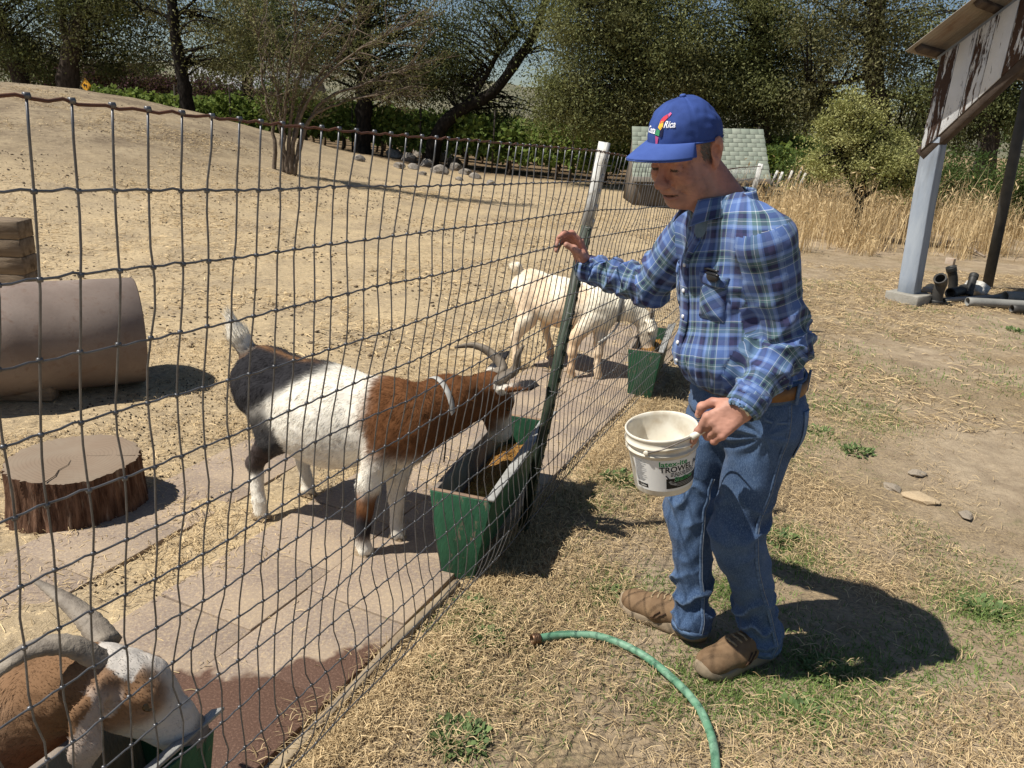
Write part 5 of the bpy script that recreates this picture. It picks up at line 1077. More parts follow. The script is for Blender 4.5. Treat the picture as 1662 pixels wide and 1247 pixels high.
wq = gnd(60, 652); obj('wood_wedge', plank(V(wq[0]-.13, wq[1]+.02, .045), (.42, .09, .09), Ax, .006, 6, .003), TIM, label='grey wooden block wedged against the rusty drum', category=None) if False else tag(obj('wood_wedge', plank(V(wq[0]-.13, wq[1]+.02, .045), (.42, .09, .09), Ax, .006, 6, .003), TIM), 'grey wooden block wedged against the rusty drum', 'wood block')
# stump
sc_ = gnd(118, 744, .2)*V(1, 1, 0); SR = .238; stump = thing('tree_stump', 'sawn redwood stump with cracked flat top inside the pen', 'stump', sc_)
th, zz = np.meshgrid(np.linspace(0, 2*np.pi, 181)[:-1], np.linspace(0, 1, 14), indexing='ij'); rr = SR*(1.04-.03*zz+.04*(1-zz)**3+.025*np.sin(th*3+1)+.012*np.sin(th*5)); rr = rr+.009*fbm(np.stack([np.cos(th)*16, np.sin(th)*16, zz*1.2], -1), 3)+.005*fbm(np.stack([np.cos(th)*45, np.sin(th)*45, zz*2], -1), 2); hz = zz*.205+.008*np.sin(th*2)*zz-.02*(1-zz)
v = np.stack([sc_[0]+rr*np.cos(th), sc_[1]+rr*np.sin(th), hz], -1).reshape(-1, 3); i, j = np.meshgrid(np.arange(180), np.arange(13), indexing='ij'); i2 = (i+1) % 180
BRK_ = NT('fibrous bark'); vv_ = BRK_.mapp(BRK_.co(), (1, 1, .12)); c = BRK_.mix(BRK_.ramp(BRK_.noise(45, 5, .7, vv_), [(.38, 0.), (.66, 1.)]), (.055, .028, .018), (.20, .115, .075)); c = BRK_.mix(BRK_.ramp(BRK_.noise(20, 4, .7, vv_), [(.56, 0.), (.7, .8)]), c, (.30, .23, .17)); BRK_.bump(BRK_.noise(60, 4, .7, vv_), .9, .012); BRK_ = BRK_.done(c, .95, .1)
obj('bark', mesh(v, np.stack([i*14+j, i2*14+j, i2*14+j+1, i*14+j+1], -1).reshape(-1, 4)), BRK_, stump)
TOPM = NT('sawn wood'); co = TOPM.co(); sp = TOPM.n('VectorMath', operation='SUBTRACT'); TOPM.l(co, sp.inputs[0]); sp.inputs[1].default_value = (sc_[0]+.03, sc_[1], 0); ln_ = TOPM.n('VectorMath', operation='LENGTH'); mp = TOPM.mapp(sp.outputs[0], (1, 1, 0)); TOPM.l(mp, ln_.inputs[0]); rg_ = TOPM.math('SINE', TOPM.math('MULTIPLY', TOPM.math('ADD', ln_.outputs['Value'], TOPM.math('MULTIPLY', TOPM.noise(4, 3), .05)), 420.))
c = TOPM.mix(TOPM.ramp(rg_, [(.2, 0.), (1, .35)]), (.235, .175, .125), (.15, .11, .078)); c = TOPM.mix(TOPM.ramp(TOPM.noise(5, 5), [(.4, 0.), (.7, .6)]), c, (.27, .225, .17)); TOPM.bump(TOPM.noise(80, 4, .7), .3, .003); TOPM = TOPM.done(c, .9, .15)
a = np.linspace(0, 2*np.pi, 181)[:-1]; rim = v.reshape(180, 14, 3)[:, -1]; rings = [rim*(f)+(sc_+V(0, 0, .207))*(1-f) if f < 1 else rim for f in (1., .93, .6, .3, .05)]; rings = [r*1.0+V(0, 0, .003*(k > 0)) for k, r in enumerate(rings)]; vt = np.vstack(rings); q = [(k*180+i, k*180+(i+1) % 180, (k+1)*180+(i+1) % 180, (k+1)*180+i) for k in range(4) for i in range(180)]; vt = np.vstack([vt, vt[-180:].mean(0)]); qt = np.array([(720+i, 720+(i+1) % 180, 900) for i in range(180)])
obj('sawn_top', mesh(vt, [np.array(q), qt]), TOPM, stump)
CRK = flat('crack shadow wood', (.03, .02, .013), .95)
for pts in ([(.232, .045), (.19, .034), (.15, .036), (.10, .018), (.05, .012)], [(.03, -.235), (.035, -.18), (.02, -.13), (.028, -.08), (.015, -.04)]):
    P = np.array([sc_+V(x, y, .2105) for x, y in pts]); obj('crack', mesh(*tube(P, np.linspace(.003, .0008, len(P)), 5, True, .25)), CRK, stump)
# ============================================================ trees, vines, far things
def leaf_mat(name, c1, c2, tr=.3, rough=.75, c3=None):
    t = NT(name); c = t.mix(t.attr('tint', 'Fac'), c1, c2)
    if c3: c = t.mix(t.ramp(t.noise(.55, 3), [(.48, 0.), (.66, .8)]), c, c3)
    d = t.n('BsdfTranslucent'); t.set(d.inputs[0], t.mix(.35, c, (.20, .22, .03))); mx = t.n('MixShader'); mx.inputs[0].default_value = tr
    t.done(c, rough, .06); t.l(t.b.outputs[0], mx.inputs[1]); t.l(d.outputs[0], mx.inputs[2]); t.l(mx.outputs[0], t.out.inputs[0]); return t.m
BARK = rough_mat('dark bark', (.035, .027, .021), (.085, .066, .052), 14, .95, .1, .8, 20, .03, (1, 1, .35)); BARKB = rough_mat('black burnt bark', (.010, .009, .008), (.028, .023, .019), 14, .95, .1, .8, 20, .03, (1, 1, .35)); BARKG = rough_mat('grey twig bark', (.20, .155, .115), (.30, .245, .19), 20, .9, .1, .5, 60, .01)
def leaves(P, size, rg, el=2.2, droop=0., N=None):
    """one small kite-shaped blade at each point"""
    n = len(P); d = rg.normal(0, 1, (n, 3)); d[:, 2] -= droop; d /= np.linalg.norm(d, axis=1)[:, None]; s = np.cross(d, rg.normal(0, 1, (n, 3))); s /= np.linalg.norm(s, axis=1)[:, None]; L = (size*rg.uniform(.6, 1.4, n))[:, None]
    v = np.stack([P, P+d*L*.5+s*L*.5/el, P+d*L, P+d*L*.5-s*L*.5/el], 1).reshape(-1, 3); return v, np.arange(4*n).reshape(-1, 4)
def limb(a, b, r0, r1, rg, sag=.12, n=7):
    a, b = np.asarray(a, float), np.asarray(b, float); L = np.linalg.norm(b-a); m = (a+b)/2+rg.normal(0, .07, 3)*L+V(0, 0, sag*L); return tube(catm([a, m, b], n), np.linspace(r0, r1, n), 5)
def tree(name, label, trunk, rad, blobs, mat, seed, lsize=.10, nper=150, cr=.55, bark=None, group=None, droop=.5, el=2.4, twig=True, flat_=.6, forks=(), tb=None):
    """trunk: points in the world; blobs: (centre, radii, clumps)"""
    rg = np.random.default_rng(seed); trunk = np.asarray(trunk, float); T = catm(trunk, 22); t = thing(name, label, 'tree', trunk[0], group); bark = bark or BARK
    rr = np.interp(np.linspace(0, 1, 22), np.linspace(0, 1, len(rad)), rad); Tn = T+rg.normal(0, .012, T.shape)*rad[0]*3
    parts = [tube(Tn, rr*(1+.10*rg.normal(0, 1, 22)), 10)]
    for pts, r in forks: parts.append(tube(catm(pts, 14), np.linspace(r, r*.35, 14), 8))
    src = np.vstack([T[6:]]+[catm(p, 14)[3:] for p, _ in forks]); obj('trunk', mesh(*join(parts)), bark, t)
    br, lv, tint = [], [], []
    for c, r, n in blobs:
        c, r = np.asarray(c, float), np.asarray(r, float); u = rg.normal(0, 1, (n, 3)); u /= np.linalg.norm(u, axis=1)[:, None]; u *= (rg.random(n)**.42)[:, None]; C = c+u*r
        for k in range(n):
            d = np.linalg.norm((src-C[k])*V(1, 1, 1.3), axis=1)+np.where(src[:, 2] > C[k][2]+.3, 2.5, 0); s = src[np.argmin(d+rg.random(len(d))*.6)]
            if twig: br.append(limb(s, C[k], .030+.014*rg.random(), .006, rg))
            m = rg.poisson(nper*1.35*rg.uniform(.40, 1.25)); rad_ = cr*rg.uniform(.5, 1.25); p = rg.normal(0, 1, (m, 3))*V(1, 1, flat_)*rad_*.6; ax = nrm(C[k]-s+V(0, 0, -.25)); p = p+ax*(rg.random((m, 1))-.6)*rad_*1.2+C[k]
            lv.append(p); tint.append(np.clip(rg.normal(rg.uniform(.15, .85), .22, m), 0, 1))
    if br: obj('branches', mesh(*join(br)), BARKB, t)
    P = np.vstack(lv); v, q = leaves(P, lsize*.74, rg, el, droop); obj('crown', mesh(v, q, False, attrs={'tint': np.repeat(np.concatenate(tint), 4)}), mat, t); return t
JUN = leaf_mat('juniper leaf', (.060, .074, .028), (.25, .265, .115), .3, c3=(.18, .175, .085)); DRK = leaf_mat('dark evergreen leaf', (.036, .047, .022), (.135, .150, .066), .28, c3=(.11, .092, .052)); OLV = leaf_mat('olive shrub leaf', (.20, .215, .065), (.50, .49, .22), .34); SHR = leaf_mat('green shrub leaf', (.035, .065, .020), (.11, .16, .05), .3); PLU = leaf_mat('plum leaf', (.030, .015, .018), (.095, .045, .050), .25); VIN = leaf_mat('vine leaf', (.060, .105, .022), (.24, .31, .085), .38); DUL = leaf_mat('dull brown-green leaf', (.095, .095, .045), (.25, .235, .12), .28)
dp = dep
def tr_px(pts, Y): return [dp(x, y, Y) for x, y in pts]
def foot(px, py_, Y):
    p = dp(px, py_, Y); return V(p[0], p[1], tz(p[0], p[1])-.1)
def blob(px, py_, Y, rx, rz, n, ry=None): return (dp(px, py_, Y), V(rx, ry or rx*.8, rz), n)
G_ = 'trees behind the pen'
# left pair
tree('evergreen_tree', 'dark tree with leaning trunk at the far left above the mound', [foot(45, 150, 27)]+tr_px([(20, 80), (-5, 20), (-25, -60), (-40, -160)], 27), [.28, .22, .17, .1], [blob(0, 30, 27, 3.0, 2.6, 40), blob(60, -60, 27, 3.0, 2.0, 26), blob(10, 105, 28, 1.9, .8, 12)], DRK, 1, .135, 290, .85, group=G_)
tree('evergreen_tree', 'dark forked tree on the mound beside the yellow road sign', [foot(103, 150, 26)]+tr_px([(112, 110), (124, 50), (138, -10), (140, -110)], 26), [.36, .28, .22, .12], [blob(180, 35, 26, 2.0, 1.6, 30), blob(110, -25, 26.5, 3.0, 1.6, 34), blob(215, -10, 27, 1.8, 2.2, 26), blob(70, 75, 27, 1.6, 1.2, 14), blob(205, 95, 28, .9, .7, 8)], DRK, 2, .13, 270, .8, group=G_, forks=[(tr_px([(112, 75), (102, 35), (96, -40)], 26), .16)])
# slender trunk
tree('evergreen_tree', 'slender dark-trunked tree with sparse crown rising above the vines', [foot(306, 205, 25)]+tr_px([(303, 165), (293, 110), (284, 50), (279, 0), (276, -90)], 25), [.24, .2, .17, .14, .08], [blob(345, 55, 25, 1.4, 1.2, 15), blob(250, -5, 25.5, 1.5, 1.3, 14), blob(330, -40, 25, 2.0, 1.2, 20), blob(355, 110, 25.5, 1.3, .7, 9), blob(255, 105, 26, .9, .6, 5)], DUL, 3, .12, 190, .66, BARKB, G_, forks=[(tr_px([(284, 40), (262, 22), (232, 18)], 25), .07), (tr_px([(282, 30), (305, 10), (330, -10)], 25), .07)])
# black trunk with hanging crown
tree('evergreen_tree', 'big tree with thick black trunk and hanging crown behind the bare shrub', [foot(590, 264, 27)]+tr_px([(590, 220), (591, 160), (592, 90), (590, 0), (590, -130)], 27), [.30, .26, .26, .22, .16], [blob(590, 40, 27, 3.4, 2.0, 64), blob(480, 85, 27, 2.0, 1.0, 26), blob(690, 90, 27, 2.0, 1.2, 30), blob(420, 50, 28, 1.8, 1.2, 20), blob(640, 150, 27.5, 1.6, .5, 14), blob(560, -70, 27, 4.6, 1.6, 46), blob(735, 140, 27.5, 1.0, .6, 9)], DRK, 4, .125, 240, .85, BARKB, G_, droop=1.0)
tree('evergreen_tree', 'olive-green feathery tree behind the slender trunk', [foot(400, 195, 31), dp(402, 130, 31), dp(405, 40, 31), dp(400, -60, 31)], [.25, .2, .15, .1], [blob(400, 60, 31, 2.0, 1.7, 36), blob(370, 100, 31, 1.5, 1.0, 14), blob(450, 20, 31, 2.0, 2.0, 24)], JUN, 14, .125, 240, .75, group=G_)
# leaning pair
LT = [foot(699, 255, 26.3)]+tr_px([(710, 218), (745, 180), (800, 150), (835, 105), (868, 55), (885, 0), (900, -60)], 26.3)
tree('evergreen_tree', 'tree with a long black trunk leaning to the right over the vines', LT, [.26, .24, .21, .19, .17, .15, .12, .08], [blob(905, 55, 26.6, 1.60, 1.34, 18), blob(830, 30, 26.6, 1.85, 1.34, 22), blob(760, 60, 26.6, 1.68, 1.85, 26), blob(900, -60, 26.6, 3.02, 1.34, 28), blob(720, 130, 27.6, 1.51, 1.01, 18), blob(790, 195, 27.6, 1.09, 0.59, 11), blob(850, 185, 27.6, 1.18, 0.67, 12)], DRK, 5, .12, 190, .75, BARKB, G_, forks=[(tr_px([(755, 172), (785, 130), (810, 85), (850, 40)], 26.5), .12)])
# olive junipers behind the man
tree('juniper_tree', 'broad olive juniper crown behind the man\'s cap', [foot(1045, 250, 24)]+tr_px([(1040, 180), (1030, 90), (1020, -20), (1015, -120)], 24), [.35, .3, .2, .1], [blob(985, 60, 23.5, 1.9, 1.8, 56), blob(925, 170, 23, 1.1, .9, 34), blob(1070, 20, 24, 2.2, 2.0, 56), blob(1060, 120, 24, 2.0, 1.0, 40), blob(985, 185, 23.5, 1.3, .7, 26), blob(945, 30, 24, 1.0, 1.2, 20), blob(1000, -80, 24, 3.0, 1.4, 34)], JUN, 6, .12, 320, .70, group=G_, droop=.3)
tree('juniper_tree', 'dense grey-green juniper above the shingled shed', [foot(1235, 262, 25)]+tr_px([(1235, 190), (1230, 90), (1235, -20), (1240, -120)], 25), [.35, .3, .2, .1], [blob(1180, 60, 25, 2.0, 2.0, 56), blob(1270, 60, 25, 2.0, 2.0, 54), blob(1190, 160, 24.5, 1.6, .9, 32), blob(1270, 165, 25, 1.5, 1.0, 32), blob(1230, -70, 25, 3.2, 1.4, 36), blob(1130, 130, 24.5, 1.0, 1.0, 22), blob(1225, 210, 26, 1.4, .5, 14)], JUN, 7, .12, 310, .70, group=G_, droop=.3)
tree('evergreen_tree', 'dark airy tree with curved boughs behind the olive bush', [foot(1430, 285, 23)]+tr_px([(1428, 200), (1415, 100), (1425, 0), (1430, -120)], 23), [.3, .25, .2, .1], [blob(1370, 50, 23, 1.7, 2.0, 40), blob(1470, 40, 23, 2.0, 2.0, 40), blob(1340, 150, 23.5, 1.3, .9, 20), blob(1500, 150, 23, 1.6, 1.1, 22), blob(1420, -80, 23, 3.0, 1.4, 30), blob(1440, 245, 24, 1.6, .6, 14)], DUL, 8, .115, 230, .70, group=G_, droop=.6, forks=[(tr_px([(1420, 120), (1360, 135), (1310, 130)], 23), .09), (tr_px([(1420, 150), (1490, 160), (1540, 130)], 23), .09)])
tree('evergreen_tree', 'dark tree seen through the open shed bay', [foot(1600, 300, 21)]+tr_px([(1605, 220), (1610, 120), (1615, 0), (1620, -100)], 21), [.28, .24, .2, .1], [blob(1570, 120, 21, 1.6, 1.5, 34), blob(1650, 180, 21, 1.5, 1.2, 30), blob(1690, 60, 21, 1.8, 2.0, 30), blob(1600, 0, 21, 2.4, 1.4, 26), blob(1560, 225, 21.5, 1.0, .7, 12)], JUN, 9, .115, 220, .6, group=G_, droop=.8)
# distant row of trees closing the horizon
for k, (px, h, mt, sp_) in enumerate(((-60, 60, DRK, 4.6), (150, 95, DRK, 4.2), (250, 100, SHR, 3.6), (330, 120, DRK, 3.2), (450, 130, SHR, 3.4), (520, 155, DUL, 2.2), (770, 190, DUL, 2.4), (960, 175, DRK, 3.0), (1110, 150, DRK, 4.2), (1310, 180, DRK, 3.8), (1500, 190, DRK, 3.8), (1660, 190, SHR, 4.0))):
    Yd = 62+6*(k % 3); b = foot(px, 200, Yd)
    tree('distant_tree', ['dark distant tree beyond the mound, furthest left', 'dark distant tree behind the yellow road sign', 'green distant tree beyond the plum trees', 'dark distant tree behind the slender trunk', 'green distant tree beyond the vines left of the bare shrub', 'low brownish distant tree beside the thick black trunk', 'low brownish distant tree beyond the leaning trunk', 'dark distant tree left of the junipers', 'dark distant tree behind the man\'s cap', 'dark distant tree behind the leaning far fence', 'dark distant tree behind the olive bush', 'green distant tree far behind the open shed'][k],
         [b, b+V(0, 0, 2), dp(px, h, Yd)], [.3, .2, .1], [(dp(px, (h+205)/2, Yd), V(sp_, 2.2, max(.8, dp(px, h, Yd)[2]*.52)), 34)], mt, 30+k, .42, 85, 1.25, group='distant trees closing the horizon', twig=False)
# plum-coloured trees beyond the vines
for k, (px, py_, rx, rz) in enumerate(((40, 108, 2.6, 1.3), (85, 118, 1.8, 1.0), (205, 128, 2.2, 1.1), (268, 140, 1.8, .9), (335, 150, 1.6, .9), (408, 165, 1.8, .8), (165, 118, 1.6, 1.1))):
    b = foot(px, 200, 44); tree('plum_tree', ['plum-leaved tree on the mound\'s far side, furthest left', 'small plum-leaved tree left of the road sign', 'wide plum-leaved tree right of the yellow road sign', 'round plum-leaved tree next to the slender trunk', 'plum-leaved tree right of the slender trunk', 'low plum-leaved tree left of the bare shrub', 'plum-leaved tree just behind the yellow road sign'][k], [b, b+V(0, 0, .9), dp(px, py_, 44)], [.1, .08, .04], [(dp(px, py_, 44), V(rx*.8, 1.2, rz*.9), 22)], PLU, 60+k, .22, 120, .62, group='plum trees beyond the vines', twig=False)
# ---------------------------------------------------------------- vineyard
VB = rough_mat('vine bark', (.075, .052, .035), (.13, .095, .065), 20, .95, .1, .7, 40, .01)
def vine_proto(seed):
    rg = np.random.default_rng(seed); st = catm([V(0, 0, -.05), V(.04, .03, .3), V(-.03, .0, .6), V(.02, .02, .85)], 9); tr = join([tube(st, np.linspace(.055, .04, 9), 6), limb(st[-1], V(.7, .05, .95), .03, .012, rg, .1), limb(st[-1], V(-.7, -.05, .95), .03, .012, rg, .1)])
    n = 760; P = np.stack([rg.uniform(-.82, .82, n), rg.normal(0, .20, n), (.50+rg.random(n)*1.12)], 1); P[:, 2] += .10*np.sin(P[:, 0]*7+seed); v, q = leaves(P, .17, rg, 1.15, .5); return mesh(*tr), mesh(v, q, False, attrs={'tint': np.repeat(np.clip(rg.normal(.5, .25, n), 0, 1), 4)})
protos = [vine_proto(k) for k in range(4)]
for a_, b_ in protos: a_.materials.append(VB); b_.materials.append(VIN)
RD = nrm(V(1, -.42, 0)); RA = math.atan2(RD[1], RD[0]); RN = V(-RD[1], RD[0], 0); R0 = V(.9, 25.2, 0); rw_far = []; VROW = ['front', 'second', 'third', 'fourth']
for r in range(9):
    for k in range(-14, 9):
        p = R0+RN*r*2.3+RD*(k*1.62+.5*(r % 2)); p[2] = tz(p[0], p[1])
        d = p-CAM; px = W/2+F*(d@right)/(d@fwd)
        if px < 150 or px > 1330: continue
        if r < 4:
            t = thing('grapevine', 'leafy grapevine in the %s vineyard row' % VROW[r], 'grapevine', p, 'grapevines of the %s row' % VROW[r]); t.rotation_euler[2] = RA+random.uniform(-.1, .1); sc0 = random.uniform(.9, 1.08); t.scale = (1, 1, sc0); pr = protos[(k*3+r) % 4]
            for nm, m_ in zip(('trunk', 'foliage'), pr): o = bpy.data.objects.new(nm, m_); COL.objects.link(o); o.parent = t
        else: rw_far.append(p)
rg = np.random.default_rng(9); P = np.vstack([p+RD*rg.uniform(-.85, .85, (190, 1))+RN*rg.normal(0, .2, (190, 1))+V(0, 0, 1)*(.75+rg.random((190, 1))*1.0) for p in rw_far]); v, q = leaves(P, .24, rg, 1.2, .4)
tag(obj('vineyard', mesh(v, q, False, attrs={'tint': np.repeat(rg.random(len(P)), 4)}), VIN), 'far vineyard rows merging into a green band', 'vineyard', None, 'stuff')
STK = rough_mat('dark stake', (.03, .025, .02), (.06, .05, .04), 20, .9)
for k in range(-6, 6):
    p = R0+RD*(k*2.7+.6)-RN*.25; p[2] = tz(p[0], p[1]); o = obj('vine_stake', mesh(*tube(np.array([p-V(0, 0, .1), p+V(0, 0, 1.95)]), .032, 6)), STK); tag(o, 'dark stake standing in the front vineyard row', 'stake', 'stakes of the front vineyard row')
# ---------------------------------------------------------------- bare shrub in the pen
SB = onland(470, 283); rg = np.random.default_rng(12); shrub = thing('bare_shrub', 'bare many-stemmed shrub with sparse leaves on the mound edge', 'shrub', SB); Ys = SB[1]
stems = [[(470, 280), (478, 225), (500, 165), (545, 110), (610, 65), (665, 40)], [(468, 280), (470, 215), (478, 150), (500, 90), (540, 35)], [(474, 280), (492, 215), (525, 165), (580, 140), (650, 115), (700, 100)], [(466, 280), (462, 205), (468, 120), (480, 45)], [(452, 281), (445, 220), (430, 150), (422, 90), (418, 45)], [(472, 278), (480, 200), (505, 140), (560, 80), (600, 20)], [(464, 278), (456, 210), (452, 160), (440, 120)], [(476, 280), (500, 200), (560, 165), (640, 150)]]
sp_ = []; tips = []
for k, s in enumerate(stems):
    Yo = Ys+rg.uniform(-.3, .5); pts = np.array([dp(x, y, Ys+(Yo-Ys)*i/len(s)) for i, (x, y) in enumerate(s)]); pts[0] = SB+V((s[0][0]-470)*.016, 0, -.05); c = catm(pts, 24)+rg.normal(0, .012, (24, 3)); sp_.append(tube(c, np.linspace(.046, .006, 24), 7))
    for _ in range(15):
        i = rg.integers(7, 23); dr = nrm(c[min(i+1, 23)]-c[i-1]); e = c[i]+(nrm(dr+rg.normal(0, .5, 3))*rg.uniform(.35, 1.0)+V(.12, 0, .05)); sp_.append(limb(c[i], e, .013, .004, rg, .03, 5)); tips.append((c[i], e))
        for _ in range(4): f = rg.uniform(.3, 1); a_ = c[i]*(1-f)+e*f; e2 = a_+nrm(dr+rg.normal(0, .7, 3))*rg.uniform(.15, .45); sp_.append(limb(a_, e2, .006, .0025, rg, .02, 4)); tips.append((a_, e2))
obj('stems', mesh(*join(sp_)), rough_mat('shrub bark', (.10, .078, .060), (.19, .150, .115), 20, .9, .1, .5, 60, .01), shrub); P = np.vstack([a_+(b_-a_)*rg.random((14, 1))+rg.normal(0, .05, (14, 3)) for a_, b_ in tips if rg.random() < .8]); v, q = leaves(P, .055, rg, 2.6); obj('leaves', mesh(v, q, False, attrs={'tint': np.repeat(rg.random(len(P)), 4)}), DUL, shrub)
# ---------------------------------------------------------------- rocks
ROCK = rough_mat('field rock', (.24, .215, .185), (.37, .335, .29), 3, .9, .2, .7, 18, .03, c3=(.14, .125, .11))
def rock_mesh(seed):
    rg = np.random.default_rng(seed); bm = bmesh.new(); bmesh.ops.create_icosphere(bm, subdivisions=3, radius=1); v = np.array([x.co[:] for x in bm.verts]); v = v*V(1, .8, .62)*(1+.22*fbm(v*1.3+seed*5, 2)+.06*fbm(v*5+seed, 2))[:, None]
    for _ in range(5): n_ = nrm(rg.normal(0, 1, 3)); d = v@n_; v = v-np.outer(np.clip(d-.55, 0, 9)*.85, n_)
    for x, c in zip(bm.verts, v): x.co = c
    me = bpy.data.meshes.new('rock'); bm.to_mesh(me); bm.free(); me.materials.append(ROCK); return me
RM = [rock_mesh(k) for k in range(5)]
for k, (px, py_, w_) in enumerate(((638, 256, 34), (662, 262, 30), (690, 256, 40), (716, 262, 44), (648, 273, 22), (670, 275, 22), (692, 270, 26), (714, 282, 30), (738, 276, 26), (755, 283, 22), (770, 290, 22), (795, 299, 16), (583, 261, 20), (735, 268, 30), (686, 284, 14), (745, 293, 14))):
    p = onland(px, py_); s = w_/F*np.linalg.norm(p-CAM)*.5; o = bpy.data.objects.new('rock', RM[k % 5]); COL.objects.link(o); o.location = (p[0], p[1], p[2]+s*.25); o.scale = (s, s, s*.95); o.rotation_euler = (0, 0, k*1.3)
    tag(o, 'pale boulder at the foot of the thick black trunk' if k == 12 else 'grey boulder in the heap between the two black trunks' if k < 12 or k == 13 else 'small stone on the pen side of the boulder heap', 'rock', 'boulders edging the pen' if k != 12 else None)
# ---------------------------------------------------------------- road sign, house, hill, shed
sg = dp(139, 139, 25); SIGN = rough_mat('yellow sign face', (.72, .36, .02), (.68, .33, .02), 5, .5, .4, .0); sp0 = thing('road_sign', 'yellow diamond road sign with black left-turn arrow behind the mound', 'road sign', (sg[0], sg[1], tz(sg[0], sg[1])))
r_ = .21; SX = nrm(V(.94, -.34, 0)); SY = nrm(V(.34, .94, 0)); v = np.array([V(0, 0, r_), SX*r_, V(0, 0, -r_), -SX*r_]); v = np.vstack([sg+v, sg+v+SY*.012]); obj('face', mesh(v, [(0, 3, 2, 1), (4, 5, 6, 7), (0, 1, 5, 4), (1, 2, 6, 5), (2, 3, 7, 6), (3, 0, 4, 7)], False), SIGN, sp0)
def plate(pts, Y): n = len(pts); v = np.array([sg+SX*x+V(0, 0, z)+SY*Y for x, z in pts]+[sg+SX*x+V(0, 0, z)+SY*(Y+.003) for x, z in pts]); return mesh(v, [tuple(range(n))]+[tuple(range(2*n-1, n-1, -1))]+[(i, (i+1) % n, n+(i+1) % n, n+i) for i in range(n)], False)
obj('arrow', plate([(x*.58, z*.58) for x, z in [(.10, -.13), (.10, .05), (-.05, .05), (-.05, .11), (-.17, .02), (-.05, -.07), (-.05, -.01), (.04, -.01), (.04, -.13)][::-1]], -.008), INK, sp0); obj('border', plate([(0, r_*.97), (r_*.97, 0), (0, -r_*.97), (-r_*.97, 0), (-r_*.90, 0), (0, -r_*.90), (r_*.90, 0), (0, r_*.90)], -.004) if False else mesh(*join([tube(np.array([sg+SX*a-SY*.003+V(0, 0, b), sg+SX*c_-SY*.003+V(0, 0, d_)]), .006, 4) for a, b, c_, d_ in ((0, r_*.9, r_*.9, 0), (r_*.9, 0, 0, -r_*.9), (0, -r_*.9, -r_*.9, 0), (-r_*.9, 0, 0, r_*.9))])), INK, sp0)
obj('post', mesh(*tube(np.array([V(sg[0], sg[1]+.04, tz(sg[0], sg[1])-.2), sg+V(0, .04, .1)]), .035, 8)), GALV, sp0)
HW, HRf = rough_mat('house wall', (.42, .38, .32), (.36, .33, .28), 3, .9), rough_mat('grey house roof', (.22, .22, .225), (.28, .28, .28), 3, .85)
hb = dp(395, 165, 78); hb[2] = tz(hb[0], hb[1]); ho = thing('house', 'distant house with long grey roof beyond the vines', 'house', hb)
obj('wall', mesh(*box(hb+V(0, 3, 1.4), (12, 6, 2.8)), smooth=False), HW, ho); a = [hb+V(x, y, z) for x, y, z in ((-6.6, -.6, 2.7), (6.6, -.6, 2.7), (6.6, 3, 4.6), (-6.6, 3, 4.6))]; obj('roof', mesh(*hexa(a+[x+V(0, 0, .15) for x in a]), smooth=False), HRf, ho); a = [hb+V(x, y, z) for x, y, z in ((-6.6, 3.02, 4.6), (6.6, 3.02, 4.6), (6.6, 6.6, 2.7), (-6.6, 6.6, 2.7))]; obj('roof', mesh(*hexa(a+[x+V(0, 0, .15) for x in a]), smooth=False), HRf, ho)
for x in (-4, -1.5, 1.5, 4): obj('window', bevel_mesh(box(hb+V(x, -.03, 1.5), (1.1, .08, 1.1)), .02), BLK, ho)
xs_ = np.linspace(-1800, 1800, 90); hv = []; 
for k, yy in enumerate((900, 1100, 1500, 2200)): hv.append(np.stack([xs_, np.full(90, yy), np.array([-5, 26, 62, 80][k]*(.7+.55*vnoise(np.stack([xs_*.0035, 0*xs_+k*.4, 0*xs_], -1))+.2*vnoise(np.stack([xs_*.013, 0*xs_+k, 0*xs_], -1))))], 1))
hq = [(k*90+i, k*90+i+1, (k+1)*90+i+1, (k+1)*90+i) for k in range(3) for i in range(89)]; obj('hills', mesh(np.vstack(hv), np.array(hq)), rough_mat('wooded hills', (.10, .105, .07), (.20, .18, .12), .02, .95, .1, 0), kind='structure')
# shingled low shed
sA, sB = dp(1026, 287, 17.6), dp(1251, 291, 17.9); rA, rB = dp(1022, 208, 18.9), dp(1243, 211, 19.2); shed = thing('shed', 'low shed with pale green shingle roof behind the man', 'shed', (sA[0], sA[1], 0))
SHG = NT('pale shingle'); c = SHG.mix(SHG.n('ObjectInfo').outputs['Random'], (.20, .23, .185), (.27, .295, .24)); c = SHG.mix(SHG.ramp(SHG.noise(6, 5), [(.45, 0.), (.7, .6)]), c, (.20, .21, .175)); SHG.bump(SHG.noise(60, 4), .4, .01); SHG = SHG.done(c, .9, .2)
ru = nrm(sB-sA); rv = (rA+rB-sA-sB)/2; LR = np.linalg.norm(rv); rv = rv/LR; rn = nrm(np.cross(ru, rv)); LU = np.linalg.norm(sB-sA); AR = np.array([ru, rv, rn])
roof = obj('roof', mesh(*box((sA+sB+rA+rB)/4-rn*.03, (LU-.02, LR-.02, .04), AR), smooth=False), rough_mat('roof deck', (.08, .07, .06), (.12, .1, .09), 5), shed); nc = 11; chh = LR/nc; shm = bevel_mesh(box((0, 0, 0), (.212, chh*1.35, .010), AR), .003, 1); shm.materials.append(SHG); shm2 = bevel_mesh(box((0, 0, 0), (.13, chh*1.35, .014), AR), .003, 1); shm2.materials.append(SHG)
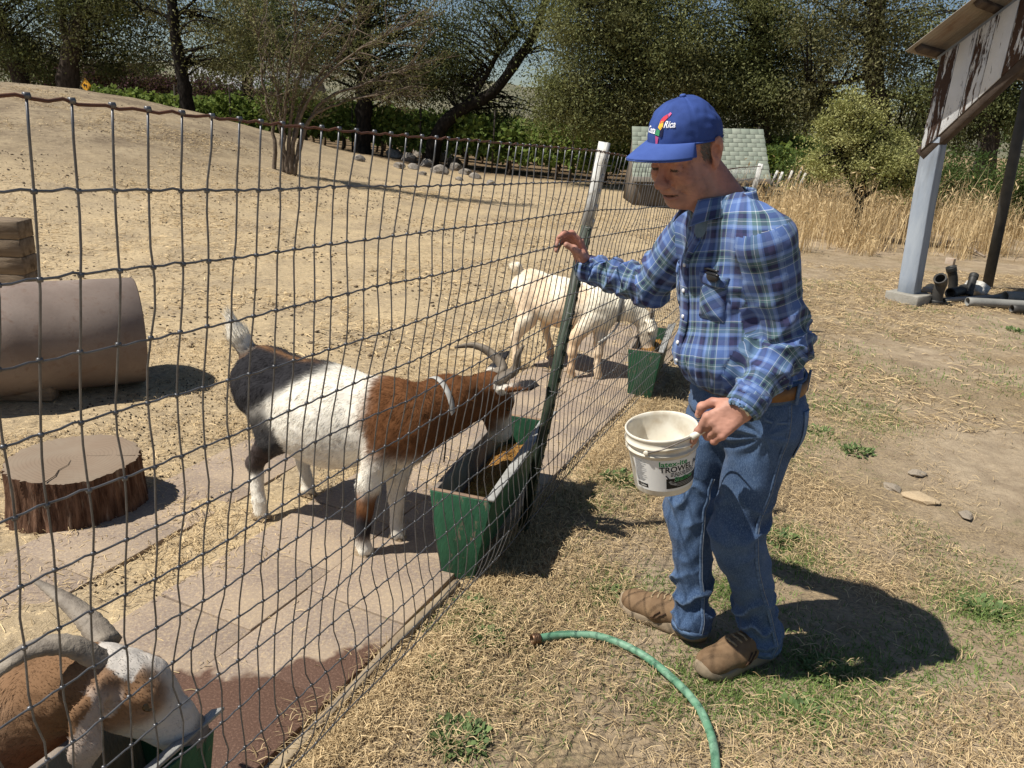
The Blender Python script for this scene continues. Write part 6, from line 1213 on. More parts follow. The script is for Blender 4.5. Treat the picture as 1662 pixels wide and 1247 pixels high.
for r in range(nc):
    for k in range(int(LU/.216)+1):
        x = (k+.5)*.216-(.108 if r % 2 else 0)
        wd_ = .272
        if x < .1 or x > LU-.10: wd_ = .13; x = .07 if x < .1 else LU-.07
        p = sA+ru*x+rv*(r+.55)*chh+rn*(.006+.004*(nc-r)/nc+random.uniform(0, .004)); o = bpy.data.objects.new('shingle', shm if wd_ > .2 else shm2); COL.objects.link(o); o.location = tuple(p); o.rotation_euler = tuple(ru*-.05); attach(o, shed); o.parent = roof; o.matrix_parent_inverse = Matrix.Identity(4)
SWD = rough_mat('grey shed boards', (.10, .082, .066), (.16, .135, .11), 4, .95, .1, .6, 30, .01, (3, 3, .5)); zt = sA[2]-.06
for k in range(22):
    x = .06+k*(LU-.1)/22; p = sA+ru*x+V(0, .12, 0); zb = tz(p[0], p[1])-.05; obj('wall_board', bevel_mesh(box(V(p[0]+.07, p[1], (zb+zt)/2), ((LU-.1)/22-.008, .025, zt-zb), np.array([ru, np.cross((0, 0, 1), ru), (0, 0, 1)])), .003, 1), SWD, shed)
obj('fascia', bevel_mesh(box((sA+sB)/2+V(0, -.02, -.05), (LU, .03, .11), np.array([ru, np.cross((0, 0, 1), ru), (0, 0, 1)])), .003), rough_mat('fascia paint', (.42, .40, .36), (.32, .30, .27), 8, .8), shed)
bk_ = [sA+V(.1, 1.9, 0), sB+V(-.1, 1.9, 0)]; obj('back_wall', mesh(*box((bk_[0]+bk_[1])/2*V(1, 1, 0)+V(0, 0, .75), (LU-.3, .04, 1.6), np.array([ru, np.cross((0, 0, 1), ru), (0, 0, 1)])), smooth=False), SWD, shed)
for e_ in (sA+ru*.10, sB-ru*.10): obj('side_wall', mesh(*hexa([V(e_[0]-.02, e_[1]+.14, -.05), V(e_[0]+.02, e_[1]+.14, -.05), V(e_[0]+.02, e_[1]+1.9, -.05), V(e_[0]-.02, e_[1]+1.9, -.05), V(e_[0]-.02, e_[1]+.14, sA[2]-.06), V(e_[0]+.02, e_[1]+.14, sA[2]-.06), V(e_[0]+.02, e_[1]+1.25, rA[2]-.12), V(e_[0]-.02, e_[1]+1.25, rA[2]-.12)]), smooth=False), SWD, shed)
# white sheet roof far right of the shed
wr = dp(1292, 262, 30); lr = thing('lean_to', 'small pale roofed lean-to beyond the far leaning fence', 'shelter', (wr[0], wr[1], tz(wr[0], wr[1]))); obj('roof', mesh(*hexa([wr+V(-.55, 0, -.12), wr+V(.55, 0, -.16), wr+V(.45, 1.2, .16), wr+V(-.45, 1.2, .2), wr+V(-.55, 0, -.10), wr+V(.55, 0, -.14), wr+V(.45, 1.2, .18), wr+V(-.45, 1.2, .22)]), smooth=False), rough_mat('white sheet', (.6, .6, .58), (.5, .5, .48), 4, .6), lr)
for dx in (-.45, .45): obj('post', mesh(*tube(np.array([V(wr[0]+dx, wr[1]+.1, tz(wr[0], wr[1])-.1), wr+V(dx, .1, -.10)]), .04, 6)), SWD, lr)

# ---------------------------------------------------------------- bushes behind the dry grass
tree('olive_bush', 'big sunlit olive-leaved bush growing out of the tall dry grass', [foot(1392, 345, 14.2)]+tr_px([(1395, 320), (1402, 270), (1395, 200)], 14.2), [.10, .08, .05, .03], [blob(1395, 265, 14.2, .75, .42, 34), blob(1360, 225, 14.2, .45, .35, 18), blob(1400, 195, 14.2, .38, .40, 20), blob(1450, 275, 14.0, .55, .42, 22), blob(1440, 240, 14.4, .35, .3, 10), blob(1375, 165, 14.2, .18, .2, 8), blob(1335, 260, 14.3, .35, .3, 14), blob(1475, 300, 14.0, .3, .25, 10)], OLV, 91, .062, 230, .24, BARKB, None, .1, 2.4, forks=[(tr_px([(1392, 325), (1372, 270), (1360, 220)], 14.2), .04), (tr_px([(1394, 325), (1430, 300), (1450, 270)], 14.1), .04)])
for k, (px, py_, Y_, rx, rz, n, mt) in enumerate(((1520, 292, 18.5, 1.0, .75, 34, SHR), (1590, 300, 18, 1.1, .75, 36, SHR), (1660, 310, 17.5, 1.2, .8, 36, SHR), (1330, 262, 21, 1.3, .8, 30, SHR), (1450, 285, 20.5, 1.2, .7, 26, DRK), (1720, 300, 17, 1.2, .9, 26, SHR))):
    b = foot(px, 340, Y_); tree('green_shrub', ['green shrub between the pale shed post and the dark pipe post', 'green shrub behind the dark pipe post', 'green shrub at the back of the shed bay', 'green shrub behind the leaning far fence', 'dark shrub behind the olive bush', 'green shrub right of the shed bay'][k], [b, b+V(0, 0, .5), dp(px, py_, Y_)], [.07, .05, .03], [(dp(px, py_, Y_), V(rx, .7, rz), n)], mt, 95+k, .085, 190, .34, group='green shrubs behind the dry grass', twig=False)
# ============================================================ open pole shed on the right
GD = nrm(V(.66, -.75, 0)); GN = V(-.75, -.66, 0); GN = nrm(GN-GD*(GN@GD)); pb0 = gnd(1472, 490); pb0[2] = 0
def gp(px, py_, off=0.):
    n = GN; p0 = pb0+GN*off; d = ray(px, py_); return CAM+d*(((p0-CAM)@n)/(d@n))
AG = np.array([GD, -GN, (0, 0, 1)])
PBL = rough_mat('pale blue-grey post paint', (.26, .30, .36), (.34, .38, .43), 5, .8, .2, .4, 40, .006, (2, 2, .4), c3=(.19, .21, .24)); CON = rough_mat('footing concrete', (.34, .32, .28), (.25, .235, .20), 8, .95, .15, .6, 50, .01)
barn = thing('pole_shed', 'open pole shed with peeling white gable boards and corrugated roof', 'shed', pb0)
ptop = gp(1516, 232); hgt = ptop[2]; tx = ptop-pb0; lx = nrm(V(tx[0], tx[1], tx[2]))
po = obj('corner_post', plank(pb0+lx*np.linalg.norm(tx)/2+V(0, 0, .06), (.185, .185, np.linalg.norm(tx)), np.array([nrm(GD-lx*(GD@lx)), nrm(np.cross(lx, GD)), lx]), .008, 8, .003, 2), PBL, barn)
obj('footing', bevel_mesh(box(pb0+V(0, 0, .03), (.36, .36, .16), AG), .015, 2, .004), CON, barn)
PEEL = NT('peeling white paint'); co = PEEL.co(); vv = PEEL.mapp(co, (7, 7, .8)); sp = PEEL.n('SeparateXYZ'); PEEL.l(co, sp.inputs[0]); rnd = PEEL.n('ObjectInfo').outputs['Random']
f = PEEL.math('ADD', PEEL.noise(3.2, 6, .72, vv, .4), PEEL.math('MULTIPLY', PEEL.math('SUBTRACT', rnd, .5), .26)); msk = PEEL.ramp(f, [(.465, 0.), (.505, 1.)]); wood = PEEL.mix(PEEL.noise(30, 4, .7, vv), (.035, .020, .015), (.095, .058, .042)); c = PEEL.mix(msk, wood, PEEL.mix(PEEL.noise(9, 4), (.55, .56, .57), (.70, .71, .72))); PEEL.bump(PEEL.math('ADD', msk, PEEL.noise(40, 4, .7, vv)), .6, .006); PEEL = PEEL.done(c, .85, .2)
BRN = rough_mat('dark shed timber', (.050, .036, .028), (.10, .078, .062), 6, .95, .15, .5, 30, .008); COR = rough_mat('corrugated sheet', (.22, .185, .145), (.32, .28, .23), 4, .65, .35, .2, 40, .004, c3=(.18, .12, .08))
# gable boards: bottom edge follows the brace, top edge follows the roof
topL, topR = gp(1533, 104, .0), gp(1690, -12, .0); botL, botR = gp(1503, 246, .0), gp(1700, 62, .0)
u0 = (botL-pb0)@GD-.02; zt = lambda u: np.interp(u, [(topL-pb0)@GD, (topR-pb0)@GD], [topL[2], topR[2]])+((u-(topR-pb0)@GD)*(topR[2]-topL[2])/((topR-topL)@GD) if u > (topR-pb0)@GD else 0)
sl_b = (botR[2]-botL[2])/((botR-botL)@GD); zb = lambda u: botL[2]+(u-(botL-pb0)@GD)*sl_b
gw = .150; u = u0; k = 0
while u < u0+3.2:
    w_ = gw+random.uniform(-.01, .012); a, b = u, u+w_-.006; z0a, z0b = max(zb(a), botL[2]-.0), zb(b); z1a, z1b = zt(a)+.06, zt(b)+.06; z0a, z0b = min(z0a, z1a-.12), min(z0b, z1b-.12); o = .105+random.uniform(0, .006)
    P_ = lambda x, z, q: pb0+GD*x+GN*(o+q)+V(0, 0, z)
    obj('gable_board', bevel_mesh(hexa([P_(a, z0a, 0), P_(b, z0b, 0), P_(b, z0b, -.02), P_(a, z0a, -.02), P_(a, z1a, 0), P_(b, z1b, 0), P_(b, z1b, -.02), P_(a, z1a, -.02)]), .002, 1), PEEL, barn); u += w_; k += 1
a, b = u0, u0+3.2; B3 = nrm(V(*(GD*(b-a)+V(0, 0, zb(b)-zb(a))))); c_ = pb0+GD*(a+b)/2+GN*.02+V(0, 0, (zb(a)+zb(b))/2-.02); obj('knee_brace', plank(c_, (np.hypot(b-a, zb(b)-zb(a)), .15, .13), np.array([B3, -GN, np.cross(B3, -GN)*1.0]), .006, 6, .002), BRN, barn)
# roof: sheets run from the gable back; purlins poke out
rs = (zt(u0+2)-zt(u0))/2; RU = nrm(GD+V(0, 0, rs)); rnm = nrm(np.cross(RU, -GN)); e0 = gp(1474, 92, .55)
def rp(x, y, h=0): return e0+RU*x-GN*y+rnm*h                      # x up the slope from the eave, y back from the rake edge
n = 260; xs_ = np.linspace(0, 4.4, n); prof_ = .010*np.sin(xs_*2*np.pi/.076); rows = []
for y in (0, 1.5, 3.0, 4.6):
    rows.append(np.array([rp(x, y, p+.062) for x, p in zip(xs_, prof_)])); 
# sheets are laid with their ribs running down the slope: build the profile across y instead
ys_ = np.linspace(0, 4.6, 320); pr = .010*np.sin(ys_*2*np.pi/.076); rows = [np.array([rp(x, y, p+.062+t_) for y, p in zip(ys_, pr)]) for x in (0, 1.4, 2.9, 4.4) for t_ in (0,)]
v = np.vstack(rows); q = np.array([(k*320+i, k*320+i+1, (k+1)*320+i+1, (k+1)*320+i) for k in range(3) for i in range(319)]); v2 = v-rnm*.002; q2 = q[:, ::-1]+len(v); obj('roof_sheet', mesh(np.vstack([v, v2]), np.vstack([q, q2])), COR, barn)
for x in (.10, .70, 1.32, 1.95, 2.6, 3.3, 4.0): obj('purlin', plank((rp(x, .06)+rp(x, 4.5))/2+rnm*.022, (4.44, .075, .055), np.array([-GN, RU, rnm]), .004, 6, .002), BRN, barn)
ra, rb = pb0+GD*(u0-.02)+GN*.04+V(0, 0, zt(u0-.02)+.0), pb0+GD*(u0+3.2)+GN*.04+V(0, 0, zt(u0+3.2)); rl = np.linalg.norm(rb-ra); r3 = nrm(rb-ra); obj('rafter', plank((ra+rb)/2+V(0, 0, .01), (rl, .05, .13), np.array([r3, -GN, np.cross(r3, -GN)]), .004, 6, .002), PBL, barn)
pp = gnd(1602, 470); pq = dep(1652, 225, pp[1]); PIPM = rough_mat('dark steel pipe', (.035, .037, .038), (.06, .06, .058), 8, .6, .4, .2); pdir = nrm(pq-pp); obj('pipe_post', mesh(*tube(np.array([pp-V(0, 0, .1), pp+pdir*((zt(u0+1)-0)/pdir[2])]), .062, 16)), PIPM, barn)
# ---------------------------------------------------------------- heap of pipes and fittings
ABS = rough_mat('black pipe plastic', (.014, .014, .014), (.035, .034, .032), 10, .55, .4, .2, 60, .002, c3=(.07, .065, .058)); GPV = rough_mat('grey pipe', (.19, .19, .175), (.27, .265, .245), 6, .7, .3, .3, 50, .003)
def hollow(pts, r, th, n=14, k=18):
    P = catm(pts, n) if len(pts) > 2 else np.array(pts, float); ro = np.full(len(P), r); a, fa = tube(P, ro, k, False); b, fb = tube(P, ro-th, k, False); m = len(a); q = np.vstack([fa[0], fb[0][:, ::-1]+m]); e = [(m+j, m+(j+1) % k, (j+1) % k, j) for j in range(k)]; L = (len(P)-1)*k; e += [(L+j, L+(j+1) % k, m+L+(j+1) % k, m+L+j) for j in range(k)]; return np.vstack([a, b]), [np.vstack([q, np.array(e)])]
def fit(name, label, pts, r, m, cat, collar=True, group='pipe pieces by the shed post'):
    pts = [np.asarray(p, float) for p in pts]; t = thing(name, label, cat, pts[0], group); obj('body', mesh(*hollow(pts, r, r*.16)), m, t)
    if collar:
        for a, b in ((pts[0], pts[1]), (pts[-1], pts[-2])): d = nrm(a-b); obj('collar', mesh(*hollow([a-d*.05, a-d*.02, a+d*.006], r*1.14, r*.14, 5)), m, t)
g = lambda x, y, z=0: gnd(x, y)+V(0, 0, z)
fit('pipe_elbow', 'black pipe elbow standing upright in front of the pipe heap', [g(1518, 494, 0), g(1518, 494, .16), g(1518, 494, .25)+V(.0, -.02, 0), g(1518, 494, .30)+V(-.05, -.06, 0)], .060, ABS, 'pipe')
fit('pipe_fitting', 'black pipe stub leaning at the back of the heap', [g(1545, 478, .02), g(1545, 478, .18)+V(-.03, 0, 0), g(1545, 478, .32)+V(-.09, 0, 0)], .052, ABS, 'pipe')
fit('pipe_fitting', 'short black pipe tee lying across the heap', [g(1540, 486, .07), g(1552, 484, .08), g(1562, 482, .09)], .055, ABS, 'pipe')
fit('pipe_fitting', 'knobbly black valve fitting beside the dark pipe post', [g(1570, 484, .04), g(1571, 483, .20), g(1572, 482, .26)], .045, ABS, 'pipe'); fit('pipe_ring', 'wide black pipe ring lying against the post footing', [g(1500, 486, .07), g(1504, 483, .075), g(1508, 480, .08)], .065, ABS, 'pipe', False)
fit('long_pipe', 'long grey pipe lying on the ground in front of the heap', [g(1568, 497, .05), g(1620, 500, .05), g(1705, 505, .05)], .050, GPV, 'pipe', False); fit('long_pipe', 'dark pipe with open end nearest the yard', [g(1640, 508, .045), g(1690, 511, .045), g(1740, 514, .045)], .045, ABS, 'pipe', False); fit('long_pipe', 'fat pale grey pipe behind the long grey pipe', [g(1628, 492, .07), g(1670, 494, .07), g(1740, 498, .07)], .070, GPV, 'pipe', False); fit('long_pipe', 'thin grey pipe half hidden behind the dark pipe post', [g(1530, 492, .03), g(1590, 488, .03), g(1625, 486, .03)], .030, GPV, 'pipe', False)
RAG = rough_mat('crumpled white sheet', (.62, .61, .57), (.48, .46, .42), 10, .85, .2, .5, 40, .01); rp_ = g(1583, 480); me = rock_mesh(11); me.materials.clear(); me.materials.append(RAG); o = bpy.data.objects.new('crumpled_sheet', me); COL.objects.link(o); o.location = (rp_[0], rp_[1], .09); o.scale = (.20, .15, .15); tag(o, 'crumpled white plastic sheet behind the black fittings', 'plastic sheet')
bp = g(1513, 489); o = obj('brick_chip', bevel_mesh(box(bp+V(-.03, .02, .12), (.16, .1, .05), AG), .006, 2), rough_mat('pale brick chip', (.42, .36, .30), (.33, .27, .22), 10)); tag(o, 'pale flat brick lying on the post footing', 'brick')
sb_ = gnd(1541, 430); o = obj('wood_offcut', bevel_mesh(box(sb_+V(0, 0, .05), (.12, .09, .10), AG), .006, 2), rough_mat('offcut wood', (.50, .44, .36), (.33, .22, .15), 6)); tag(o, 'small pale wood offcut below the tall dry grass', 'wood block')
for k, (a, b, l) in enumerate((((1520, 402), (1588, 396), 'dead branch lying along the foot of the dry grass'), ((1560, 408), (1596, 420), 'short dead stick by the dark pipe post'))):
    P = catm([gnd(*a)+V(0, 0, .04), (gnd(*a)+gnd(*b))/2+V(0, .05, .09), gnd(*b)+V(0, 0, .03)], 12); o = obj('dead_branch', mesh(*tube(P+np.random.default_rng(k).normal(0, .01, P.shape), np.linspace(.045, .015, 12), 7)), BARKG); tag(o, l, 'branch')
# stones lying in the yard
SLG = rough_mat('greyish field stone', (.34, .29, .225), (.26, .215, .165), 10, .9, .2, .5, 60, .006)
SM = [rock_mesh(21+k) for k in range(4)]
SLB = rough_mat('flat pale stone', (.50, .39, .25), (.40, .30, .19), 10, .9, .2, .5, 60, .006)
for k, m_ in enumerate(SM): m_.materials.clear(); m_.materials.append(SLB if k == 0 else SLG)
for k, (px, py_, sx, sy, sz, l) in enumerate(((1496, 812, .105, .07, .022, 'flat tan stone slab beside the hole in the yard'), (1488, 772, .055, .045, .02, 'small grey stone by the weeds near the slab'), (1566, 836, .055, .04, .018, 'grey stone half sunk in bare earth'), (1448, 792, .05, .05, .02, 'dark clod at the edge of the small hole'))):
    p = gnd(px, py_); o = bpy.data.objects.new('stone', SM[k]); COL.objects.link(o); o.location = (p[0], p[1], tz(p[0], p[1])+sz*.4); o.scale = (sx, sy, sz*1.4); o.rotation_euler = (0, 0, k*.8-.3); tag(o, l, 'stone')
# ---------------------------------------------------------------- garden hose
hz = catm([gnd(872, 1049)+V(0, 0, .030), gnd(915, 1041)+V(0, 0, .026), gnd(975, 1045)+V(0, 0, .024), gnd(1040, 1072)+V(0, 0, .022), gnd(1100, 1122)+V(0, 0, .022), gnd(1140, 1180)+V(0, 0, .022), gnd(1158, 1250)+V(0, 0, .022), gnd(1150, 1340)+V(0, 0, .022), gnd(1080, 1460)+V(0, 0, .022)], 120); hz[:, 2] += np.maximum(0, tzv(hz[:, 0], hz[:, 1]))
HOS = NT('green hose'); c = HOS.mix(HOS.ramp(HOS.noise(14, 5, .7), [(.42, 0.), (.62, 1.)]), (.105, .245, .150), (.20, .35, .24)); c = HOS.mix(HOS.ramp(HOS.noise(30, 4, .7), [(.56, 0.), (.66, .8)]), c, (.03, .11, .055)); HOS.bump(HOS.noise(300, 2), .2, .001); HOS = HOS.done(c, .55, .35)
hose = thing('garden_hose', 'faded green garden hose curving over the straw to an open end', 'hose', hz[0]*V(1, 1, 0)); obj('tube', mesh(*tube(hz, .0125, 14)), HOS, hose); hd0 = nrm(hz[0]-hz[2])
BRS = rough_mat('tarnished brass', (.22, .13, .07), (.13, .075, .045), 30, .45, .5, .2, 100, .001, metal=.7); obj('coupling', mesh(*hollow([hz[0]-hd0*.006, hz[0]+hd0*.006, hz[0]+hd0*.022], .0165, .004, 6)), BRS, hose)
for t_ in (.002, .008, .014): obj('thread_ring', mesh(*hollow([hz[0]+hd0*t_, hz[0]+hd0*(t_+.0015), hz[0]+hd0*(t_+.003)], .0178, .003, 4)), BRS, hose)
# ============================================================ litter, grass, weeds
def grass_mat(name, c1, c2, tr=.25):
    t = NT(name); c = t.mix(t.attr('tint', 'Fac'), c1, c2); d = t.n('BsdfTranslucent'); t.set(d.inputs[0], c); mx = t.n('MixShader'); mx.inputs[0].default_value = tr; t.done(c, .7, .25); t.l(t.b.outputs[0], mx.inputs[1]); t.l(d.outputs[0], mx.inputs[2]); t.l(mx.outputs[0], t.out.inputs[0]); return t.m
STRW = grass_mat('straw', (.20, .135, .065), (.76, .58, .33), .15); DGR = grass_mat('tall dry grass blades', (.42, .30, .15), (.74, .58, .34), .3); GGR = grass_mat('green grass', (.085, .14, .035), (.25, .34, .10), .3); WEED = grass_mat('weed leaf', (.075, .125, .045), (.20, .27, .10), .25)
def lying(n, xy, L, wdt, rg, tilt=.12, zoff=.003):
    """n thin stalks lying on the land at xy"""
    an = rg.uniform(0, 2*np.pi, n); z = tzv(xy[:, 0], xy[:, 1])+zoff+rg.random(n)*.016; d = np.stack([np.cos(an), np.sin(an), rg.normal(0, tilt, n)], 1); s = np.stack([-np.sin(an), np.cos(an), rg.normal(0, .4, n)], 1); P = np.column_stack([xy, z]); Lh = (L*rg.uniform(.4, 1.5, n)/2)[:, None]; w = (wdt*rg.uniform(.6, 1.3, n)/2)[:, None]; m = P+V(0, 0, 1)*(rg.random((n, 1))*.012)
    v = np.stack([P-d*Lh-s*w, P-d*Lh+s*w, m+s*w*1.1, P+d*Lh+s*w, P+d*Lh-s*w, m-s*w*1.1], 1); v[..., 2] = np.maximum(v[..., 2], z[:, None]-.006); k = np.arange(n)[:, None]*6; return v.reshape(-1, 3), np.vstack([k+np.array([0, 1, 2, 5]), k+np.array([5, 2, 3, 4])])
def upright(xy, h, wdt, rg, lean=.35, z=None, bend=.3):
    n = len(xy); an = rg.uniform(0, 2*np.pi, n); z = tzv(xy[:, 0], xy[:, 1]) if z is None else z; B = np.column_stack([xy, z-.01]); o = np.stack([np.cos(an), np.sin(an), 0*an], 1); s = np.stack([-np.sin(an), np.cos(an), 0*an], 1); H_ = (h*rg.uniform(.5, 1.35, n))[:, None]; w = (wdt*rg.uniform(.7, 1.3, n)/2)[:, None]; l = (rg.random((n, 1))*lean)
    m = B+V(0, 0, 1)*H_*.55+o*H_*l*.5; t = B+V(0, 0, 1)*H_*(1-bend*l)+o*H_*(l+bend*rg.random((n, 1))*.6); v = np.stack([B-s*w, B+s*w, m+s*w*.8, m-s*w*.8, t], 1).reshape(-1, 3); k = np.arange(n)[:, None]*5; return v, [k+np.array([0, 1, 2, 3]), k+np.array([3, 2, 4])]
def inview(xy, m=60):
    P = np.column_stack([xy, np.zeros(len(xy))])-CAM; zf = P@fwd; px = W/2+F*(P@right)/zf; py_ = H/2-F*(P@upv)/zf; return (zf > .3) & (px > -m*3) & (px < W+m*3) & (py_ < H+m*4)
rg = np.random.default_rng(21)
def scatter(n, x0, x1, y0, y1, dens):
    xy = np.stack([rg.uniform(x0, x1, n), rg.uniform(y0, y1, n)], 1); k = inview(xy); xy = xy[k]; return xy[rg.random(len(xy)) < dens(xy)]
nz2 = lambda xy, s, o=0: fbm(np.column_stack([xy*s, np.full(len(xy), o)]), 3)
def tints(n): return np.clip(rg.normal(.52, .30, n), 0, 1)
def emit(name, mat, label, cat, chunks, per):
    vs, fs = join([(c[0], c[1]) for c in chunks]); n = sum(len(c[0]) for c in chunks)//per; tag(obj(name, mesh(vs, fs, False, attrs={'tint': np.repeat(tints(n), per)}), mat), label, cat, None, 'stuff')
foot_free = lambda xy: 1.
fs_ = lambda xy: fence_side(xy[:, 0], xy[:, 1])
# straw in the yard, thick near the fence foot
xy = scatter(210000, -.8, 3.2, 1.1, 4.6, lambda p: (fs_(p) > -.04)*np.clip(.42+.9*nz2(p, 1.3)+.65*np.exp(-(fs_(p)/.25)**2), .04, 1)*np.clip(1.5-.25*p[:, 1], .35, 1)*np.clip(1.5-.45*p[:, 0], .4, 1)); c1 = lying(len(xy), xy, .044, .0016, rg, .16)
xy2 = scatter(65000, -.5, 8.5, 4.4, 11, lambda p: (fs_(p) > -.04)*np.clip(.45+.9*nz2(p, .8), .05, 1)); c2 = lying(len(xy2), xy2, .08, .0040, rg, .14)
# hay in the pen
pv_ = lambda p: np.where((fs_(p) < -.10) & (fs_(p) > -.95), .20+.25*(fs_(p) < -.5)+.35*np.clip(fbm(np.column_stack([p*2.2, 0*p[:, 0]+4]), 3), 0, 1)+.84*np.exp(-((fs_(p)+.49)/.07)**2)+.5*np.exp(-((fs_(p)+.93)/.10)**2), 1.)
xy3 = scatter(95000, -3.4, 1.2, 1.0, 5.2, lambda p: (fs_(p) < .0)*np.clip(.35+1.1*nz2(p, 1.6, 3), .03, 1)*pv_(p)); c3 = lying(len(xy3), xy3, .034, .0022, rg, .12)
xy4 = scatter(75000, -11, 4.5, 5, 17, lambda p: (fs_(p) < .0)*np.clip(.4+1.0*nz2(p, .9, 3), .03, 1)); c4 = lying(len(xy4), xy4, .07, .0065, rg, .12)
emit('straw_litter', STRW, 'dry straw littering yard and pen', 'straw', [c1, c2, c3, c4], 6)
# hay tufts heaped against the fence foot and trough
tf = []
for px, py_, r, n in ((830, 905, .075, 900), (800, 935, .05, 500), (860, 880, .05, 300), (985, 745, .07, 350), (560, 1165, .05, 350), (640, 1090, .05, 300), (520, 1215, .06, 400), (1040, 690, .09, 350), (1085, 655, .12, 350), (930, 800, .06, 300)):
    c = gnd(px, py_)[:2]; xy = c+rg.normal(0, r, (n, 2)); tf.append(upright(xy, .055, .0028, rg, 1.4, bend=.5))
s_ = rg.uniform(-.2, 4.2, 5200); xy = (FB0+FD*s_[:, None]+FN*(.02+np.abs(rg.normal(0, .07, 5200)))[:, None])[:, :2]; tf.append(upright(xy, .045, .0026, rg, 1.5, bend=.5)); emit('dry_tufts', STRW, 'dry hay tufts along the fence foot', 'dry grass', tf, 5)
# tall dry grass at the back of the yard
def tall(p): return np.clip(.30+.9*nz2(p, 1.1, 8)+.5*nz2(p, 3.2, 4), .05, 1)
xy = np.stack([rg.uniform(2.6, 12.5, 30000), rg.uniform(11.0, 18.5, 30000)], 1); edge_ = 11.7+.9*nz2(xy*V(1, 0), .7, 5)+.5*nz2(xy*V(1, 0), 2.3, 1); xy = xy[(xy[:, 1] > edge_) & (xy[:, 0] > 3.3+.16*(xy[:, 1]-11.5)) & (rg.random(30000) < tall(xy))]; hh = .86*np.clip(.45+.25*(xy[:, 1]-11.4), .35, 1)*(1+.55*nz2(xy, .9, 2)+.3*nz2(xy, 3.1, 6))
ch = []; v, f = upright(xy, hh, .009, rg, .6, bend=.45); ch.append((v, f)); emit('tall_dry_grass', DGR, 'tall golden dry grass between far fence and open shed', 'dry grass', ch, 5)
# seed heads
k = rg.choice(len(xy), 5000); tp = v.reshape(-1, 5, 3)[k, 4]; hv, hq_ = leaves(tp, .10, rg, 5, 1.2); tag(obj('seed_heads', mesh(hv, hq_, False, attrs={'tint': np.repeat(tints(len(tp)), 4)}), DGR), 'drooping seed heads over the tall dry grass', 'dry grass', None, 'stuff')
# green grass scattered through the yard
def gd(p): return np.clip(1.5*nz2(p, 2.1, 11)-.12, 0, 1)*(fs_(p) > .03)*.95
xy = scatter(110000, -.2, 3.6, 1.2, 4.8, gd); xy2 = scatter(60000, .6, 8, 4.4, 9.5, lambda p: gd(p)*.65); G_ch = [upright(xy, .024, .0032, rg, 1.3, bend=.4), upright(xy2, .035, .006, rg, 1.2, bend=.4)]
for px, py_, r, n in ((1345, 1085, .14, 1100), (1300, 1160, .12, 800), (1590, 985, .12, 900), (1180, 1110, .12, 700), (1270, 865, .12, 700), (1290, 905, .10, 600), (1010, 775, .10, 600), (960, 815, .09, 500), (990, 960, .10, 500), (1180, 960, .09, 600), (1330, 715, .16, 500), (1420, 690, .14, 400), (1540, 1060, .16, 700), (1450, 1130, .16, 600), (1380, 660, .2, 400), (1650, 1000, .12, 500), (1110, 1150, .1, 400), (780, 1000, .07, 350), (700, 1010, .05, 250)):
    n = int(n*1.8); c = gnd(px, py_)[:2]; G_ch.append(upright(c+rg.normal(0, r, (n, 2))*V(1, .75), .030, .0034, rg, 1.4, bend=.4))
emit('green_grass', GGR, 'short green grass and clover patches in the yard', 'grass', G_ch, 5)
# leafy weeds one can tell apart
def weed(px, py_, r, n, h, label):
    c = gnd(px, py_); c[2] = tz(c[0], c[1]); t = thing('weed', label, 'weed', c, 'leafy weeds in the yard'); lv = []
    for _ in range(n):
        an = rg.uniform(0, 2*np.pi); ro = r*math.sqrt(rg.random()); o = V(math.cos(an), math.sin(an), 0); L = rg.uniform(.3, 1)*h*.95; b = c+o*ro*.75; up_ = V(0, 0, rg.uniform(.2, .95)); d = nrm(o*rg.uniform(.3, 1)+up_+rg.normal(0, .25, 3)); s = nrm(np.cross(d, (0, 0, 1))+rg.normal(0, .2, 3)); w = L*rg.uniform(.16, .26); nrmv = np.cross(s, d)
        for q, ww in ((0, 1),):
            P = [b+V(0, 0, .002), b+d*L*.3+s*w, b+d*L*.3-s*w, b+d*L*.65+s*w*.85-V(0, 0, L*.05)+nrmv*L*.05, b+d*L*.65-s*w*.85-V(0, 0, L*.05)+nrmv*L*.05, b+d*L-V(0, 0, L*.22), b+d*L*.3+nrmv*L*-.03, b+d*L*.65-V(0, 0, L*.05)]
            lv.append((np.array(P), [np.array([[6, 1, 3, 7], [2, 6, 7, 4]]), np.array([[0, 1, 6], [0, 6, 2], [7, 3, 5], [4, 7, 5]])]))
    v, f = join(lv); obj('leaves', mesh(v, f, False, attrs={'tint': np.repeat(tints(n), 8)}), WEED, t)
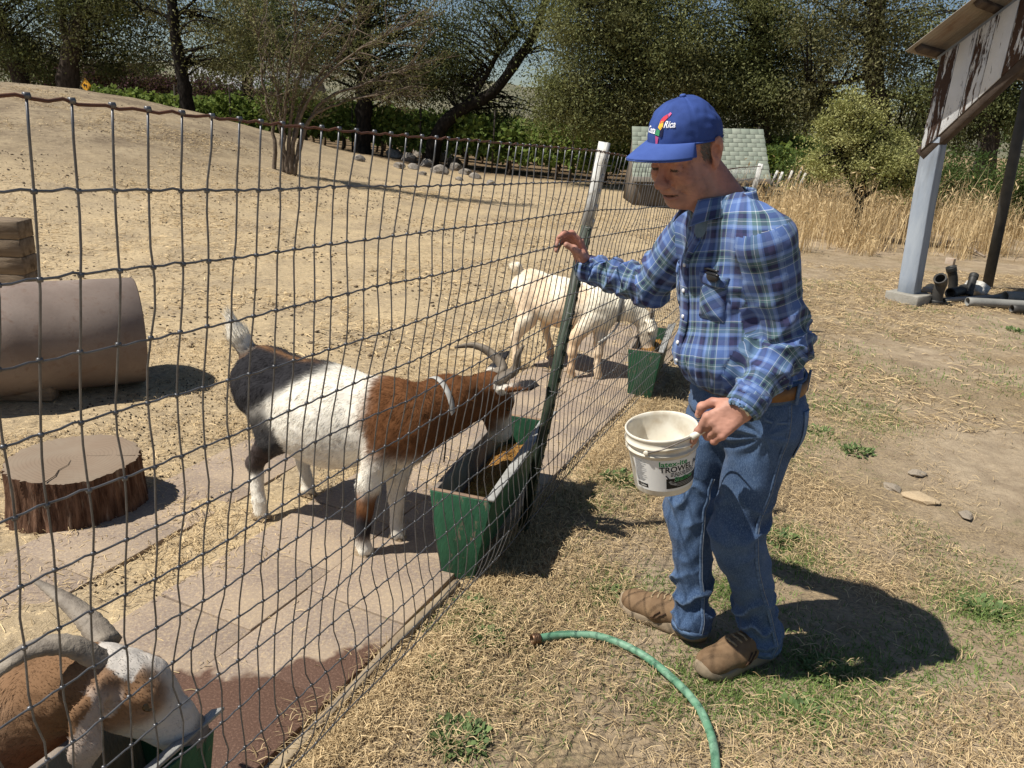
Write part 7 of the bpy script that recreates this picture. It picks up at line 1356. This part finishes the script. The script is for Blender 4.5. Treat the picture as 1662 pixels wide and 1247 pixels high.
for a in ((742, 1200, .095, 242, .050, 'wide leafy weed in the straw below the open hose end'), (765, 985, .075, 176, .045, 'leafy weed against the shaded fence foot by the middle trough'), (790, 1040, .06, 132, .04, 'small weed just left of the hose coupling'), (1005, 775, .085, 176, .055, 'tufted weed behind the bucket by the far trough'), (985, 960, .06, 110, .04, 'low weed beside the toe of the far shoe'), (1340, 1090, .10, 198, .04, 'spreading weed beyond the man\'s shadow edge'), (1300, 1165, .09, 176, .04, 'weed patch between hose and near shoe'), (1595, 985, .10, 198, .05, 'tall green weed clump right of the man\'s shadow'), (1265, 870, .09, 154, .05, 'weed behind the near leg'), (1390, 735, .10, 132, .05, 'grey-green weed beside the small hole'), (1330, 700, .10, 132, .04, 'weed in the dry earth behind the hole'), (1650, 500+40, .12, 88, .06, 'weed by the pipe heap'), (700, 1090, .06, 110, .035, 'small weed tangled in the fence foot')): weed(*a)
# droppings and clods in the pen
BM = rough_mat('dark droppings', (.045, .032, .022), (.08, .06, .042), 60, .9); xy = scatter(9000, -3.2, 1.0, 2.2, 6, lambda p: (fs_(p) < -.3)*np.clip(.40+1.0*nz2(p, 1.1, 17), 0, 1)); n = len(xy); c = np.column_stack([xy, tzv(xy[:, 0], xy[:, 1])+.003]); r = rg.uniform(.0035, .0075, n)[:, None]
oct_ = np.array([(1, 0, 0), (0, 1, 0), (-1, 0, 0), (0, -1, 0), (0, 0, 1), (0, 0, -1)], float); ot = np.array([(0, 1, 4), (1, 2, 4), (2, 3, 4), (3, 0, 4), (1, 0, 5), (2, 1, 5), (3, 2, 5), (0, 3, 5)]); v = (c[:, None]+oct_*r[:, None]).reshape(-1, 3); f = (np.arange(n)[:, None, None]*6+ot).reshape(-1, 3); tag(obj('droppings', mesh(v, f), BM), 'dark goat droppings strewn over the pen floor', 'droppings', None, 'stuff')

CL = rough_mat('earth clods', (.10, .074, .050), (.19, .145, .098), 30, .95); xy = scatter(17000, -13, 4, 5, 18, lambda p: (fs_(p) < -.3)*np.clip(.45+1.3*nz2(p, .8, 23), 0, 1)); n = len(xy); c = np.column_stack([xy, tzv(xy[:, 0], xy[:, 1])+.006]); r = (rg.uniform(.005, .011, n)*np.clip(rg.normal(1, .5, n), .5, 2.4))[:, None]
v = (c[:, None]+oct_*V(1.3, 1, .6)*r[:, None]+rg.normal(0, .25, (n, 6, 3))*r[:, None]).reshape(-1, 3); f = (np.arange(n)[:, None, None]*6+ot).reshape(-1, 3); tag(obj('earth_clods', mesh(v, f, False), CL), 'dark earth clods scattered over pen and mound', 'earth', None, 'stuff')
